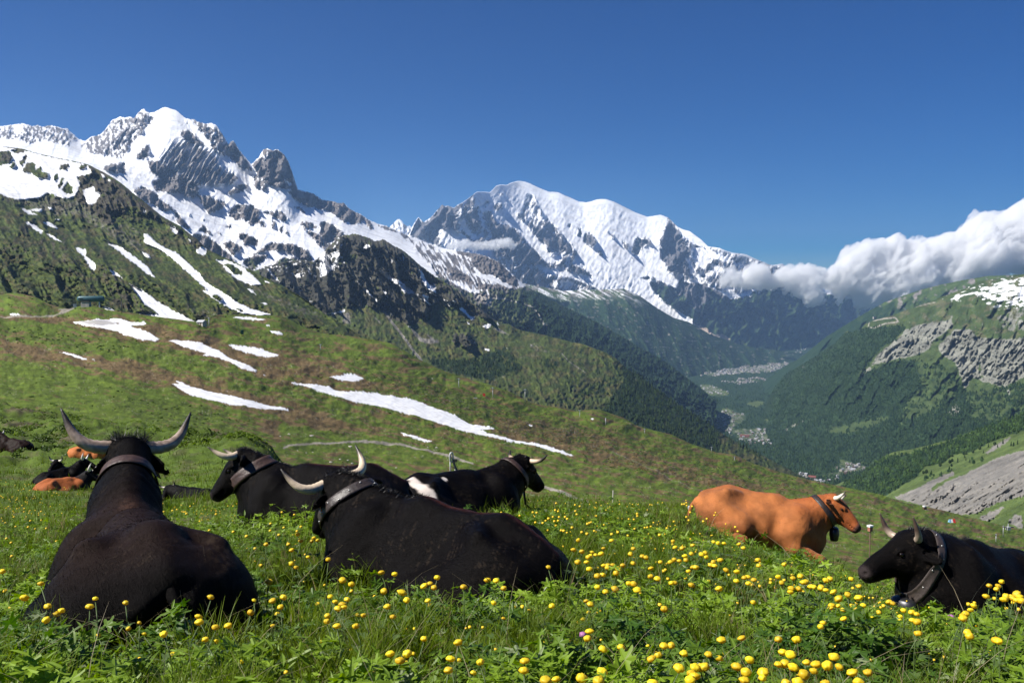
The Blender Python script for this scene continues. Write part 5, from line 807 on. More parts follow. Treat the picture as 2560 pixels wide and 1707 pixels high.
def black(): pass
COWS = True
cow('cow', 316, 4.65, 119, 'dark brown-black cow seen from behind with long upturned horns, nearest at left', G1, BLK, h=.012, poll=(1.06,-.08,1.13), face=(.8, .03, -.55), horn='up', hornk=dict(L=.44, r=.042, up=.0, out=1, out1=.42, curve=.8, back=.2, z0=-.06, dark=.62, mottle=1, basec=(.42, .32, .25)), scale=.97, sink=0.14, roll=0, paint=paint_a, collar=dict(t=.55, w=.08, mat=M_leather), tags=(1, -1), tuft=2.0, mane=0, side=-1, hips=1.02, seed=3, earang=.9)
cow('cow', 1070, 6.2, 148, 'black cow with a reddish spine line lying in the centre, head turned away', G1, BLK, h=.012, poll=(.80,.04,.82), face=(.7,-.35,-.58), hup=(.5, .2, 1), hornk=dict(L=.36, r=.034, up=.5, out=1, curve=.95, back=-.1, fwd=.1, z0=-.1, dark=.7), scale=1.08, sink=0.2, roll=.06, paint=lambda V, c, hl: stripe((.05, .014, .007), .026, x1=.25)(V, c, hl), collar=dict(t=.45, w=.07, mat=M_leather_d, studs=16), tags=(1, -1), tuft=.7, mane=.8, side=1, seed=5, earang=.2)
cow('cow', 800, 10.0, 172, 'black cow in profile facing left with a broad brown leather collar', G1, BLK, h=.016, poll=(.78,0,.90), face=(.72, .08, -.66), hornk=dict(L=.33, r=.036, up=.8, out=.8, fwd=.6, fwd1=.35, curve=.8, dark=.75), scale=1.1, sink=.20, collar=dict(t=.30, w=.11, mat=M_leather), paint=stripe((.05, .010, .006), .04, x1=.2), tuft=.6, mane=.6, side=1, seed=7)
cow('cow', 1140, 10.8, 38, 'black cow with a white flank patch looking away to the right', G1, BLK, h=.016, poll=(.88,0,.88), face=(.8,.22,-.42), hup=(.4, 0, 1), hornk=dict(L=.26, r=.030, up=.1, out=1, curve=1.2, back=-.2, fwd=.2, dark=.5, basec=(.75, .55, .38)), scale=1.05, sink=0.22, paint=paint_d, collar=dict(t=.5, w=.06, mat=M_leather, tail_=1), tuft=.5, mane=.5, side=-1, seed=9)
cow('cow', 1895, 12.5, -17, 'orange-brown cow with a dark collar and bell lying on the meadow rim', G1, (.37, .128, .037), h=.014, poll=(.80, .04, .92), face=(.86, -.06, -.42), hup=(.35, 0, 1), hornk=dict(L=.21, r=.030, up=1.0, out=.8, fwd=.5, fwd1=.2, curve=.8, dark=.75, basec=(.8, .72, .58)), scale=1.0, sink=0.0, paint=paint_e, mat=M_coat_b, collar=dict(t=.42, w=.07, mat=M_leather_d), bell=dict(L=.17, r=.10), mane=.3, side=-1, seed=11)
cow('cow', 2478, 6.9, 212, 'black cow at the right edge with an orange ear tag and big dark bell', G1, BLK, h=.012, poll=(.78, -.04, .74), face=(.78,-.26,-.36), hup=(.35, 0, 1), hornk=dict(L=.27, r=.029, up=1.2, out=.9, fwd=.35, fwd1=.0, curve=.8, dark=.45, basec=(.42, .33, .25), tipc=(.07, .045, .035)), scale=0.94, sink=0.16, collar=dict(t=.30, w=.075, mat=M_leather_g, studs=12, off=.006), bell=dict(L=.21, r=.115, off=(.02, 0, .02)), tags=(1,), tuft=.5, mane=1.0, side=-1, seed=13, earang=.45)
# the far ones
cow('cow', 28, 50, 165, 'dark brown cow cut by the left edge of the picture', G2, (.016, .009, .007), h=.035, poll=(.85, 0, .95), hornk=dict(L=.36, r=.04, basec=(.7, .65, .55)), mane=0, seed=21, tail=False, sink=0.1, scale=1.1)
cow('cow', 160, 33, 262, 'black cow facing the camera, rearmost of the three at the left', G2, BLK, h=.03, poll=(.80, 0, .95), hornk=dict(L=.30, r=.04, up=1.5, basec=(.6, .55, .45)), seed=22, tail=False, sink=0.45)
cow('cow', 140, 31, 48, 'black cow with white-based horns lying between a black and a brown cow', G2, BLK, h=.03, poll=(.85, 0, .95), face=(.7,-.7,-.4), hornk=dict(L=.36, r=.042, up=.9, basec=(.85, .8, .72), dark=.85), scale=0.95, seed=23, tail=False, sink=0.4)
def paint_j(V, col, hl):
    m = sstep(.34, .46, V[:, 0]+.2*fbm(V[:, 0]*4, V[:, 2]*4, 3, 2)+.25*(V[:, 2]-.4))[:, None]; return col*(1-m)+np.array(BLK)*m
cow('cow', 145, 28.5, 48, 'chestnut cow with a black neck and head lying behind the nearest cow', G2, (.36, .10, .025), h=.03, poll=(.78, 0, .95), face=(.7,-.7,-.4), hornk=dict(L=.38, r=.042, up=.8, basec=(.85, .8, .72), dark=.85), paint=paint_j, mat=M_coat_b, scale=0.95, seed=24, tail=False, sink=0.35)
cow('cow', 205, 47, 20, 'orange-brown cow mostly hidden behind the horns of the nearest cow', G2, (.50, .16, .04), h=.035, poll=(.85, 0, .6), face=(.9, 0, -.5), mat=M_coat_b, hornk=dict(L=.2), seed=25, tail=False, sink=0.3)
cow('cow', 485, 23, 150, 'small black cow low in the grass with wide horns and one ear out', G2, BLK, h=.03, poll=(.95, .10, .80), face=(-.3, .9, -.45), hup=(0, .2, 1), hornk=dict(L=.28, r=.034, up=.5, basec=(.45, .4, .35)), scale=.85, sink=.45, seed=26, tail=False)
# ================================================================ meadow plants
def leaf_mat(name, trans=.35, rough=.55, spec=.3):
    k = NT(name); at = k.n('Attribute', attribute_name='coat').outputs['Color']; co = k.n('TexCoord').outputs['Object']; n = k.noise(co, 9, 3)
    v = k.math('ADD', k.math('MULTIPLY', n, .7), .65); vm = k.n('VectorMath', operation='SCALE'); k.L(at, vm.inputs[0]); k.L(v, vm.inputs['Scale'])
    p = k.n('BsdfPrincipled'); p.inputs['Roughness'].default_value = rough; p.inputs['Specular IOR Level'].default_value = spec; k.L(vm.outputs[0], p.inputs['Base Color'])
    t = k.n('BsdfTranslucent'); hs = k.n('HueSaturation'); hs.inputs['Saturation'].default_value = 1.1; hs.inputs['Value'].default_value = 1.3; k.L(vm.outputs[0], hs.inputs['Color']); k.L(hs.outputs[0], t.inputs[0])
    mx = k.n('MixShader'); mx.inputs[0].default_value = trans; k.L(p.outputs[0], mx.inputs[1]); k.L(t.outputs[0], mx.inputs[2]); k.L(mx.outputs[0], k.out.inputs[0]); return k.m
M_grass = leaf_mat('grass_blade', .42, .5, .3); M_leaf = leaf_mat('broad_leaf', .35, .5, .4)
rg = np.random.default_rng(42)
def field(n, y0, y1, pw=1.0, x0=-150, x1=2710):
    """n points spread over the visible wedge, evenly per picture area when pw=1"""
    u = rg.uniform(0, 1, n); Y = (y0**-pw+u*(y1**-pw-y0**-pw))**(-1/pw); px = rg.uniform(x0, x1, n); return (px-1280)/FPX*Y, Y, px
def blades(X, Y, hgt, wid, lean, seg, c0, c1):
    n = len(X); Z = ground(X, Y)-.01; a = rg.uniform(0, 2*math.pi, n); f = rg.uniform(0, 2*math.pi, n); V = np.zeros((n, seg+1, 2, 3), np.float32); L = lean*rg.uniform(.3, 1.4, n)
    col = np.zeros((n, seg+1, 2, 3), np.float32)
    for s in range(seg+1):
        t = s/seg; w = wid*(1-t**1.5*.92)/2; cx = X+np.cos(a)*L*hgt*t*t; cy = Y+np.sin(a)*L*hgt*t*t; cz = Z+hgt*t*(1-.35*L*t)
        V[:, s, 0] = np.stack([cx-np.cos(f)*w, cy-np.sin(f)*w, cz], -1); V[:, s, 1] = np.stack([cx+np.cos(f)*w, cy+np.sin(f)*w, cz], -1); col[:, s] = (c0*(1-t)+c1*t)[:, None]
    b = (np.arange(n)*(seg+1)*2)[:, None]+np.arange(seg)[None]*2; F = np.stack([b, b+1, b+3, b+2], -1).reshape(-1, 4); return V.reshape(-1, 3), F, col.reshape(-1, 3)
def lushness(X, Y): return fbm(X/1.1+3, Y/1.1, 4, 501)+.5*fbm(X/4, Y/4, 3, 502)      # >0: broad leaves, <0: grass
def meadow():
    Vs = []; Fs = []; Cs = []; n0 = 0
    for (n, y0, y1, seg, hs, wd, pw) in ((90000, 1.9, 7, 4, .17, .0034, .75), (110000, 6, 20, 3, .17, .0050, .8), (110000, 18, 105, 2, .19, .013, .55)):
        X, Y, px = field(n, y0, y1, pw)
        if y0 >= 18:
            k = (px < 1000)|(Y < 24); X, Y, px = X[k], Y[k], px[k]
        lu = lushness(X, Y); k = rg.uniform(0, 1, len(X)) < np.clip(.85-1.1*lu, .25, 1); X, Y, lu, px = X[k], Y[k], lu[k], px[k]
        tuft = sstep(-.1, .5, fbm(X/.35, Y/.35, 3, 505)); hgt = hs*(.45+.9*tuft)*rg.uniform(.6, 1.25, len(X))*(1+.4*np.clip(-lu, 0, 1)); w = wd*(1+np.maximum(0, Y-y0)/y0*.55)*rg.uniform(.7, 1.4, len(X))
        hgt = hgt*np.where((px > 1840)&(px < 2090)&(Y > 8.8)&(Y < 12.6), .35, 1)*np.where((px > 2130)&(Y > 4.5)&(Y < 7.2), .4, 1); q = rg.uniform(0, 1, len(X))[:, None]; tone = np.clip(.5+.6*fbm(X/2.2, Y/2.2, 4, 507)[:, None]+.25*(q-.5), 0, 1)
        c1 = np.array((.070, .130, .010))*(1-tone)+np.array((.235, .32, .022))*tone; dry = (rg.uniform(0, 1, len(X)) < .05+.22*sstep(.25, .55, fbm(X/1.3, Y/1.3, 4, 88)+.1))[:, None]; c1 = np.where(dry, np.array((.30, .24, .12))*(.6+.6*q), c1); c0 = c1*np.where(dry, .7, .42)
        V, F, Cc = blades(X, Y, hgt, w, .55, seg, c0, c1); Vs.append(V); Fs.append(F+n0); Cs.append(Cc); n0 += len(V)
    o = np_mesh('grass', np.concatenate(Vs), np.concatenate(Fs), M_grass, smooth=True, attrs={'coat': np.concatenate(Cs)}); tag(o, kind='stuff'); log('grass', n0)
    # broad-leaved plants: palmate and lance-shaped leaves on low rosettes
    def palm():
        V = [(0, 0, 0)]; F = []
        for i in range(5):
            a = rad(-120+60*i); 
            for da, r in ((-18, .55), (-9, .92), (0, 1.0 if i == 2 else .93), (9, .9), (18, .55)): V.append((math.sin(a+rad(da))*r, math.cos(a+rad(da))*r, .10*math.cos(rad(da*9))*r-.12*r*r))
        m = len(V)-1
        for i in range(1, m): F.append((0, i, i+1))
        return np.array(V), np.array(F)
    def lance():
        V = [(0, -.4, 0), (-.16, .1, .05), (.16, .1, .05), (-.13, .55, .02), (.13, .55, .02), (0, 1.1, -.12), (0, .1, -.01), (0, .55, -.04)]; F = [(0, 6, 1), (0, 2, 6), (1, 6, 7), (1, 7, 3), (6, 2, 4), (6, 4, 7), (3, 7, 5), (7, 4, 5)]; return np.array(V), np.array(F)
    Vs = []; Fs = []; Cs = []; n0 = 0
    for tpl, n, y0, y1, r, hs, pw, seed in ((palm(), 28000, 1.9, 6.5, .037, .17, .8, 1), (palm(), 24000, 6, 16, .036, .15, .8, 2), (lance(), 26000, 1.9, 8, .040, .17, .8, 3), (lance(), 16000, 8, 22, .05, .14, .8, 4)):
        X, Y, px = field(n, y0, y1, pw); lu = lushness(X, Y)
        k = rg.uniform(0, 1, n) < np.clip(.55+1.3*lu, .06, 1); X, Y, lu = X[k], Y[k], lu[k]; n = len(X); kk_ = k
        bush = fbm(X/.28, Y/.28, 3, 506); z = ground(X, Y)+hs*np.where((px[kk_] > 1840)&(px[kk_] < 2090)&(Y > 8.8)&(Y < 12.6), .3, 1)*np.where((px[kk_] > 2130)&(Y > 4.5)&(Y < 7.2), .3, 1)*np.clip(.5+1.1*bush+.5*lu, .15, 1.5)*rg.uniform(.35, 1.05, n)
        tv, tf = tpl; sc = r*rg.uniform(.55, 1.35, n); az_ = rg.uniform(0, 2*math.pi, n); tl = rg.normal(0, .45, n)+.35; 
        ca, sa, ct, st = np.cos(az_), np.sin(az_), np.cos(tl), np.sin(tl); v = tv[None]*sc[:, None, None]
        y2 = v[..., 1]*ct[:, None]-v[..., 2]*st[:, None]; z2 = v[..., 1]*st[:, None]+v[..., 2]*ct[:, None]; x3 = v[..., 0]*ca[:, None]-y2*sa[:, None]; y3 = v[..., 0]*sa[:, None]+y2*ca[:, None]
        V = np.stack([x3+X[:, None], y3+Y[:, None], z2+z[:, None]], -1); F = (np.arange(n)*len(tv))[:, None, None]+tf[None]
        q = rg.uniform(0, 1, n)[:, None]; tone = np.clip(.45+.7*fbm(X/1.6, Y/1.6, 3, 508)[:, None]+.5*(q-.5), 0, 1); c = np.array((.050, .115, .010))*(1-tone)+np.array((.24, .36, .022))*tone
        pale = (rg.uniform(0, 1, n) < .03)[:, None]; c = np.where(pale, (.25, .3, .15), c)
        Vs.append(V.reshape(-1, 3)); Fs.append(F.reshape(-1, 3)+n0); Cs.append(np.repeat(c, len(tv), 0)); n0 += n*len(tv)
    o = np_mesh('leafy_undergrowth', np.concatenate(Vs), np.concatenate(Fs), M_leaf, smooth=False, attrs={'coat': np.concatenate(Cs)}); tag(o, kind='stuff'); log('leaves', n0)
    # dry stalks
    n = 320; X, Y, px = field(n, 2.2, 14, .8); L = rg.uniform(.15, .5, n); V, F, Cc = blades(X, Y, L, .0019*(1+Y/5), 1.1, 4, np.tile((.30, .25, .15), (n, 1)), np.tile((.48, .40, .26), (n, 1)))
    o = np_mesh('dry_stalks', V, F, M_grass, attrs={'coat': Cc}); tag(o, kind='stuff')
meadow()
# ---------------------------------------------------------------- globe flowers, each where the photograph has one (a third number marks a small one)
FL = ["75,55 210,75 303,88,1 120,147 262,180 355,172 48,195,1 135,227 243,232 302,247 398,245 57,330 97,368,1 103,483,1 20,610 352,712 212,833 100,925,1 48,783,1 410,907 487,970 530,945 397,1030 575,1072,1 770,908 818,840 1078,878 1197,1047,1 1102,1100,1 1238,1142,1 845,1155,1 1405,1150 1808,828 1703,997 1708,1042 1850,1092 1957,1075 1763,1195 1857,1203,1 2150,963 2180,855,1 2117,313 2003,272 1600,117 1855,120 1715,182,1 1797,262,1 2190,420,1 1485,1318,1 2072,1390,1 487,353,1",
"223,105 330,127 127,203,1 240,237 123,263 387,230,1 353,270 357,292 383,348 497,320 477,350 528,342 87,378 305,425 280,380,1 448,487 620,507 305,543 345,578 42,562,1 198,298,1 113,697 142,860 238,832 210,915 182,972,1 145,1080,1 637,825 682,868 742,890 705,928 755,915 782,852 820,718 743,685 820,780,1 1075,617 1190,630 1097,782 1022,830,1 1253,792 1293,858 1128,912 533,893,1 613,993 608,1040 695,1075 857,1083 387,1072,1 872,985,1 925,987 1175,997 1440,733 1493,710 1553,662 1527,750 1473,862 1490,903,1 1782,740 1985,685 2060,688 2125,755 2040,880 2125,1013,1 1363,1100,1 1440,1187 1735,1222 1150,1313 1237,1375 1100,1380,1 1060,1410,1 1297,1315 1350,1313,1 1290,1393,1 1672,1357 1740,1373,1 1650,1460 1925,1390 1865,1483,1 1215,53 1367,62 1413,107 1803,128 1240,117,1 1578,133,1 1617,118,1 1557,163,1 1627,162,1 2000,157,1 2030,170 2105,107,1 2190,150",
"67,135 180,110 213,110 380,27 372,87 397,98 542,42 583,55 545,95,1 557,125,1 725,138 1035,38,1 1185,40,1 1203,44,1 1075,118 1077,140,1 1047,170 1003,163,1 1493,5 1460,38 1480,35 1500,50 1497,23 1547,57 1530,107 1497,147 1517,177 1737,130 1747,107 1762,125 1643,185 1673,162 1835,205 1917,235 1938,270 352,150 315,165 290,180 265,198 365,182 397,180 405,148 457,145 475,162 202,192 378,220,1 650,205 680,190 665,198 517,238 422,263 445,265 472,283,1 600,278 645,290 707,267 570,343 790,215,1 910,280 857,295 995,305 852,345 1053,247 1140,238,1 1162,235,1 1192,232,1 1215,195,1 1330,243 1267,300 1390,185,1 1400,220,1 308,262,1 527,423 440,398,1 600,440 687,445 655,490 718,468 762,460 640,530 673,480 785,415 565,527 313,570 662,590 735,590,1 787,560 820,560 865,558 820,580 950,558 912,587 893,625 733,647 778,637 1040,540 1040,415 1017,462 1118,480 1152,490 1192,582 1273,530 1047,497,1 1357,528 1393,510 1435,520 1485,478 1493,515 1540,458 1550,385 1460,415 1398,403 1382,353 1380,385,1 1627,465 1660,455 1668,490 1785,513 1728,530 1705,557 1738,563 1730,357 1768,368 1820,370 1948,377 1985,413 1547,573 1577,577 1515,610 1837,600 1930,613 1863,643,1 1303,613,1 1317,600,1 1190,655 1248,672 1005,713 1047,720 1072,768 1097,803,1 733,748 887,763 802,783 1367,710 1397,705 1540,725 1340,677,1 1435,643,1 1490,672,1 1995,662 2022,655 1925,692 2075,680 2028,713 2060,730,1 2128,740,1 2112,512 2117,560 2070,875 1775,757 1608,747,1 1687,697,1 637,865 672,890 343,905 748,957,1 610,1020,1 657,960,1 18,925,1 93,918,1 147,953,1 1270,900,1 1308,933 665,1123 647,1185 780,1277 1165,1247,1 1303,1247 1367,1247 1195,1357 1253,1323 1475,1313 1685,1320 1775,1350 1798,1197 1970,1180 2040,1367 1433,1435 1573,1435 1620,1430 1650,1430 1543,1485 1567,1505 1528,1540 1930,1425 2007,1477 1993,1540 2155,1472 2150,1520 108,1375 102,1457 375,1530 290,1545 597,1525 745,1550 1205,1565 775,1475 810,1435,1 1830,1313,1 937,1260",
"140,550 88,660 24,710,1 25,680,1 118,708 140,688,1 210,640,1 215,670 65,753,1 112,748,1 278,652 305,700 325,698 200,757 195,785 267,762 365,740 395,743 303,792,1 455,752 497,768 498,685 533,675 560,785 605,845 685,812 715,675 780,735 730,755,1 777,835 818,905 720,905,1 750,895,1 757,937,1 547,903 537,925 600,905 650,937 648,1015 473,1052 452,1085 1038,873 1073,883 1163,945 1235,960 1277,973 1138,997,1 1240,1028 1280,1040 1133,1030,1 893,1017,1 953,965,1 993,908,1 1738,940 1767,903 1773,880,1 1722,893,1 1698,970 1668,988 1675,1015 1870,822 1898,732 1960,760 1978,733 2005,698 2023,847 2045,823 2085,820,1 2102,840 2135,808 2160,832 2133,858 2173,863 2103,878,1 1945,843,1 2048,930,1 2150,937,1 1795,1073,1 1710,1130 1730,1165 1288,1140 1957,1195 1978,1208 1940,1243,1 2065,1253,1 1918,1300,1 1993,1303,1 90,1195 245,1193 128,1305 195,1325 568,1345 90,1407 145,1403 218,1430 330,1390 412,1402 395,1460 310,1493 510,1420 613,1430 722,1473 858,1473 258,1513,1 152,1563 258,1560 495,1565 780,1565 577,405,1 700,497,1 408,450,1 805,425,1 660,467,1"]
def petal_mat():
    k = NT('yellow_petal'); g = k.n('TexCoord').outputs['Generated']; sx = k.n('SeparateXYZ'); k.L(g, sx.inputs[0]); oi = k.n('ObjectInfo').outputs['Random']
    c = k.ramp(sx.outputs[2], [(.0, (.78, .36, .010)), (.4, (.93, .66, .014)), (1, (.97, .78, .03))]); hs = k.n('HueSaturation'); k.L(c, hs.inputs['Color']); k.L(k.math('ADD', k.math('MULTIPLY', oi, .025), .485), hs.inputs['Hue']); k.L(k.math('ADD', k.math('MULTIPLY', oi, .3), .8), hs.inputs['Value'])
    p = k.n('BsdfPrincipled'); p.inputs['Roughness'].default_value = .5; k.L(hs.outputs[0], p.inputs['Base Color']); t = k.n('BsdfTranslucent'); k.L(hs.outputs[0], t.inputs[0]); mx = k.n('MixShader'); mx.inputs[0].default_value = .3; k.L(p.outputs[0], mx.inputs[1]); k.L(t.outputs[0], mx.inputs[2]); k.L(mx.outputs[0], k.out.inputs[0]); return k.m
M_petal = petal_mat(); M_stem = simple('flower_stem', (.06, .10, .02), .6, 0, .3, 30)
def blossom_mesh(seed, na=22, nb=11, openness=.0):
    r = np.random.default_rng(seed); th = np.linspace(.12, math.pi-.05, nb); ph = np.linspace(0, 2*math.pi, na, endpoint=False); TH, PH = np.meshgrid(th, ph, indexing='ij')
    k1, k2 = r.uniform(0, 6, 2); b = .10*np.abs(np.sin(2.5*PH+k1))*np.sin(TH)+.07*np.abs(np.sin(3.5*PH+k2+TH*1.5))*np.sin(TH)**.5+.05*np.sin(TH*5+PH)
    R = .82+b+.06*r.normal(size=TH.shape)*np.sin(TH); R = R*(1-openness*.35*np.cos(TH).clip(0)); x, y, z = R*np.sin(TH)*np.cos(PH), R*np.sin(TH)*np.sin(PH), R*np.cos(TH)*.82
    V = np.stack([x, y, z], -1).reshape(-1, 3)*.021; f = []
    i = np.arange(nb-1)[:, None]*na; j = np.arange(na)[None]; F = np.stack([i+j, i+na+j, i+na+(j+1) % na, i+(j+1) % na], -1).reshape(-1, 4)
    V = np.concatenate([V, [(0, 0, .021*.70), (0, 0, -.021*.8)]]); n = na*nb; j = np.arange(na); F = np.concatenate([F, np.stack([j, (j+1) % na, j*0+n, j*0+n], -1), np.stack([(nb-1)*na+(j+1) % na, (nb-1)*na+j, j*0+n+1, j*0+n+1], -1)]); return V, F
def stem_mesh(seed):
    """stem of height 1, scaled on each flower"""
    r = np.random.default_rng(seed); b = r.uniform(-.06, .06, 2); t = np.linspace(0, 1, 6); P = np.stack([b[0]*(1-t)*4*t*.6, b[1]*(1-t)*4*t*.6, t-1], -1); v, f = tube(P, [.0022, .0020, .0018, .0016, .0015, .0015], 5); parts = [(v, f)]
    for k in range(2):
        z = -.55+.25*k; a = r.uniform(0, 6.28)
        for d in (-.5, 0, .5):
            c, s = math.cos(a+d), math.sin(a+d); q = np.array([(0, 0, z), (c*.018-s*.004, s*.018+c*.004, z+.05), (c*.04, s*.04, z+.04), (c*.018+s*.004, s*.018-c*.004, z+.05)]); parts.append((q, np.array([(0, 1, 2, 3)])))
    return merge(parts)
def flower_place(x, Y):
    if Y < 3.9: return ('at the bottom left below the nearest cow' if x < 700 else 'at the bottom below the centre cow' if x < 1250 else 'at the bottom, right of the centre cow' if x < 1800 else 'in the thick bunch at the bottom right' if x < 2260 else 'in the bottom right corner')
    if Y < 5.6: return ('beside the nearest cow at the left edge' if x < 420 else 'between the nearest and the centre cow' if x < 840 else 'in front of the belly of the centre cow' if x < 1330 else 'just right of the rump of the centre cow' if x < 1620 else 'in the open meadow below the brown cow' if x < 2120 else 'in front of the right-hand black cow')
    if Y < 8.5: return ('left of the nearest cow' if x < 300 else 'near the muzzle of the centre cow' if x < 900 else 'behind the rump of the centre cow' if x < 1600 else 'in the grass just below the brown cow' if x < 2150 else 'beside the bell of the right-hand black cow')
    return ('far back behind the nearest cow' if x < 800 else 'at the feet of the cow with a white patch' if x < 1380 else 'on the rim left of the brown cow' if x < 1730 else 'against the flank of the brown cow' if x < 2000 else 'on the rim right of the brown cow')
def flowers():
    pts = []
    for ti, sx in enumerate(FL):
        for w in sx.split():
            a = w.split(','); x, y = 640*ti+float(a[0])*.2914, 1250+float(a[1])*.2914; small = len(a) > 2
            h = .13 if small else .24
            p = near_pt(x, y, h, 1.5, 26); Ym = None
            if 100 < x < 660 and 1440 < y < 1625: Ym = 3.55
            elif 790 < x < 1465 and 1370 < y < 1545: Ym = 5.15
            elif 2200 < x < 2570 and 1440 < y < 1560: Ym = 5.7
            elif 960 < x < 1330 and 1255 < y < 1302: Ym = 9.3
            elif 1740 < x < 1930 and 1270 < y < 1372: Ym = 11.0
            elif 660 < x < 800 and 1330 < y < 1370: Ym = 6.2
            if Ym and p[1] > Ym:
                a_, b_ = ray(x, y); gz = float(ground(a_*Ym, Ym)); p = np.array([a_*Ym, Ym, gz]); h = max(.06, float(b_*Ym-gz))
            pts.append((p, h, small, .021*FPX/p[1]*(.62 if small else 1)))
    pts.sort(key=lambda q: -q[3]); protos = []
    for s in range(5):
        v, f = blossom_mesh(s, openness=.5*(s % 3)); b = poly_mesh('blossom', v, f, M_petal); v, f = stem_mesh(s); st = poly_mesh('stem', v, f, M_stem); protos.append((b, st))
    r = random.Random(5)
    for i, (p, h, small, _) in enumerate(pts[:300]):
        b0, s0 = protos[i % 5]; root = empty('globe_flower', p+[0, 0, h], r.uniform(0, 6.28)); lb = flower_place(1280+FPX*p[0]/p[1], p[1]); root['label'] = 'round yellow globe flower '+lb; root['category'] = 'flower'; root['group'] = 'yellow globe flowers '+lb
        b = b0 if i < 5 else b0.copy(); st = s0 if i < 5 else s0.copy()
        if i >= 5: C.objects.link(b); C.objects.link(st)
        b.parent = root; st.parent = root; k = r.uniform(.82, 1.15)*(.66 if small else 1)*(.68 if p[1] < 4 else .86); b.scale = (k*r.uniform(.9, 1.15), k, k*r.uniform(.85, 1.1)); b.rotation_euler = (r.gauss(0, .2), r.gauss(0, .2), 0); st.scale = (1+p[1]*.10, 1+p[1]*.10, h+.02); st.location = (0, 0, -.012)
    # the remaining small ones, and the buttercups scattered far off, as one mass
    parts = []; v0, f0 = blossom_mesh(9, 8, 5); v0 = v0*1.0; rr = np.random.default_rng(8); rest = [(p+[0, 0, h], .7) for p, h, s, _ in pts[300:]]
    for (cx, cy, sx, sy, n) in ((50, 1250, 55, 22, 90), (180, 1225, 60, 10, 14), (470, 1275, 70, 10, 50), (560, 1290, 60, 10, 22), (1500, 1262, 120, 10, 40), (1420, 1290, 60, 14, 20), (1760, 1400, 130, 40, 60), (2230, 1490, 60, 30, 30), (2080, 1430, 90, 20, 40), (1000, 1600, 250, 40, 26), (350, 1520, 300, 60, 20), (2300, 1600, 220, 50, 26), (1650, 1330, 120, 30, 50), (720, 1400, 50, 60, 22)):
        for _ in range(n):
            x, y = rr.normal(cx, sx), rr.normal(cy, sy)
            p = near_pt(x, y, .10, 1.8, 60)
            if p[1] < 60: rest.append((p+[0, 0, .10], rr.uniform(.35, .6)*(1.5 if p[1] > 14 else .8)))
    for p, k in rest: parts.append((v0*k*rr.uniform(.8, 1.2)+p, f0))
    v, f = merge(parts); o = poly_mesh('buttercups', v, f, M_petal2, smooth=True); tag(o, kind='stuff'); log('flowers', len(pts), len(rest))
M_petal2 = simple('buttercup_petal', (.84, .55, .015), .5, 0, .15, 3)
flowers()
# a few pale and pink flower heads
M_pink = simple('clover_pink', (.42, .16, .36), .6, 0, .3, 60); M_pale = simple('dry_seed_head', (.45, .36, .26), .7, 0, .3, 60)
for x, y, m, nm, lb in ((1457, 1586, M_pink, 'clover_flower', 'pink clover head beside a yellow globe flower'), (1708, 1690, M_pink, 'clover_flower', 'small mauve clover head low among the yellow flowers at the bottom'), (2378, 1542, M_pink, 'clover_flower', 'tiny pink flower head in front of the black cow at the right')):
    p = near_pt(x, y, .15, 1.5, 20); root = empty(nm, p+[0, 0, .15]); root['label'] = lb; root['category'] = 'flower'; v, f = blossom_mesh(int(x), 10, 7); poly_mesh('flower_head', v*.75, f, m, root); v, f = tube([(0, 0, -.01), (.005, 0, -.16)], [.0015, .0015], 5); poly_mesh('stem', v, f, M_stem, root)
def hummocks():
    n = 70000; X, Y, px = field(n, 47, 114, .2, -150, 900); k = (fbm(X/3.2, Y/3.6, 4, 611)+.35*fbm(X/12, Y/14, 3, 612) > .16); X, Y = X[k], Y[k]; n = len(X); z = ground(X, Y)
    r = np.random.default_rng(6); V0 = []; F0 = []
    for i in range(8):
        a = r.uniform(0, 6.28); rr = r.uniform(0, .9); c = np.array([math.cos(a)*rr, math.sin(a)*rr, .15+.75*(1-rr*rr)*r.uniform(.5, 1)]); u = r.normal(size=3)*.34; w = r.normal(size=3)*.34; b = len(V0); V0 += [c+u, c+w, c-u, c-w]; F0 += [(b, b+1, b+2), (b, b+2, b+3)]
    tv = np.array(V0), np.array(F0); s = rg.uniform(.07, .16, n); q = rg.uniform(0, 1, n)[:, None]; tone = np.clip(.5+.8*fbm(X/7, Y/9, 3, 613)[:, None]+.3*(q-.5), 0, 1); col = np.array((.055, .095, .012))*(1-tone)+np.array((.17, .25, .025))*tone
    a = rg.uniform(0, 6.28, n); c_, s_ = np.cos(a)[:, None], np.sin(a)[:, None]; v = tv[0][None]*s[:, None, None]; V = np.stack([v[..., 0]*c_-v[..., 1]*s_+X[:, None], v[..., 0]*s_+v[..., 1]*c_+Y[:, None], v[..., 2]*.8+z[:, None]-.02], -1); F = (np.arange(n)*len(tv[0]))[:, None, None]+tv[1][None]
    o = np_mesh('heath_undergrowth', V.reshape(-1, 3), F.reshape(-1, 3), M_leaf, smooth=False, attrs={'coat': np.repeat(col, len(tv[0]), 0)}); tag(o, 'low heath tufts on the slope at the left', kind='stuff'); log('hummocks', n)
hummocks()
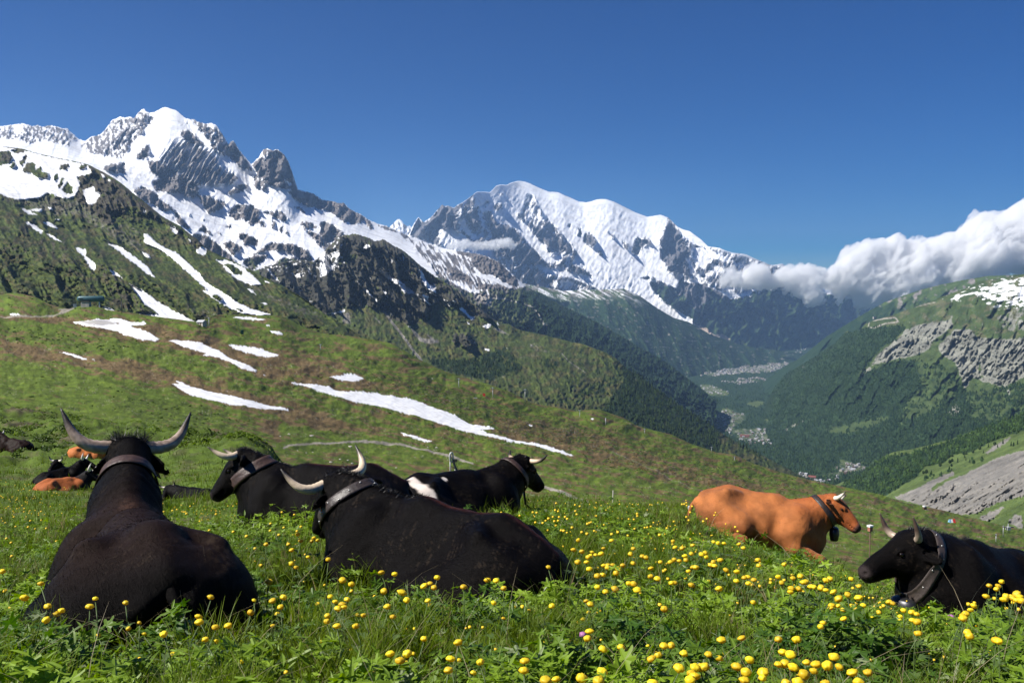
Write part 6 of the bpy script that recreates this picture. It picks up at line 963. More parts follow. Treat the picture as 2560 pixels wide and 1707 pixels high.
# ================================================================ woods
rf = np.random.default_rng(77)
def pjy(P): return 853.5+FPX*np.tan(np.arctan2(-P[..., 2], P[..., 1])-PITCH)
def conifer(n=6, tiers=3, seed=0):
    r = np.random.default_rng(seed); V = []; F = []
    for t in range(tiers):
        z0 = .10+.28*t; z1 = min(1, z0+.46); R = .22*(1-t*.27); b = len(V)
        for j in range(n): a = 2*math.pi*(j+.5*t)/n; q = R*r.uniform(.75, 1.2); V.append((math.cos(a)*q, math.sin(a)*q, z0+r.uniform(-.03, .03)))
        V.append((0, 0, z1)); F += [(b+j, b+(j+1) % n, b+n) for j in range(n)]
    b = len(V); V += [(-.02, -.02, -.1), (.02, -.02, -.1), (0, .02, -.1), (0, 0, .3)]; F += [(b, b+1, b+3), (b+1, b+2, b+3), (b+2, b, b+3)]
    return np.array(V), np.array(F)
def bushy(n=6, seed=0):
    r = np.random.default_rng(seed); V = []; F = []; R = [.20, .30, .26]; Z = [.08, .35, .65]
    for t in range(3):
        for j in range(n): a = 2*math.pi*(j+.5*t)/n; q = R[t]*r.uniform(.75, 1.25); V.append((math.cos(a)*q, math.sin(a)*q, Z[t]*r.uniform(.9, 1.1)))
    V.append((0, 0, .85)); F = []
    for t in range(2):
        for j in range(n): k = (j+1) % n; F += [(t*n+j, t*n+k, t*n+n+k), (t*n+j, t*n+n+k, t*n+n+j)]
    F += [(2*n+j, 2*n+(j+1) % n, 3*n) for j in range(n)]; return np.array(V), np.array(F)
def scatter(tpl, P, h, wd, col, rng):
    tv, tf = tpl; n = len(P); a = rng.uniform(0, 6.28, n); c, s = np.cos(a)[:, None], np.sin(a)[:, None]; v = tv[None]*h[:, None, None]*np.array([1, 1, 1.0]); x = (v[..., 0]*c-v[..., 1]*s)*wd[:, None]; y = (v[..., 0]*s+v[..., 1]*c)*wd[:, None]
    V = np.stack([x, y, v[..., 2]], -1)+P[:, None]; F = (np.arange(n)*len(tv))[:, None, None]+tf[None]; return V.reshape(-1, 3), F.reshape(-1, 3), np.repeat(col, len(tv), 0)
M_tree = leaf_mat('tree_needles', .0, .8, .15)
CP = np.array(crest_p)
def wood(name, sheet_, mask, bbox, n, h, thr, pn, cone_share, c0, c1, label=None):
    X = rf.uniform(bbox[0], bbox[2], n); Y = rf.uniform(bbox[1], bbox[3], n); k = (samp(mask, X, Y)+pn*fbm(X/16, Y/11, 4, 57) > thr)&(Y < np.interp(X, CP[:, 0], CP[:, 1])+14); X, Y = X[k], Y[k]
    xs, Ys, D, P_ = SHEETS[sheet_]; top = np.interp(X, xs, Ys[0]); k = Y > top+1; X, Y = X[k], Y[k]; P, d = on_sheet(sheet_, X, Y)
    out = []; m = rf.uniform(0, 1, len(X)) < cone_share
    for tpl, s_, hf in ((conifer(5, 2, 1), m, 1), (bushy(5, 2), ~m, .75)):
        if s_.sum() == 0: continue
        q = rf.uniform(0, 1, s_.sum()); hh = h*hf*(.5+.8*q); tone = np.clip(.5+.8*fbm(X[s_]/25, Y[s_]/18, 3, 71)+rf.normal(0, .25, s_.sum()), 0, 1)[:, None]; col = np.array(c0)*(1-tone)+np.array(c1)*tone; col = col*(1.0 if hf == 1 else 1.5); out.append(scatter(tpl, P[s_], hh, rf.uniform(.8, 1.3, len(hh)), col, rf))
    n0 = 0; Vs, Fs, Cs = [], [], []
    for V, F, c in out: Vs.append(V); Fs.append(F+n0); Cs.append(c); n0 += len(V)
    o = np_mesh(name, np.concatenate(Vs), np.concatenate(Fs), M_tree, smooth=False, attrs={'coat': np.concatenate(Cs)}); tag(o, label, kind='stuff'); log(name, len(X))
T0_, T1_ = (.014, .032, .012), (.036, .062, .020)
wood('forest', 'valley_side', forest_r, (1700, 800, 2620, 1290), 42000, 19, .42, .5, .6, T0_, (.030, .056, .018), 'dense mixed forest on the right-hand valley side')
wood('forest', 'mountain_peaks', forest_v, (1150, 730, 1800, 1010), 26000, 20, .42, .25, .95, (.010, .026, .011), (.026, .050, .018), 'dark spruce forest on the slope left of the valley')
wood('forest', 'forested_slope', raster(1, []), (1300, 765, 2000, 980), 9000, 24, .75, .35, 1, (.012, .03, .013), (.028, .052, .02), 'spruce forest on the slope below the glacier')
wood('forest', 'craggy_mountain', forest_c, (960, 800, 2060, 1240), 14000, 15, .48, .45, .9, (.010, .024, .008), (.030, .050, .014), 'spruce forest on the spur of the craggy mountain')
wood('forest', 'gully_slope', forest_g, (2040, 1030, 2620, 1260), 9000, 13, .45, .35, .55, T0_, (.045, .08, .02), 'mixed forest on the slope at the right')
def val_mask(): return 1-np.clip(meadow_r+.9*town_r, 0, 1)
wood('forest', 'valley_floor', val_mask(), (1560, 870, 2200, 1215), 22000, 20, .5, .2, .8, T0_, (.036, .066, .022), 'woods on the valley floor between the villages')
# trees one can tell apart: on the spur, by the crest and on the gully slope
tv, tf = conifer(7, 4, 3); bv, bf = bushy(7, 5); rt = random.Random(4)
def tree_mesh(nm, v, f, mat): return np_mesh(nm, v, f, mat, smooth=False, link=False).data
k_ = NT('spruce'); p_ = k_.n('BsdfPrincipled'); p_.inputs['Roughness'].default_value = .8; p_.inputs['Specular IOR Level'].default_value = .15; k_.L(k_.ramp(k_.n('ObjectInfo').outputs['Random'], [(0, (.012, .026, .008)), (1, (.032, .052, .014))]), p_.inputs['Base Color']); k_.L(p_.outputs[0], k_.out.inputs[0])
md = [tree_mesh('spruce_tree', *conifer(7, 4, s), k_.m) for s in (3, 4)]; mb = tree_mesh('broadleaf_tree', bv, bf, k_.m)
def lone(x, y, sh, h, m, nm, lb, gr):
    P, d = on_sheet(sh, x, y); o = bpy.data.objects.new(nm, m); C.objects.link(o); o.location = P[0]-[0, 0, .3]; s = h*rt.uniform(.75, 1.25); o.scale = (s*.95, s*.95, s); o.rotation_euler = (0, 0, rt.uniform(0, 6)); o['label'] = lb; o['category'] = 'tree'; o['group'] = gr
for (a, b) in [(1355,905),(1362,912),(1372,908),(1380,915),(1390,920),(1395,930),(1403,934),(1410,942),(1418,948),(1425,955),(1434,962),(1368,918),(1376,922),(1386,926),(1452,912),(1460,918),(1475,925),(1488,930),(1498,936),(1260,930),(1268,925),(1276,932),(1284,928),(1292,934),(1300,930),(1270,940),(1282,942),(1345,900),(1338,903),(1448,950),(1540,960),(1525,958),(1505,962),(1350,925),(1330,918)]:
    lone(a+rt.uniform(-2, 2), b+rt.uniform(-2, 2), 'craggy_mountain', 13, md[rt.randrange(2)], 'spruce_tree', 'small dark spruce standing alone on the green spur beyond the pasture', 'lone spruces on the green spur')
for i in range(70):
    t = rt.random(); a = 1575+t*330; b = float(np.interp(a, [c[0] for c in crest_c], [c[1] for c in crest_c])); lone(a, b+rt.uniform(1.5, 9), 'craggy_mountain', 19, md[rt.randrange(2)], 'spruce_tree', 'dark spruce on the wooded ridge line left of the valley villages', 'spruces along the ridge line')
for i in range(46):
    a = rt.uniform(2110, 2560); b = float(np.interp(a, [2110, 2200, 2330, 2450, 2560], [1222, 1190, 1165, 1130, 1092]))+rt.uniform(-8, 16); lone(a, b, 'gully_slope', 11, mb if rt.random() < .6 else md[0], 'mountain_tree', 'tree at the ragged lower edge of the wood above the pale gully', 'trees at the edge of the wood above the gully')
# ================================================================ low shrubs on the pasture
def shrubs():
    X = rf.uniform(-100, 2680, 30000); top = np.interp(X, CP[:, 0], CP[:, 1]); Y = top+rf.uniform(0, 1, len(X))**1.1*(460-120*(X > 1500)); k = (samp(shrub_p, X, Y)+.9*fbm((X+2.3*Y)/34, (Y-.28*X)/9, 4, 57)+.2*rf.normal(size=len(X)) > .62)&(samp(snow_p, X, Y) < .03)&(samp(path_p, X, Y) < .1); X, Y = X[k], Y[k]; P, d = on_sheet('pasture', X, Y); k = (d > 340)|((rf.uniform(0, 1, len(d)) < .5)&(fbm(X/22, Y/7, 3, 12) > .05)); X, Y = X[k], Y[k]
    P, d = on_sheet('pasture', X, Y); xs, Ys, D, PP = SHEETS['pasture']
    # height of the true surface (it was raised a little)
    ci = np.clip(np.round((X-xs[0])/(xs[1]-xs[0])).astype(int), 0, len(xs)-1); ri = np.array([np.searchsorted(Ys[:, c], y) for c, y in zip(ci, Y)]).clip(0, Ys.shape[0]-1); P = PP[ri, ci]+np.stack([rf.uniform(-.3, .3, len(X))]*2+[0*X], -1)
    d = P[:, 1]; h = np.clip(rf.uniform(.25, .7, len(X))*(d/420)**.35, .15, 1.0); br = sstep(.4, .7, samp(brown_p, X, Y)+.6*fbm(X/30, Y/12, 3, 3))[:, None]; q = rf.uniform(0, 1, len(X))[:, None]
    col = (np.array((.045, .078, .012))*(1-br)+np.array((.10, .075, .03))*br)*(.7+.8*q); h = np.where(d < 340, rf.uniform(.18, .34, len(d)), h); col = np.where((d < 340)[:, None], col*1.15, col); tv = bushy(7, 9); tv = (tv[0]*[2.6, 2.6, 1.1]-[0, 0, .12], tv[1]); V, F, c = scatter(tv, P, h, rf.uniform(.7, 1.6, len(X)), col, rf)
    o = np_mesh('low_shrubs', V, F, M_tree, smooth=False, attrs={'coat': c}); tag(o, 'low dark shrubs dotted over the pasture', kind='stuff'); log('shrubs', len(X))
shrubs()
# ================================================================ villages
M_wall = simple('house_wall', (.36, .34, .31), .8, 0, .2, .05); M_roof = simple('house_roof', (.20, .18, .17), .6, 0, .3, .05); M_roof_l = simple('pale_roof', (.34, .35, .37), .5, 0, .2, .05); M_roof_r = simple('red_roof', (.20, .07, .055), .7, 0, .2, .05); M_wood = simple('dark_wood', (.10, .06, .04), .8, 0, .3, .3)
def house_mesh(w, l, h, rh, mats, storeys=2):
    bm = []; V = [(-w/2, -l/2, -3), (w/2, -l/2, -3), (w/2, l/2, -3), (-w/2, l/2, -3), (-w/2, -l/2, h), (w/2, -l/2, h), (w/2, l/2, h), (-w/2, l/2, h), (0, -l/2, h+rh), (0, l/2, h+rh)]
    F = [(0, 1, 5, 4), (1, 2, 6, 5), (2, 3, 7, 6), (3, 0, 4, 7), (4, 5, 8, 8), (6, 7, 9, 9)]; o = .9; z = -o*rh/(w/2)*.9; b = len(V)
    V += [(-w/2-o, -l/2-o, h+z+.15), (-w/2-o, l/2+o, h+z+.15), (0, l/2+o, h+rh+.15), (0, -l/2-o, h+rh+.15), (w/2+o, -l/2-o, h+z+.15), (w/2+o, l/2+o, h+z+.15)]; F += [(b, b+1, b+2, b+3), (b+3, b+2, b+5, b+4)]
    me = bpy.data.meshes.new('house'); me.from_pydata(V, [], [tuple(dict.fromkeys(f)) for f in F]); [me.materials.append(m) for m in mats]; me.polygons.foreach_set('material_index', [0]*6+[1]*2); me.update(); return me
HM = [house_mesh(9, 11, 5, 3, (M_wall, M_roof)), house_mesh(12, 15, 8, 3.5, (M_wall, M_roof_l)), house_mesh(10, 13, 6, 3.5, (M_wood, M_roof)), house_mesh(16, 28, 13, 4, (M_wall, M_roof)), house_mesh(13, 34, 10, 3, (M_wall, M_roof_l))]
rh_ = random.Random(12); cand = []
def town(poly, n, lb, gr, kinds, name='house', sc=1.0):
    p = np.array(poly); x0, y0 = p.min(0); x1, y1 = p.max(0); m = raster(0, [(1, poly)], 0); k = 0; t = 0
    while k < n and t < n*40:
        t += 1; x, y = rh_.uniform(x0, x1), rh_.uniform(y0, y1)
        if float(samp(m, np.array([x]), np.array([y]))[0]) < .5 or perlin(x/13, y/6, 5) < -.25: continue
        P, d = on_sheet('valley_floor', x, y); cand.append((P[0], rh_.choice(kinds), rh_.uniform(.75, 1.25)*sc, rh_.uniform(0, 3.14), lb, gr, name, d[0])); k += 1
town(ZF([(1325,335),(1450,345),(1480,390),(1420,400),(1340,420),(1310,380)]), 34, 'small chalet of the nearest hamlet, between the wood and the pasture edge', 'chalets of the nearest hamlet', [0, 1, 2, 2]); town(ZF([(1060,418),(1110,408),(1200,430),(1290,430),(1330,400),(1320,440),(1200,470),(1100,440)]), 26, 'chalet half hidden behind the pasture edge near the brown cow', 'chalets behind the pasture edge', [0, 1, 2])
town(ZC([(430,1440),(470,1410),(520,1375),(560,1400),(640,1405),(600,1440),(560,1500),(540,1530),(450,1490)]), 75, 'tiny house of the middle village beside its light meadows', 'houses of the middle village', [0, 0, 1, 2]); town(ZF([(700,190),(800,170),(920,150),(940,200),(960,245),(830,250),(760,215)]), 60, 'tiny house at the foot of the middle village close to the pasture skyline', 'houses at the foot of the middle village', [0, 1, 1, 2])
town(ZC([(360,1185),(480,1110),(600,1085),(740,1075),(880,1095),(900,1110),(800,1160),(600,1170),(500,1180)]), 480, 'pale building of the large town far down the valley', 'buildings of the far town', [1, 3, 3, 4], sc=1.15); town(ZC([(590,1060),(690,1050),(715,1070),(600,1075)]), 40, '', '', [1, 3]); town(ZC([(480,1215),(700,1190),(790,1210),(600,1235)]), 90, '', '', [1, 3, 0]); town(ZC([(360,1240),(420,1235),(540,1280),(520,1295),(400,1290)]), 50, '', '', [0, 1]); town(ZC([(880,1065),(980,1040),(1040,985),(960,990),(900,1060)]), 50, '', '', [3, 4]); town(ZC([(380,985),(430,980),(430,995),(380,995)]), 10, '', '', [3])
cand.sort(key=lambda c: c[7] if c[4] else 1e9); indiv = [c for c in cand if c[4]][:296]; ids = set(map(id, indiv)); rest = [c for c in cand if id(c) not in ids]
for P, k, s, a, lb, gr, nm, d in indiv:
    o = bpy.data.objects.new(nm, HM[k]); C.objects.link(o); o.location = P; o.scale = (s, s, s); o.rotation_euler = (0, 0, a); o['label'] = lb; o['category'] = 'house'; o['group'] = gr
me = bpy.data.meshes.new('town_buildings'); V, F, MI = [], [], []
for P, k, s, a, *_ in rest:
    m = HM[k]; R = Matrix.Rotation(a, 3, 'Z'); b = len(V); V += [tuple((R@(v.co*s))+Vector(P)) for v in m.vertices]; F += [tuple(b+i for i in p.vertices) for p in m.polygons]; MI += [(1 if p.material_index == 0 else (2 if k in (1, 4) else 0)) for p in m.polygons]
me.from_pydata(V, [], F); [me.materials.append(q) for q in (M_roof, M_wall, M_roof_l)]; me.polygons.foreach_set('material_index', MI); o = bpy.data.objects.new('town_buildings', me); C.objects.link(o); tag(o, 'the remaining small buildings of the far town', kind='stuff')
for x, y, dims, mats, lb in ((2030, 1197, (26, 34, 11, 6), (M_wood, M_roof_r), 'large red-roofed building on the valley floor just above the brown cow'), (1862, 1092, (14, 60, 14, 3), (M_roof_r, M_roof_r), 'long red building at the foot of the middle village'), (1853, 1101, (20, 24, 12, 3), (M_wall, M_roof_l), 'white building below the long red one'), (1975, 1189, (14, 24, 8, 3), (M_wall, M_roof_l), 'pale flat building at the pasture edge left of the red-roofed one')):
    P, d = on_sheet('valley_floor', x, y); o = bpy.data.objects.new('large_building', house_mesh(*dims, mats)); C.objects.link(o); o.location = P[0]; o.rotation_euler = (0, 0, 1.2); o['label'] = lb; o['category'] = 'building'
# ================================================================ things on the pasture
M_teal = simple('teal_cladding', (.05, .13, .15), .45, .1, .15, .3); M_steel = simple('galvanised_steel', (.52, .53, .54), .5, .3, .15, 2); M_dsteel = simple('dark_steel', (.06, .065, .07), .5, .5, .15, 2); M_concrete = simple('concrete', (.42, .39, .35), .85, 0, .2, .8); M_white = simple('white_paint', (.8, .8, .8), .5); M_red = simple('red_paint', (.6, .04, .03), .5); M_green = simple('green_paint', (.01, .13, .08), .5); M_cable = simple('cable', (.03, .03, .03), .5, .4); M_blue = simple('blue_paint', (.25, .5, .7), .5)
M_window = simple('dark_glass', (.02, .03, .035), .15)
def on_pasture(x, y):
    xs, Ys, D, PP = SHEETS['pasture']; c = int(np.clip(round((x-xs[0])/(xs[1]-xs[0])), 0, len(xs)-1)); r = int(np.clip(np.searchsorted(Ys[:, c], y), 0, Ys.shape[0]-1)); return PP[r, c].copy()
def mk(root, name, parts, mat, smooth=False):
    v, f = merge(parts); return poly_mesh(name, v, f, mat, root, smooth)
def T(a, b, r, n=8): return tube([a, b], [r, r], n)
def thing(name, loc, rz, label, cat, group=None):
    o = empty(name, loc, rz); o['label'] = label; o['category'] = cat
    if group: o['group'] = group
    return o
def gable(w, l, h, rh, root, m1, m2, door=True):
    V = [(-w/2, -l/2, -.4), (w/2, -l/2, -.4), (w/2, l/2, -.4), (-w/2, l/2, -.4), (-w/2, -l/2, h), (w/2, -l/2, h), (w/2, l/2, h), (-w/2, l/2, h), (-w/2, 0, h+rh), (w/2, 0, h+rh)]
    F = [(0, 1, 5, 4), (2, 3, 7, 6), (1, 2, 6, 6), (3, 0, 4, 4), (1, 6, 5, 5), (5, 6, 9, 9), (3, 4, 7, 7), (4, 8, 7, 7)]; poly_mesh('wall', V, F, m1, root, smooth=False)
    e = .35; s = rh/(l/2); b = [(-w/2-e, -l/2-e, h-e*s+.04), (w/2+e, -l/2-e, h-e*s+.04), (w/2+e, 0, h+rh+.04), (-w/2-e, 0, h+rh+.04), (w/2+e, l/2+e, h-e*s+.04), (-w/2-e, l/2+e, h-e*s+.04)]; bb = [(x, y, z+.14) for x, y, z in b]
    poly_mesh('roof', b+bb, [(0, 3, 2, 1), (3, 5, 4, 2), (6, 7, 8, 9), (9, 8, 10, 11), (0, 1, 7, 6), (5, 11, 10, 4), (0, 6, 9, 3), (3, 9, 11, 5), (1, 2, 8, 7), (2, 4, 10, 8)], m2, root, smooth=False)
    if door: mk(root, 'door', [box((w*.1, -l/2-.03, h*.42), (.9, .05, h*.84))], M_wood); mk(root, 'window', [box((-w*.25, -l/2-.03, h*.6), (.8, .05, .7))], M_window)
# chairlift station
P = on_pasture(226, 766); s = P[1]/FPX; r0 = thing('chairlift_station', P, 0, 'chairlift station with a long dark teal canopy over a concrete cabin', 'building')
v, f = tube([(-9.6, 0, 5.6), (-8.8, 0, 5.7), (-7, 0, 5.75), (10, 0, 5.8), (10.4, 0, 5.8)], [(.3, .5), (1.2, 1.9), (1.35, 2.2), (1.3, 2.2), (.9, 1.9)], 14); v[:, 2] = 5.7+(v[:, 2]-5.7)*1.0; poly_mesh('canopy', v, f, M_teal, r0)
mk(r0, 'window', [box((-6.0, -2.15, 5.9), (3.6, .12, .8)), ], M_window); mk(r0, 'cabin', [box((-3.0, 0, 1.6), (6.0, 4.2, 4.6))], M_concrete); mk(r0, 'cabin_roof', [box((-3.0, 0, 4.0), (6.8, 5, .25))], M_wood); mk(r0, 'leg', [T((7, 0, -2), (7, 0, 4.8), .45, 10)], M_steel)
P2 = on_pasture(188, 768); r1 = thing('control_booth', P2, .2, 'small grey booth beside the track left of the chairlift station', 'booth'); mk(r1, 'wall', [box((0, 0, 1.2), (2.2, 2.2, 3.4))], M_steel); mk(r1, 'roof', [box((0, 0, 3.0), (2.8, 2.8, .2))], M_dsteel)
def lift_pylon(x, y0, y1, label, arms=1.0, mat=None, group='ski lift pylons', style='T'):
    P = on_pasture(x, y1); d = P[1]; H_ = (y1-y0)/FPX*d; r = thing('lift_pylon', P, .35, label, 'pylon', group); m = mat or M_steel; w = max(.13, .16*d/500)
    mk(r, 'mast', [tube([(0, 0, -.6), (0, 0, H_)], [w*1.25, w], 8)], m, True); mk(r, 'crossarm', [box((0, 0, H_*.95), (arms*H_*.34, w*1.2, w*1.1)), box((0, 0, H_*1.0), (arms*H_*.22, w, w*.8))], m); 
    for q in (-1, 1): mk(r, 'sheave_train', [box((q*arms*H_*.16, 0, H_*.92), (w*1.0, H_*.12, w*1.3))], M_dsteel)
    if style == 'ladder': mk(r, 'ladder', [T((.3, .2, 0), (.3, .2, H_*.9), w*.25, 5), T((.6, .2, 0), (.6, .2, H_*.9), w*.25, 5)], m)
    return P, H_
PY = [lift_pylon(305, 743, 783, 'tall dark chairlift pylon right of the chairlift station', 1.1, M_dsteel, 'chairlift pylons'), lift_pylon(523, 790, 814, 'short pylon just right of the small cabin', 1, M_steel), lift_pylon(801, 862, 876, 'small pylon on the brown slope above the round snow patch', 1.6), lift_pylon(1147, 947, 970, 'uppermost pylon of the row on the green shoulder', 1.1), lift_pylon(1232, 968, 996, 'pylon with a ladder beside the small red marker', 1.1, style='ladder'), lift_pylon(1313, 976, 1007, 'tallest thin pylon of the row on the green shoulder', .8), lift_pylon(1449, 1024, 1042, 'short T-shaped pylon near the little snow spot on the skyline', 1.4), lift_pylon(1514, 1040, 1058, 'bare thin pole at the end of a short cable on the skyline knoll', .3), lift_pylon(1611, 1071, 1083, 'tiny pylon on the pasture skyline, first below the knoll', 1.6), lift_pylon(1778, 1116, 1128, 'tiny pylon on the pasture skyline near the light green hollow', 1.6), lift_pylon(1836, 1139, 1150, 'lowest tiny pylon on the pasture skyline', 1.4),
  lift_pylon(2508, 1315, 1342, 'pale pylon at the right edge of the pasture, upper of two', .5), lift_pylon(2489, 1337, 1356, 'pale pylon at the right edge of the pasture, nearer to the black cow', 1.0)]
def cable(a, b, name, label, sag=2, r=.05):
    t = np.linspace(0, 1, 9)[:, None]; p = a*(1-t)+b*t; p[:, 2] -= sag*4*(t*(1-t))[:, 0]; v, f = tube(p, [r]*9, 4); o = poly_mesh(name, v, f, M_cable); tag(o, label, 'cable')
cable(PY[6][0]+[0, 0, PY[6][1]], PY[7][0]+[0, 0, PY[7][1]*.95], 'lift_cable', 'thin cable between the two poles on the skyline knoll', 1, .10)
P = on_pasture(504, 812); r0 = thing('cabin', P, -.45, 'small cabin with a pale grey roof at the foot of the long snow strip', 'cabin'); gable(5.2, 3.6, 2.6, 1.1, r0, M_concrete, M_steel)
P = on_pasture(605, 835); r0 = thing('equipment_box', P, .3, 'small dark green box standing on the pasture right of the cabin', 'box'); mk(r0, 'panel', [box((0, 0, 1.3), (1.6, 1.6, 2.8))], M_green); mk(r0, 'frame', [box((q*.9, -.9, 1.4), (.14, .14, 3.2)) for q in (-1, 0, 1)], M_dsteel)
P = on_pasture(1210, 992); r0 = thing('warning_marker', P, 0, 'small red marker on the green shoulder left of a pylon', 'marker'); mk(r0, 'board', [box((0, 0, 1.2), (1.8, .1, 2.0))], M_red); mk(r0, 'post', [box((q*.7, .1, .5), (.12, .12, 1.6)) for q in (-1, 1)], M_wood)
P = on_pasture(1189, 994); r0 = thing('plank', P, .7, 'pale plank lying on the grass left of the red marker', 'plank'); mk(r0, 'board', [box((0, 0, .35), (3.0, .5, .3))], M_white)
# return wheel of the drag lift, behind the cow with the white patch
P = on_pasture(1133, 1204); d = P[1]; u = d/FPX; r0 = thing('drag_lift_station', P, 0, 'steel ski lift frame with a big upright wheel behind the white-patched cow', 'ski lift')
a = np.linspace(0, 2*math.pi, 22); zc = (1204-1141)*u; v, f = tube([(-4*u+math.cos(t)*5.6*u*.75, 2*u*math.cos(t), zc+math.sin(t)*12*u) for t in a], [2.0*u]*22, 6, cap=False); poly_mesh('wheel_rim', v, f, M_steel, r0)
mk(r0, 'wheel_spoke', [T((-4*u-math.cos(t)*4*u, 0, zc-math.sin(t)*11*u), (-4*u+math.cos(t)*4*u, 0, zc+math.sin(t)*11*u), .35*u, 5) for t in (0.3, 1.3, 2.4)], M_dsteel); mk(r0, 'mast', [T((-7*u, 0, 0), (-7*u, 0, zc+4*u), 1.6*u), ], M_steel, True); mk(r0, 'strut', [T((6*u, 0, 0), (5*u, 0, 36*u), 1.0*u)], M_steel, True)
v, f = tube([(0, 1*u, zc-6*u), (4*u, 1*u, 42*u), (10*u, 1*u, 24*u), (16*u, 0, 0)], [(4*u, 3*u), (4.5*u, 3*u), (6*u, 4*u), (8*u, 5*u)], 4); poly_mesh('housing', v, f, M_dsteel, r0, smooth=False); mk(r0, 'motor', [box((7*u, 0, zc-8*u), (7*u, 5*u, 7*u)), box((3*u, 0, zc-14*u), (5*u, 5*u, 5*u))], M_dsteel); mk(r0, 'crossbar', [T((-14*u, 0, 18*u), (14*u, 0, 17*u), .8*u)], M_steel); mk(r0, 'stay', [T((6*u, 0, zc-10*u), (26*u, 4*u, 0), .25*u, 4), T((6*u, 0, zc-10*u), (21*u, -2*u, 0), .25*u, 4)], M_cable)
P = on_pasture(1236, 1180); r0 = thing('drag_lift_post', P, .3, 'small white-topped steel post just behind the ear of the cow with a white patch', 'post'); mk(r0, 'mast', [T((0, 0, -.3), (0, 0, 1.3), .15)], M_steel); mk(r0, 'cap', [box((0, 0, 1.5), (.9, .3, .3))], M_white)
# stakes and markers by the meadow rim
def near_thing(x, y, Y):
    a_, b_ = ray(x, y); return np.array([a_*Y, Y, float(ground(a_*Y, Y))])
P = near_thing(1750, 1260, 17.5); h = (1273-1238)/FPX*17.5; r0 = thing('marker_post', P, 0, 'white topped marker post in the grass just left of the brown cow', 'post'); v, f = tube([(0, 0, -.3), (.035, 0, h)], [.035, .035], 8); poly_mesh('post', v, f, M_blue, r0); mk(r0, 'cap', [box((.045, 0, h-.02), (.10, .08, .09))], M_white)
P = near_thing(1723, 1266, 17.0); r0 = thing('marker_stub', P, 0, 'short white peg left of the white topped marker post', 'post'); v, f = tube([(0, 0, -.3), (0, 0, .10)], [.014, .014], 6); poly_mesh('post', v, f, M_white, r0); mk(r0, 'cap', [box((0, 0, .12), (.04, .04, .04))], M_white)
P = near_thing(1531, 1262, 17.5); r0 = thing('fence_stake', P, 0, 'thin weathered grey stake at the meadow rim', 'stake'); v, f = tube([(0, 0, -.4), (.01, 0, .30)], [.010, .008], 6); poly_mesh('rod', v, f, M_concrete, r0)
P = near_thing(2175, 1340, 17.0); h = 1.0; zt = None; a_, b_ = ray(2170, 1322); zt = b_*17.0-P[2]; r0 = thing('box_on_post', P, .4, 'little red and white box on a thin post between the two cows at the right', 'sign'); v, f = tube([(0, 0, -.4), (0, 0, zt-.05)], [.010, .010], 6); poly_mesh('post', v, f, M_wood, r0); mk(r0, 'box', [box((0, 0, zt), (.065, .06, .075))], simple('box_red', (.35, .14, .10), .7)); mk(r0, 'lid', [box((0, 0, zt+.055), (.085, .08, .03))], M_white)
P = on_pasture(2311, 1272); u = P[1]/FPX; r0 = thing('hut', P, .3, 'tiny dark hut with a white roof on the pasture crest at the right', 'hut'); mk(r0, 'wall', [box((0, 0, 4*u), (8*u, 6*u, 8*u))], M_wood); mk(r0, 'roof', [box((-1*u, 0, 9*u), (6*u, 7*u, 3*u))], M_white); mk(r0, 'footing', [box((2*u, -2*u, 0), (10*u, 5*u, 2*u))], M_concrete)
P = on_pasture(2379, 1302); u = P[1]/FPX; r0 = thing('tent', P, .2, 'small white, blue and red tent on the green slope above the black cow', 'tent')
for (x, w, h, m) in ((-5, 6, 9, M_blue), (0, 7, 8, M_white), (7, 7, 9, M_red)):
    V = [((x-w/2)*u, -4*u, 0), ((x+w/2)*u, -4*u, 0), ((x+w/2)*u, 4*u, 0), ((x-w/2)*u, 4*u, 0), ((x-w/2+1)*u, 0, h*u), ((x+w/2-.5)*u, 0, (h+1)*u)]; poly_mesh('fabric_panel', V, [(0, 1, 5, 4), (2, 3, 4, 5), (0, 4, 3, 3), (1, 2, 5, 5), (0, 3, 2, 1)], m, r0, smooth=False)
P = on_pasture(2521, 1326); u = P[1]/FPX; r0 = thing('lift_station', P, .2, 'grey ski lift end station at the far right of the pasture', 'building'); mk(r0, 'housing', [box((0, 0, 6*u), (10*u, 8*u, 8*u))], M_steel); mk(r0, 'mast', [T((0, 0, 0), (0, 0, 18*u), 1.2*u)], M_steel); mk(r0, 'deck', [box((2*u, 0, 9*u), (26*u, 4*u, 1.6*u))], M_dsteel)
def hut_on(sh, x, y, sz, lb):
    P, d = on_sheet(sh, x, y); u = d[0]/FPX; r0 = thing('mountain_station', P[0], .3, lb, 'building'); mk(r0, 'wall', [box((0, 0, sz*u*.3), (sz*u, sz*u*.6, sz*u*.7))], M_concrete); mk(r0, 'roof', [box((0, 0, sz*u*.72), (sz*u*1.1, sz*u*.7, sz*u*.12))], M_roof_l)
hut_on('mountain_peaks', 1365, 815, 9, 'pale mountain station on the forested flank below the snow slopes'); hut_on('valley_side', 2186, 797, 7, 'tiny station building on the shoulder under the cloud'); hut_on('valley_side', 2201, 815, 5, 'small white hut on the shoulder under the cloud')
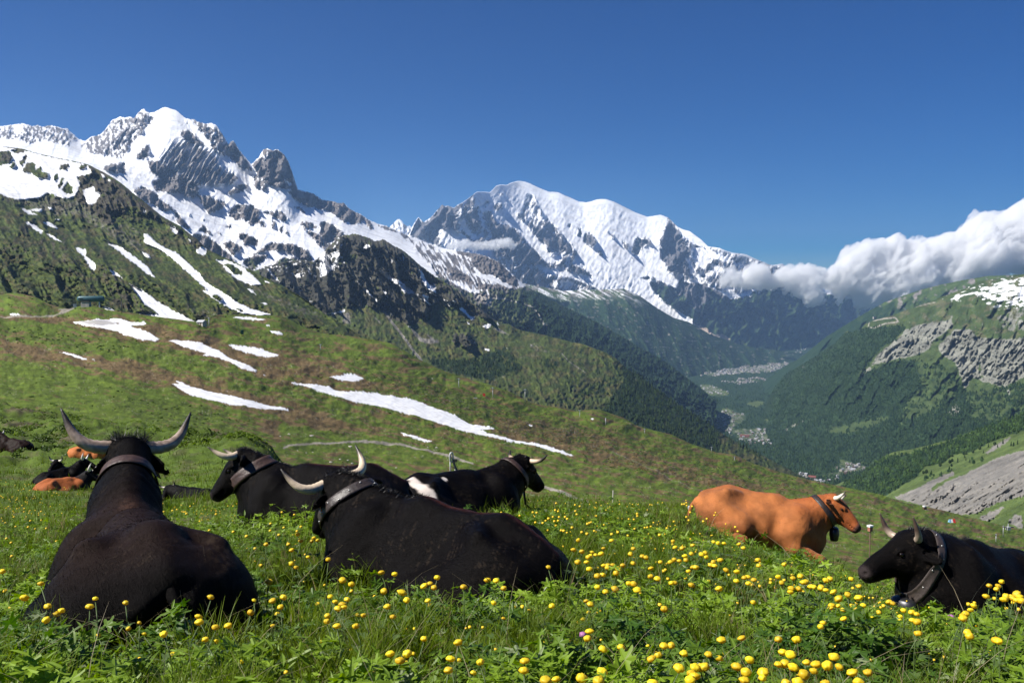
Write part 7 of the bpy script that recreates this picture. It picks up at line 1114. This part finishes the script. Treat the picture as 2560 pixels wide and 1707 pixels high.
# boulders beside the track
rb = np.random.default_rng(3)
for x, y, s_ in ((722,1087,9),(778,1092,11),(875,1117,11),(827,1156,9),(880,1157,9),(850,1148,8),(905,1160,8),(870,1150,6),(1092,1118,8),(1070,1116,5),(766,1130,5),(782,1128,5),(743,1124,5),(990,1170,7),(700,1090,6),(1310,1085,6)):
    P = on_pasture(x, y); u = P[1]/FPX; v, f = blossom_mesh(int(x), 10, 6); v = v/.021*np.array([1, .8, .62])*s_*u*.5*rb.uniform(.8, 1.2, 3)+rb.normal(0, .04*u*s_, (len(v), 3)); o = poly_mesh('boulder', v, f, M_concrete, smooth=False); o.location = P+[0, 0, s_*u*.1]; o['label'] = 'small pale boulder in the grass by the curving track'; o['category'] = 'boulder'; o['group'] = 'boulders beside the track'
# ================================================================ clouds
def noise3(p, s, o, seed): return (fbm(p[..., 0]/s, p[..., 2]/s+p[..., 1]/s*.7, o, seed)+fbm(p[..., 1]/s, p[..., 2]/s-p[..., 0]/s*.6, o, seed+3)+fbm(p[..., 0]/s-p[..., 2]/s*.5, p[..., 1]/s, o, seed+6))/1.9
def cloud(name, label, blobs, d, cell, amp, seed, flat=.7, mat=None):
    """blobs: (px, py, r px, depth offset in px)"""
    u = d/FPX; c = np.array([pt(x, y, d+o*u) for x, y, r, o in blobs]); R = np.array([r for x, y, r, o in blobs])*u; lo = (c-R[:, None]-amp*1.5).min(0); hi = (c+R[:, None]+amp*1.5).max(0); B = Body(lo, hi, cell, 1e4, amp*1.3)
    for cc, r in zip(c, R): B.ell(cc, (r, r*1.0, r*flat), r*.35)
    P = B.P; msk = np.abs(B.D) < R.max()*.8; p = P[msk].astype(float); n = noise3(p, R.max()*.8, 3, seed)*amp*.55+(.45-np.abs(noise3(p, R.max()*.32, 5, seed+20)))*amp*.75; B.D[msk] -= n.astype(np.float32); B.D[P[..., 2] < lo[2]+cell*2] = 1e3
    V, F = B.mesh(); o = np_mesh(name, V, F, mat or M_cloud); o['label'] = label; tag(o, kind='stuff'); log(name, len(V)); return o
k_ = NT('cloud_white'); p_ = k_.n('BsdfPrincipled'); p_.inputs['Base Color'].default_value = (.93, .93, .94, 1); p_.inputs['Roughness'].default_value = 1; p_.inputs['Specular IOR Level'].default_value = 0; p_.inputs['Subsurface Weight'].default_value = 1; p_.inputs['Subsurface Radius'].default_value = (1, 1, 1); p_.inputs['Subsurface Scale'].default_value = 120; k_.L(p_.outputs[0], k_.out.inputs[0]); M_cloud = k_.m
def zc(x, y): return 1600+x*.4145, 450+y*.4145
def BL(L): return [(*zc(x, y), r*.4145, o) for x, y, r, o in L]
cloud('cloud', 'large white cumulus bank over the right-hand valley side', BL([(1290,460,75,0),(1400,430,85,0),(1520,430,90,10),(1250,540,80,0),(1180,600,60,0),(1260,640,80,-10),(1400,560,120,0),(1560,520,150,0),(1700,470,130,0),(1850,450,140,0),(1980,400,140,0),(2120,330,150,0),(2260,290,160,0),(2400,270,180,0),(2550,260,200,0),(1400,660,90,-10),(1550,640,110,-20),(1720,600,130,-20),(1880,550,130,-20),(2050,480,150,-20),(2250,430,170,-20),(2450,420,180,-20),(1220,690,45,0),(1330,700,45,-5),(1480,690,55,-10),(1660,670,60,-10),(2600,400,200,0)]), 15500, 26, 260, 3)
cloud('cloud', 'small round white clouds clinging to the ridge left of the large bank', BL([(700,580,75,0),(650,610,45,0),(760,620,50,0),(850,590,55,0),(930,590,70,0),(1000,570,65,5),(1040,600,60,0),(960,640,60,0),(1030,690,62,-5),(990,670,45,0),(1090,610,45,0),(1150,580,45,0),(1100,570,30,0)]), 15200, 20, 170, 5, .85)
cloud('cloud', 'little puff of cloud in front of the snow slope, leftmost beside the ridge', BL([(560,590,48,0),(520,610,30,0),(590,620,30,0),(540,560,28,0)]), 15000, 18, 150, 7, .9)
def ZBb(x, y, r, o): return (800+x*.3699, 400+y*.3699, r*.3699, o)
cloud('cloud', 'thin grey veil of cloud in front of the dark rock needles', [ZBb(*q) for q in [(880,590,22,0),(930,570,32,0),(990,570,38,0),(1050,585,28,0),(1100,578,30,0),(1160,572,32,0),(1220,562,36,0),(1270,560,34,0),(1300,575,24,0),(950,595,22,0),(1190,590,24,0)]], 13300, 15, 90, 9, .75)
CLOUD_VOL = True
if CLOUD_VOL:
    k_ = NT('cloud_vapour'); p_ = k_.n('VolumePrincipled'); p_.inputs['Color'].default_value = (1, 1, 1, 1); p_.inputs['Density'].default_value = .013; p_.inputs['Anisotropy'].default_value = .0; k_.L(p_.outputs[0], k_.out.inputs[1])
    for o in SC.objects:
        if o.name.startswith('cloud'): o.data.materials[0] = k_.m
    cy.volume_bounces = 14; cy.max_bounces = 16
# ================================================================ haze: the air between here and the far mountains
def build_haze():
    V = []; x0, x1, y0, y1, z0, z1 = -22000, 26000, -60, 42000, -2300, 2650
    V = [(x, y, z) for z in (z0, z1) for y in (y0, y1) for x in (x0, x1)]
    F = [(0, 2, 3, 1), (4, 5, 7, 6), (0, 1, 5, 4), (1, 3, 7, 5), (3, 2, 6, 7), (2, 0, 4, 6)]
    k = NT('air'); p = k.n('VolumePrincipled'); p.inputs['Color'].default_value = (.38, .60, .95, 1); p.inputs['Density'].default_value = HAZE; p.inputs['Anisotropy'].default_value = 0.2
    k.L(p.outputs[0], k.out.inputs[1]); o = np_mesh('haze', V, F, k.m, smooth=False); tag(o, kind='stuff')
HAZE = 2.2e-5
build_haze()
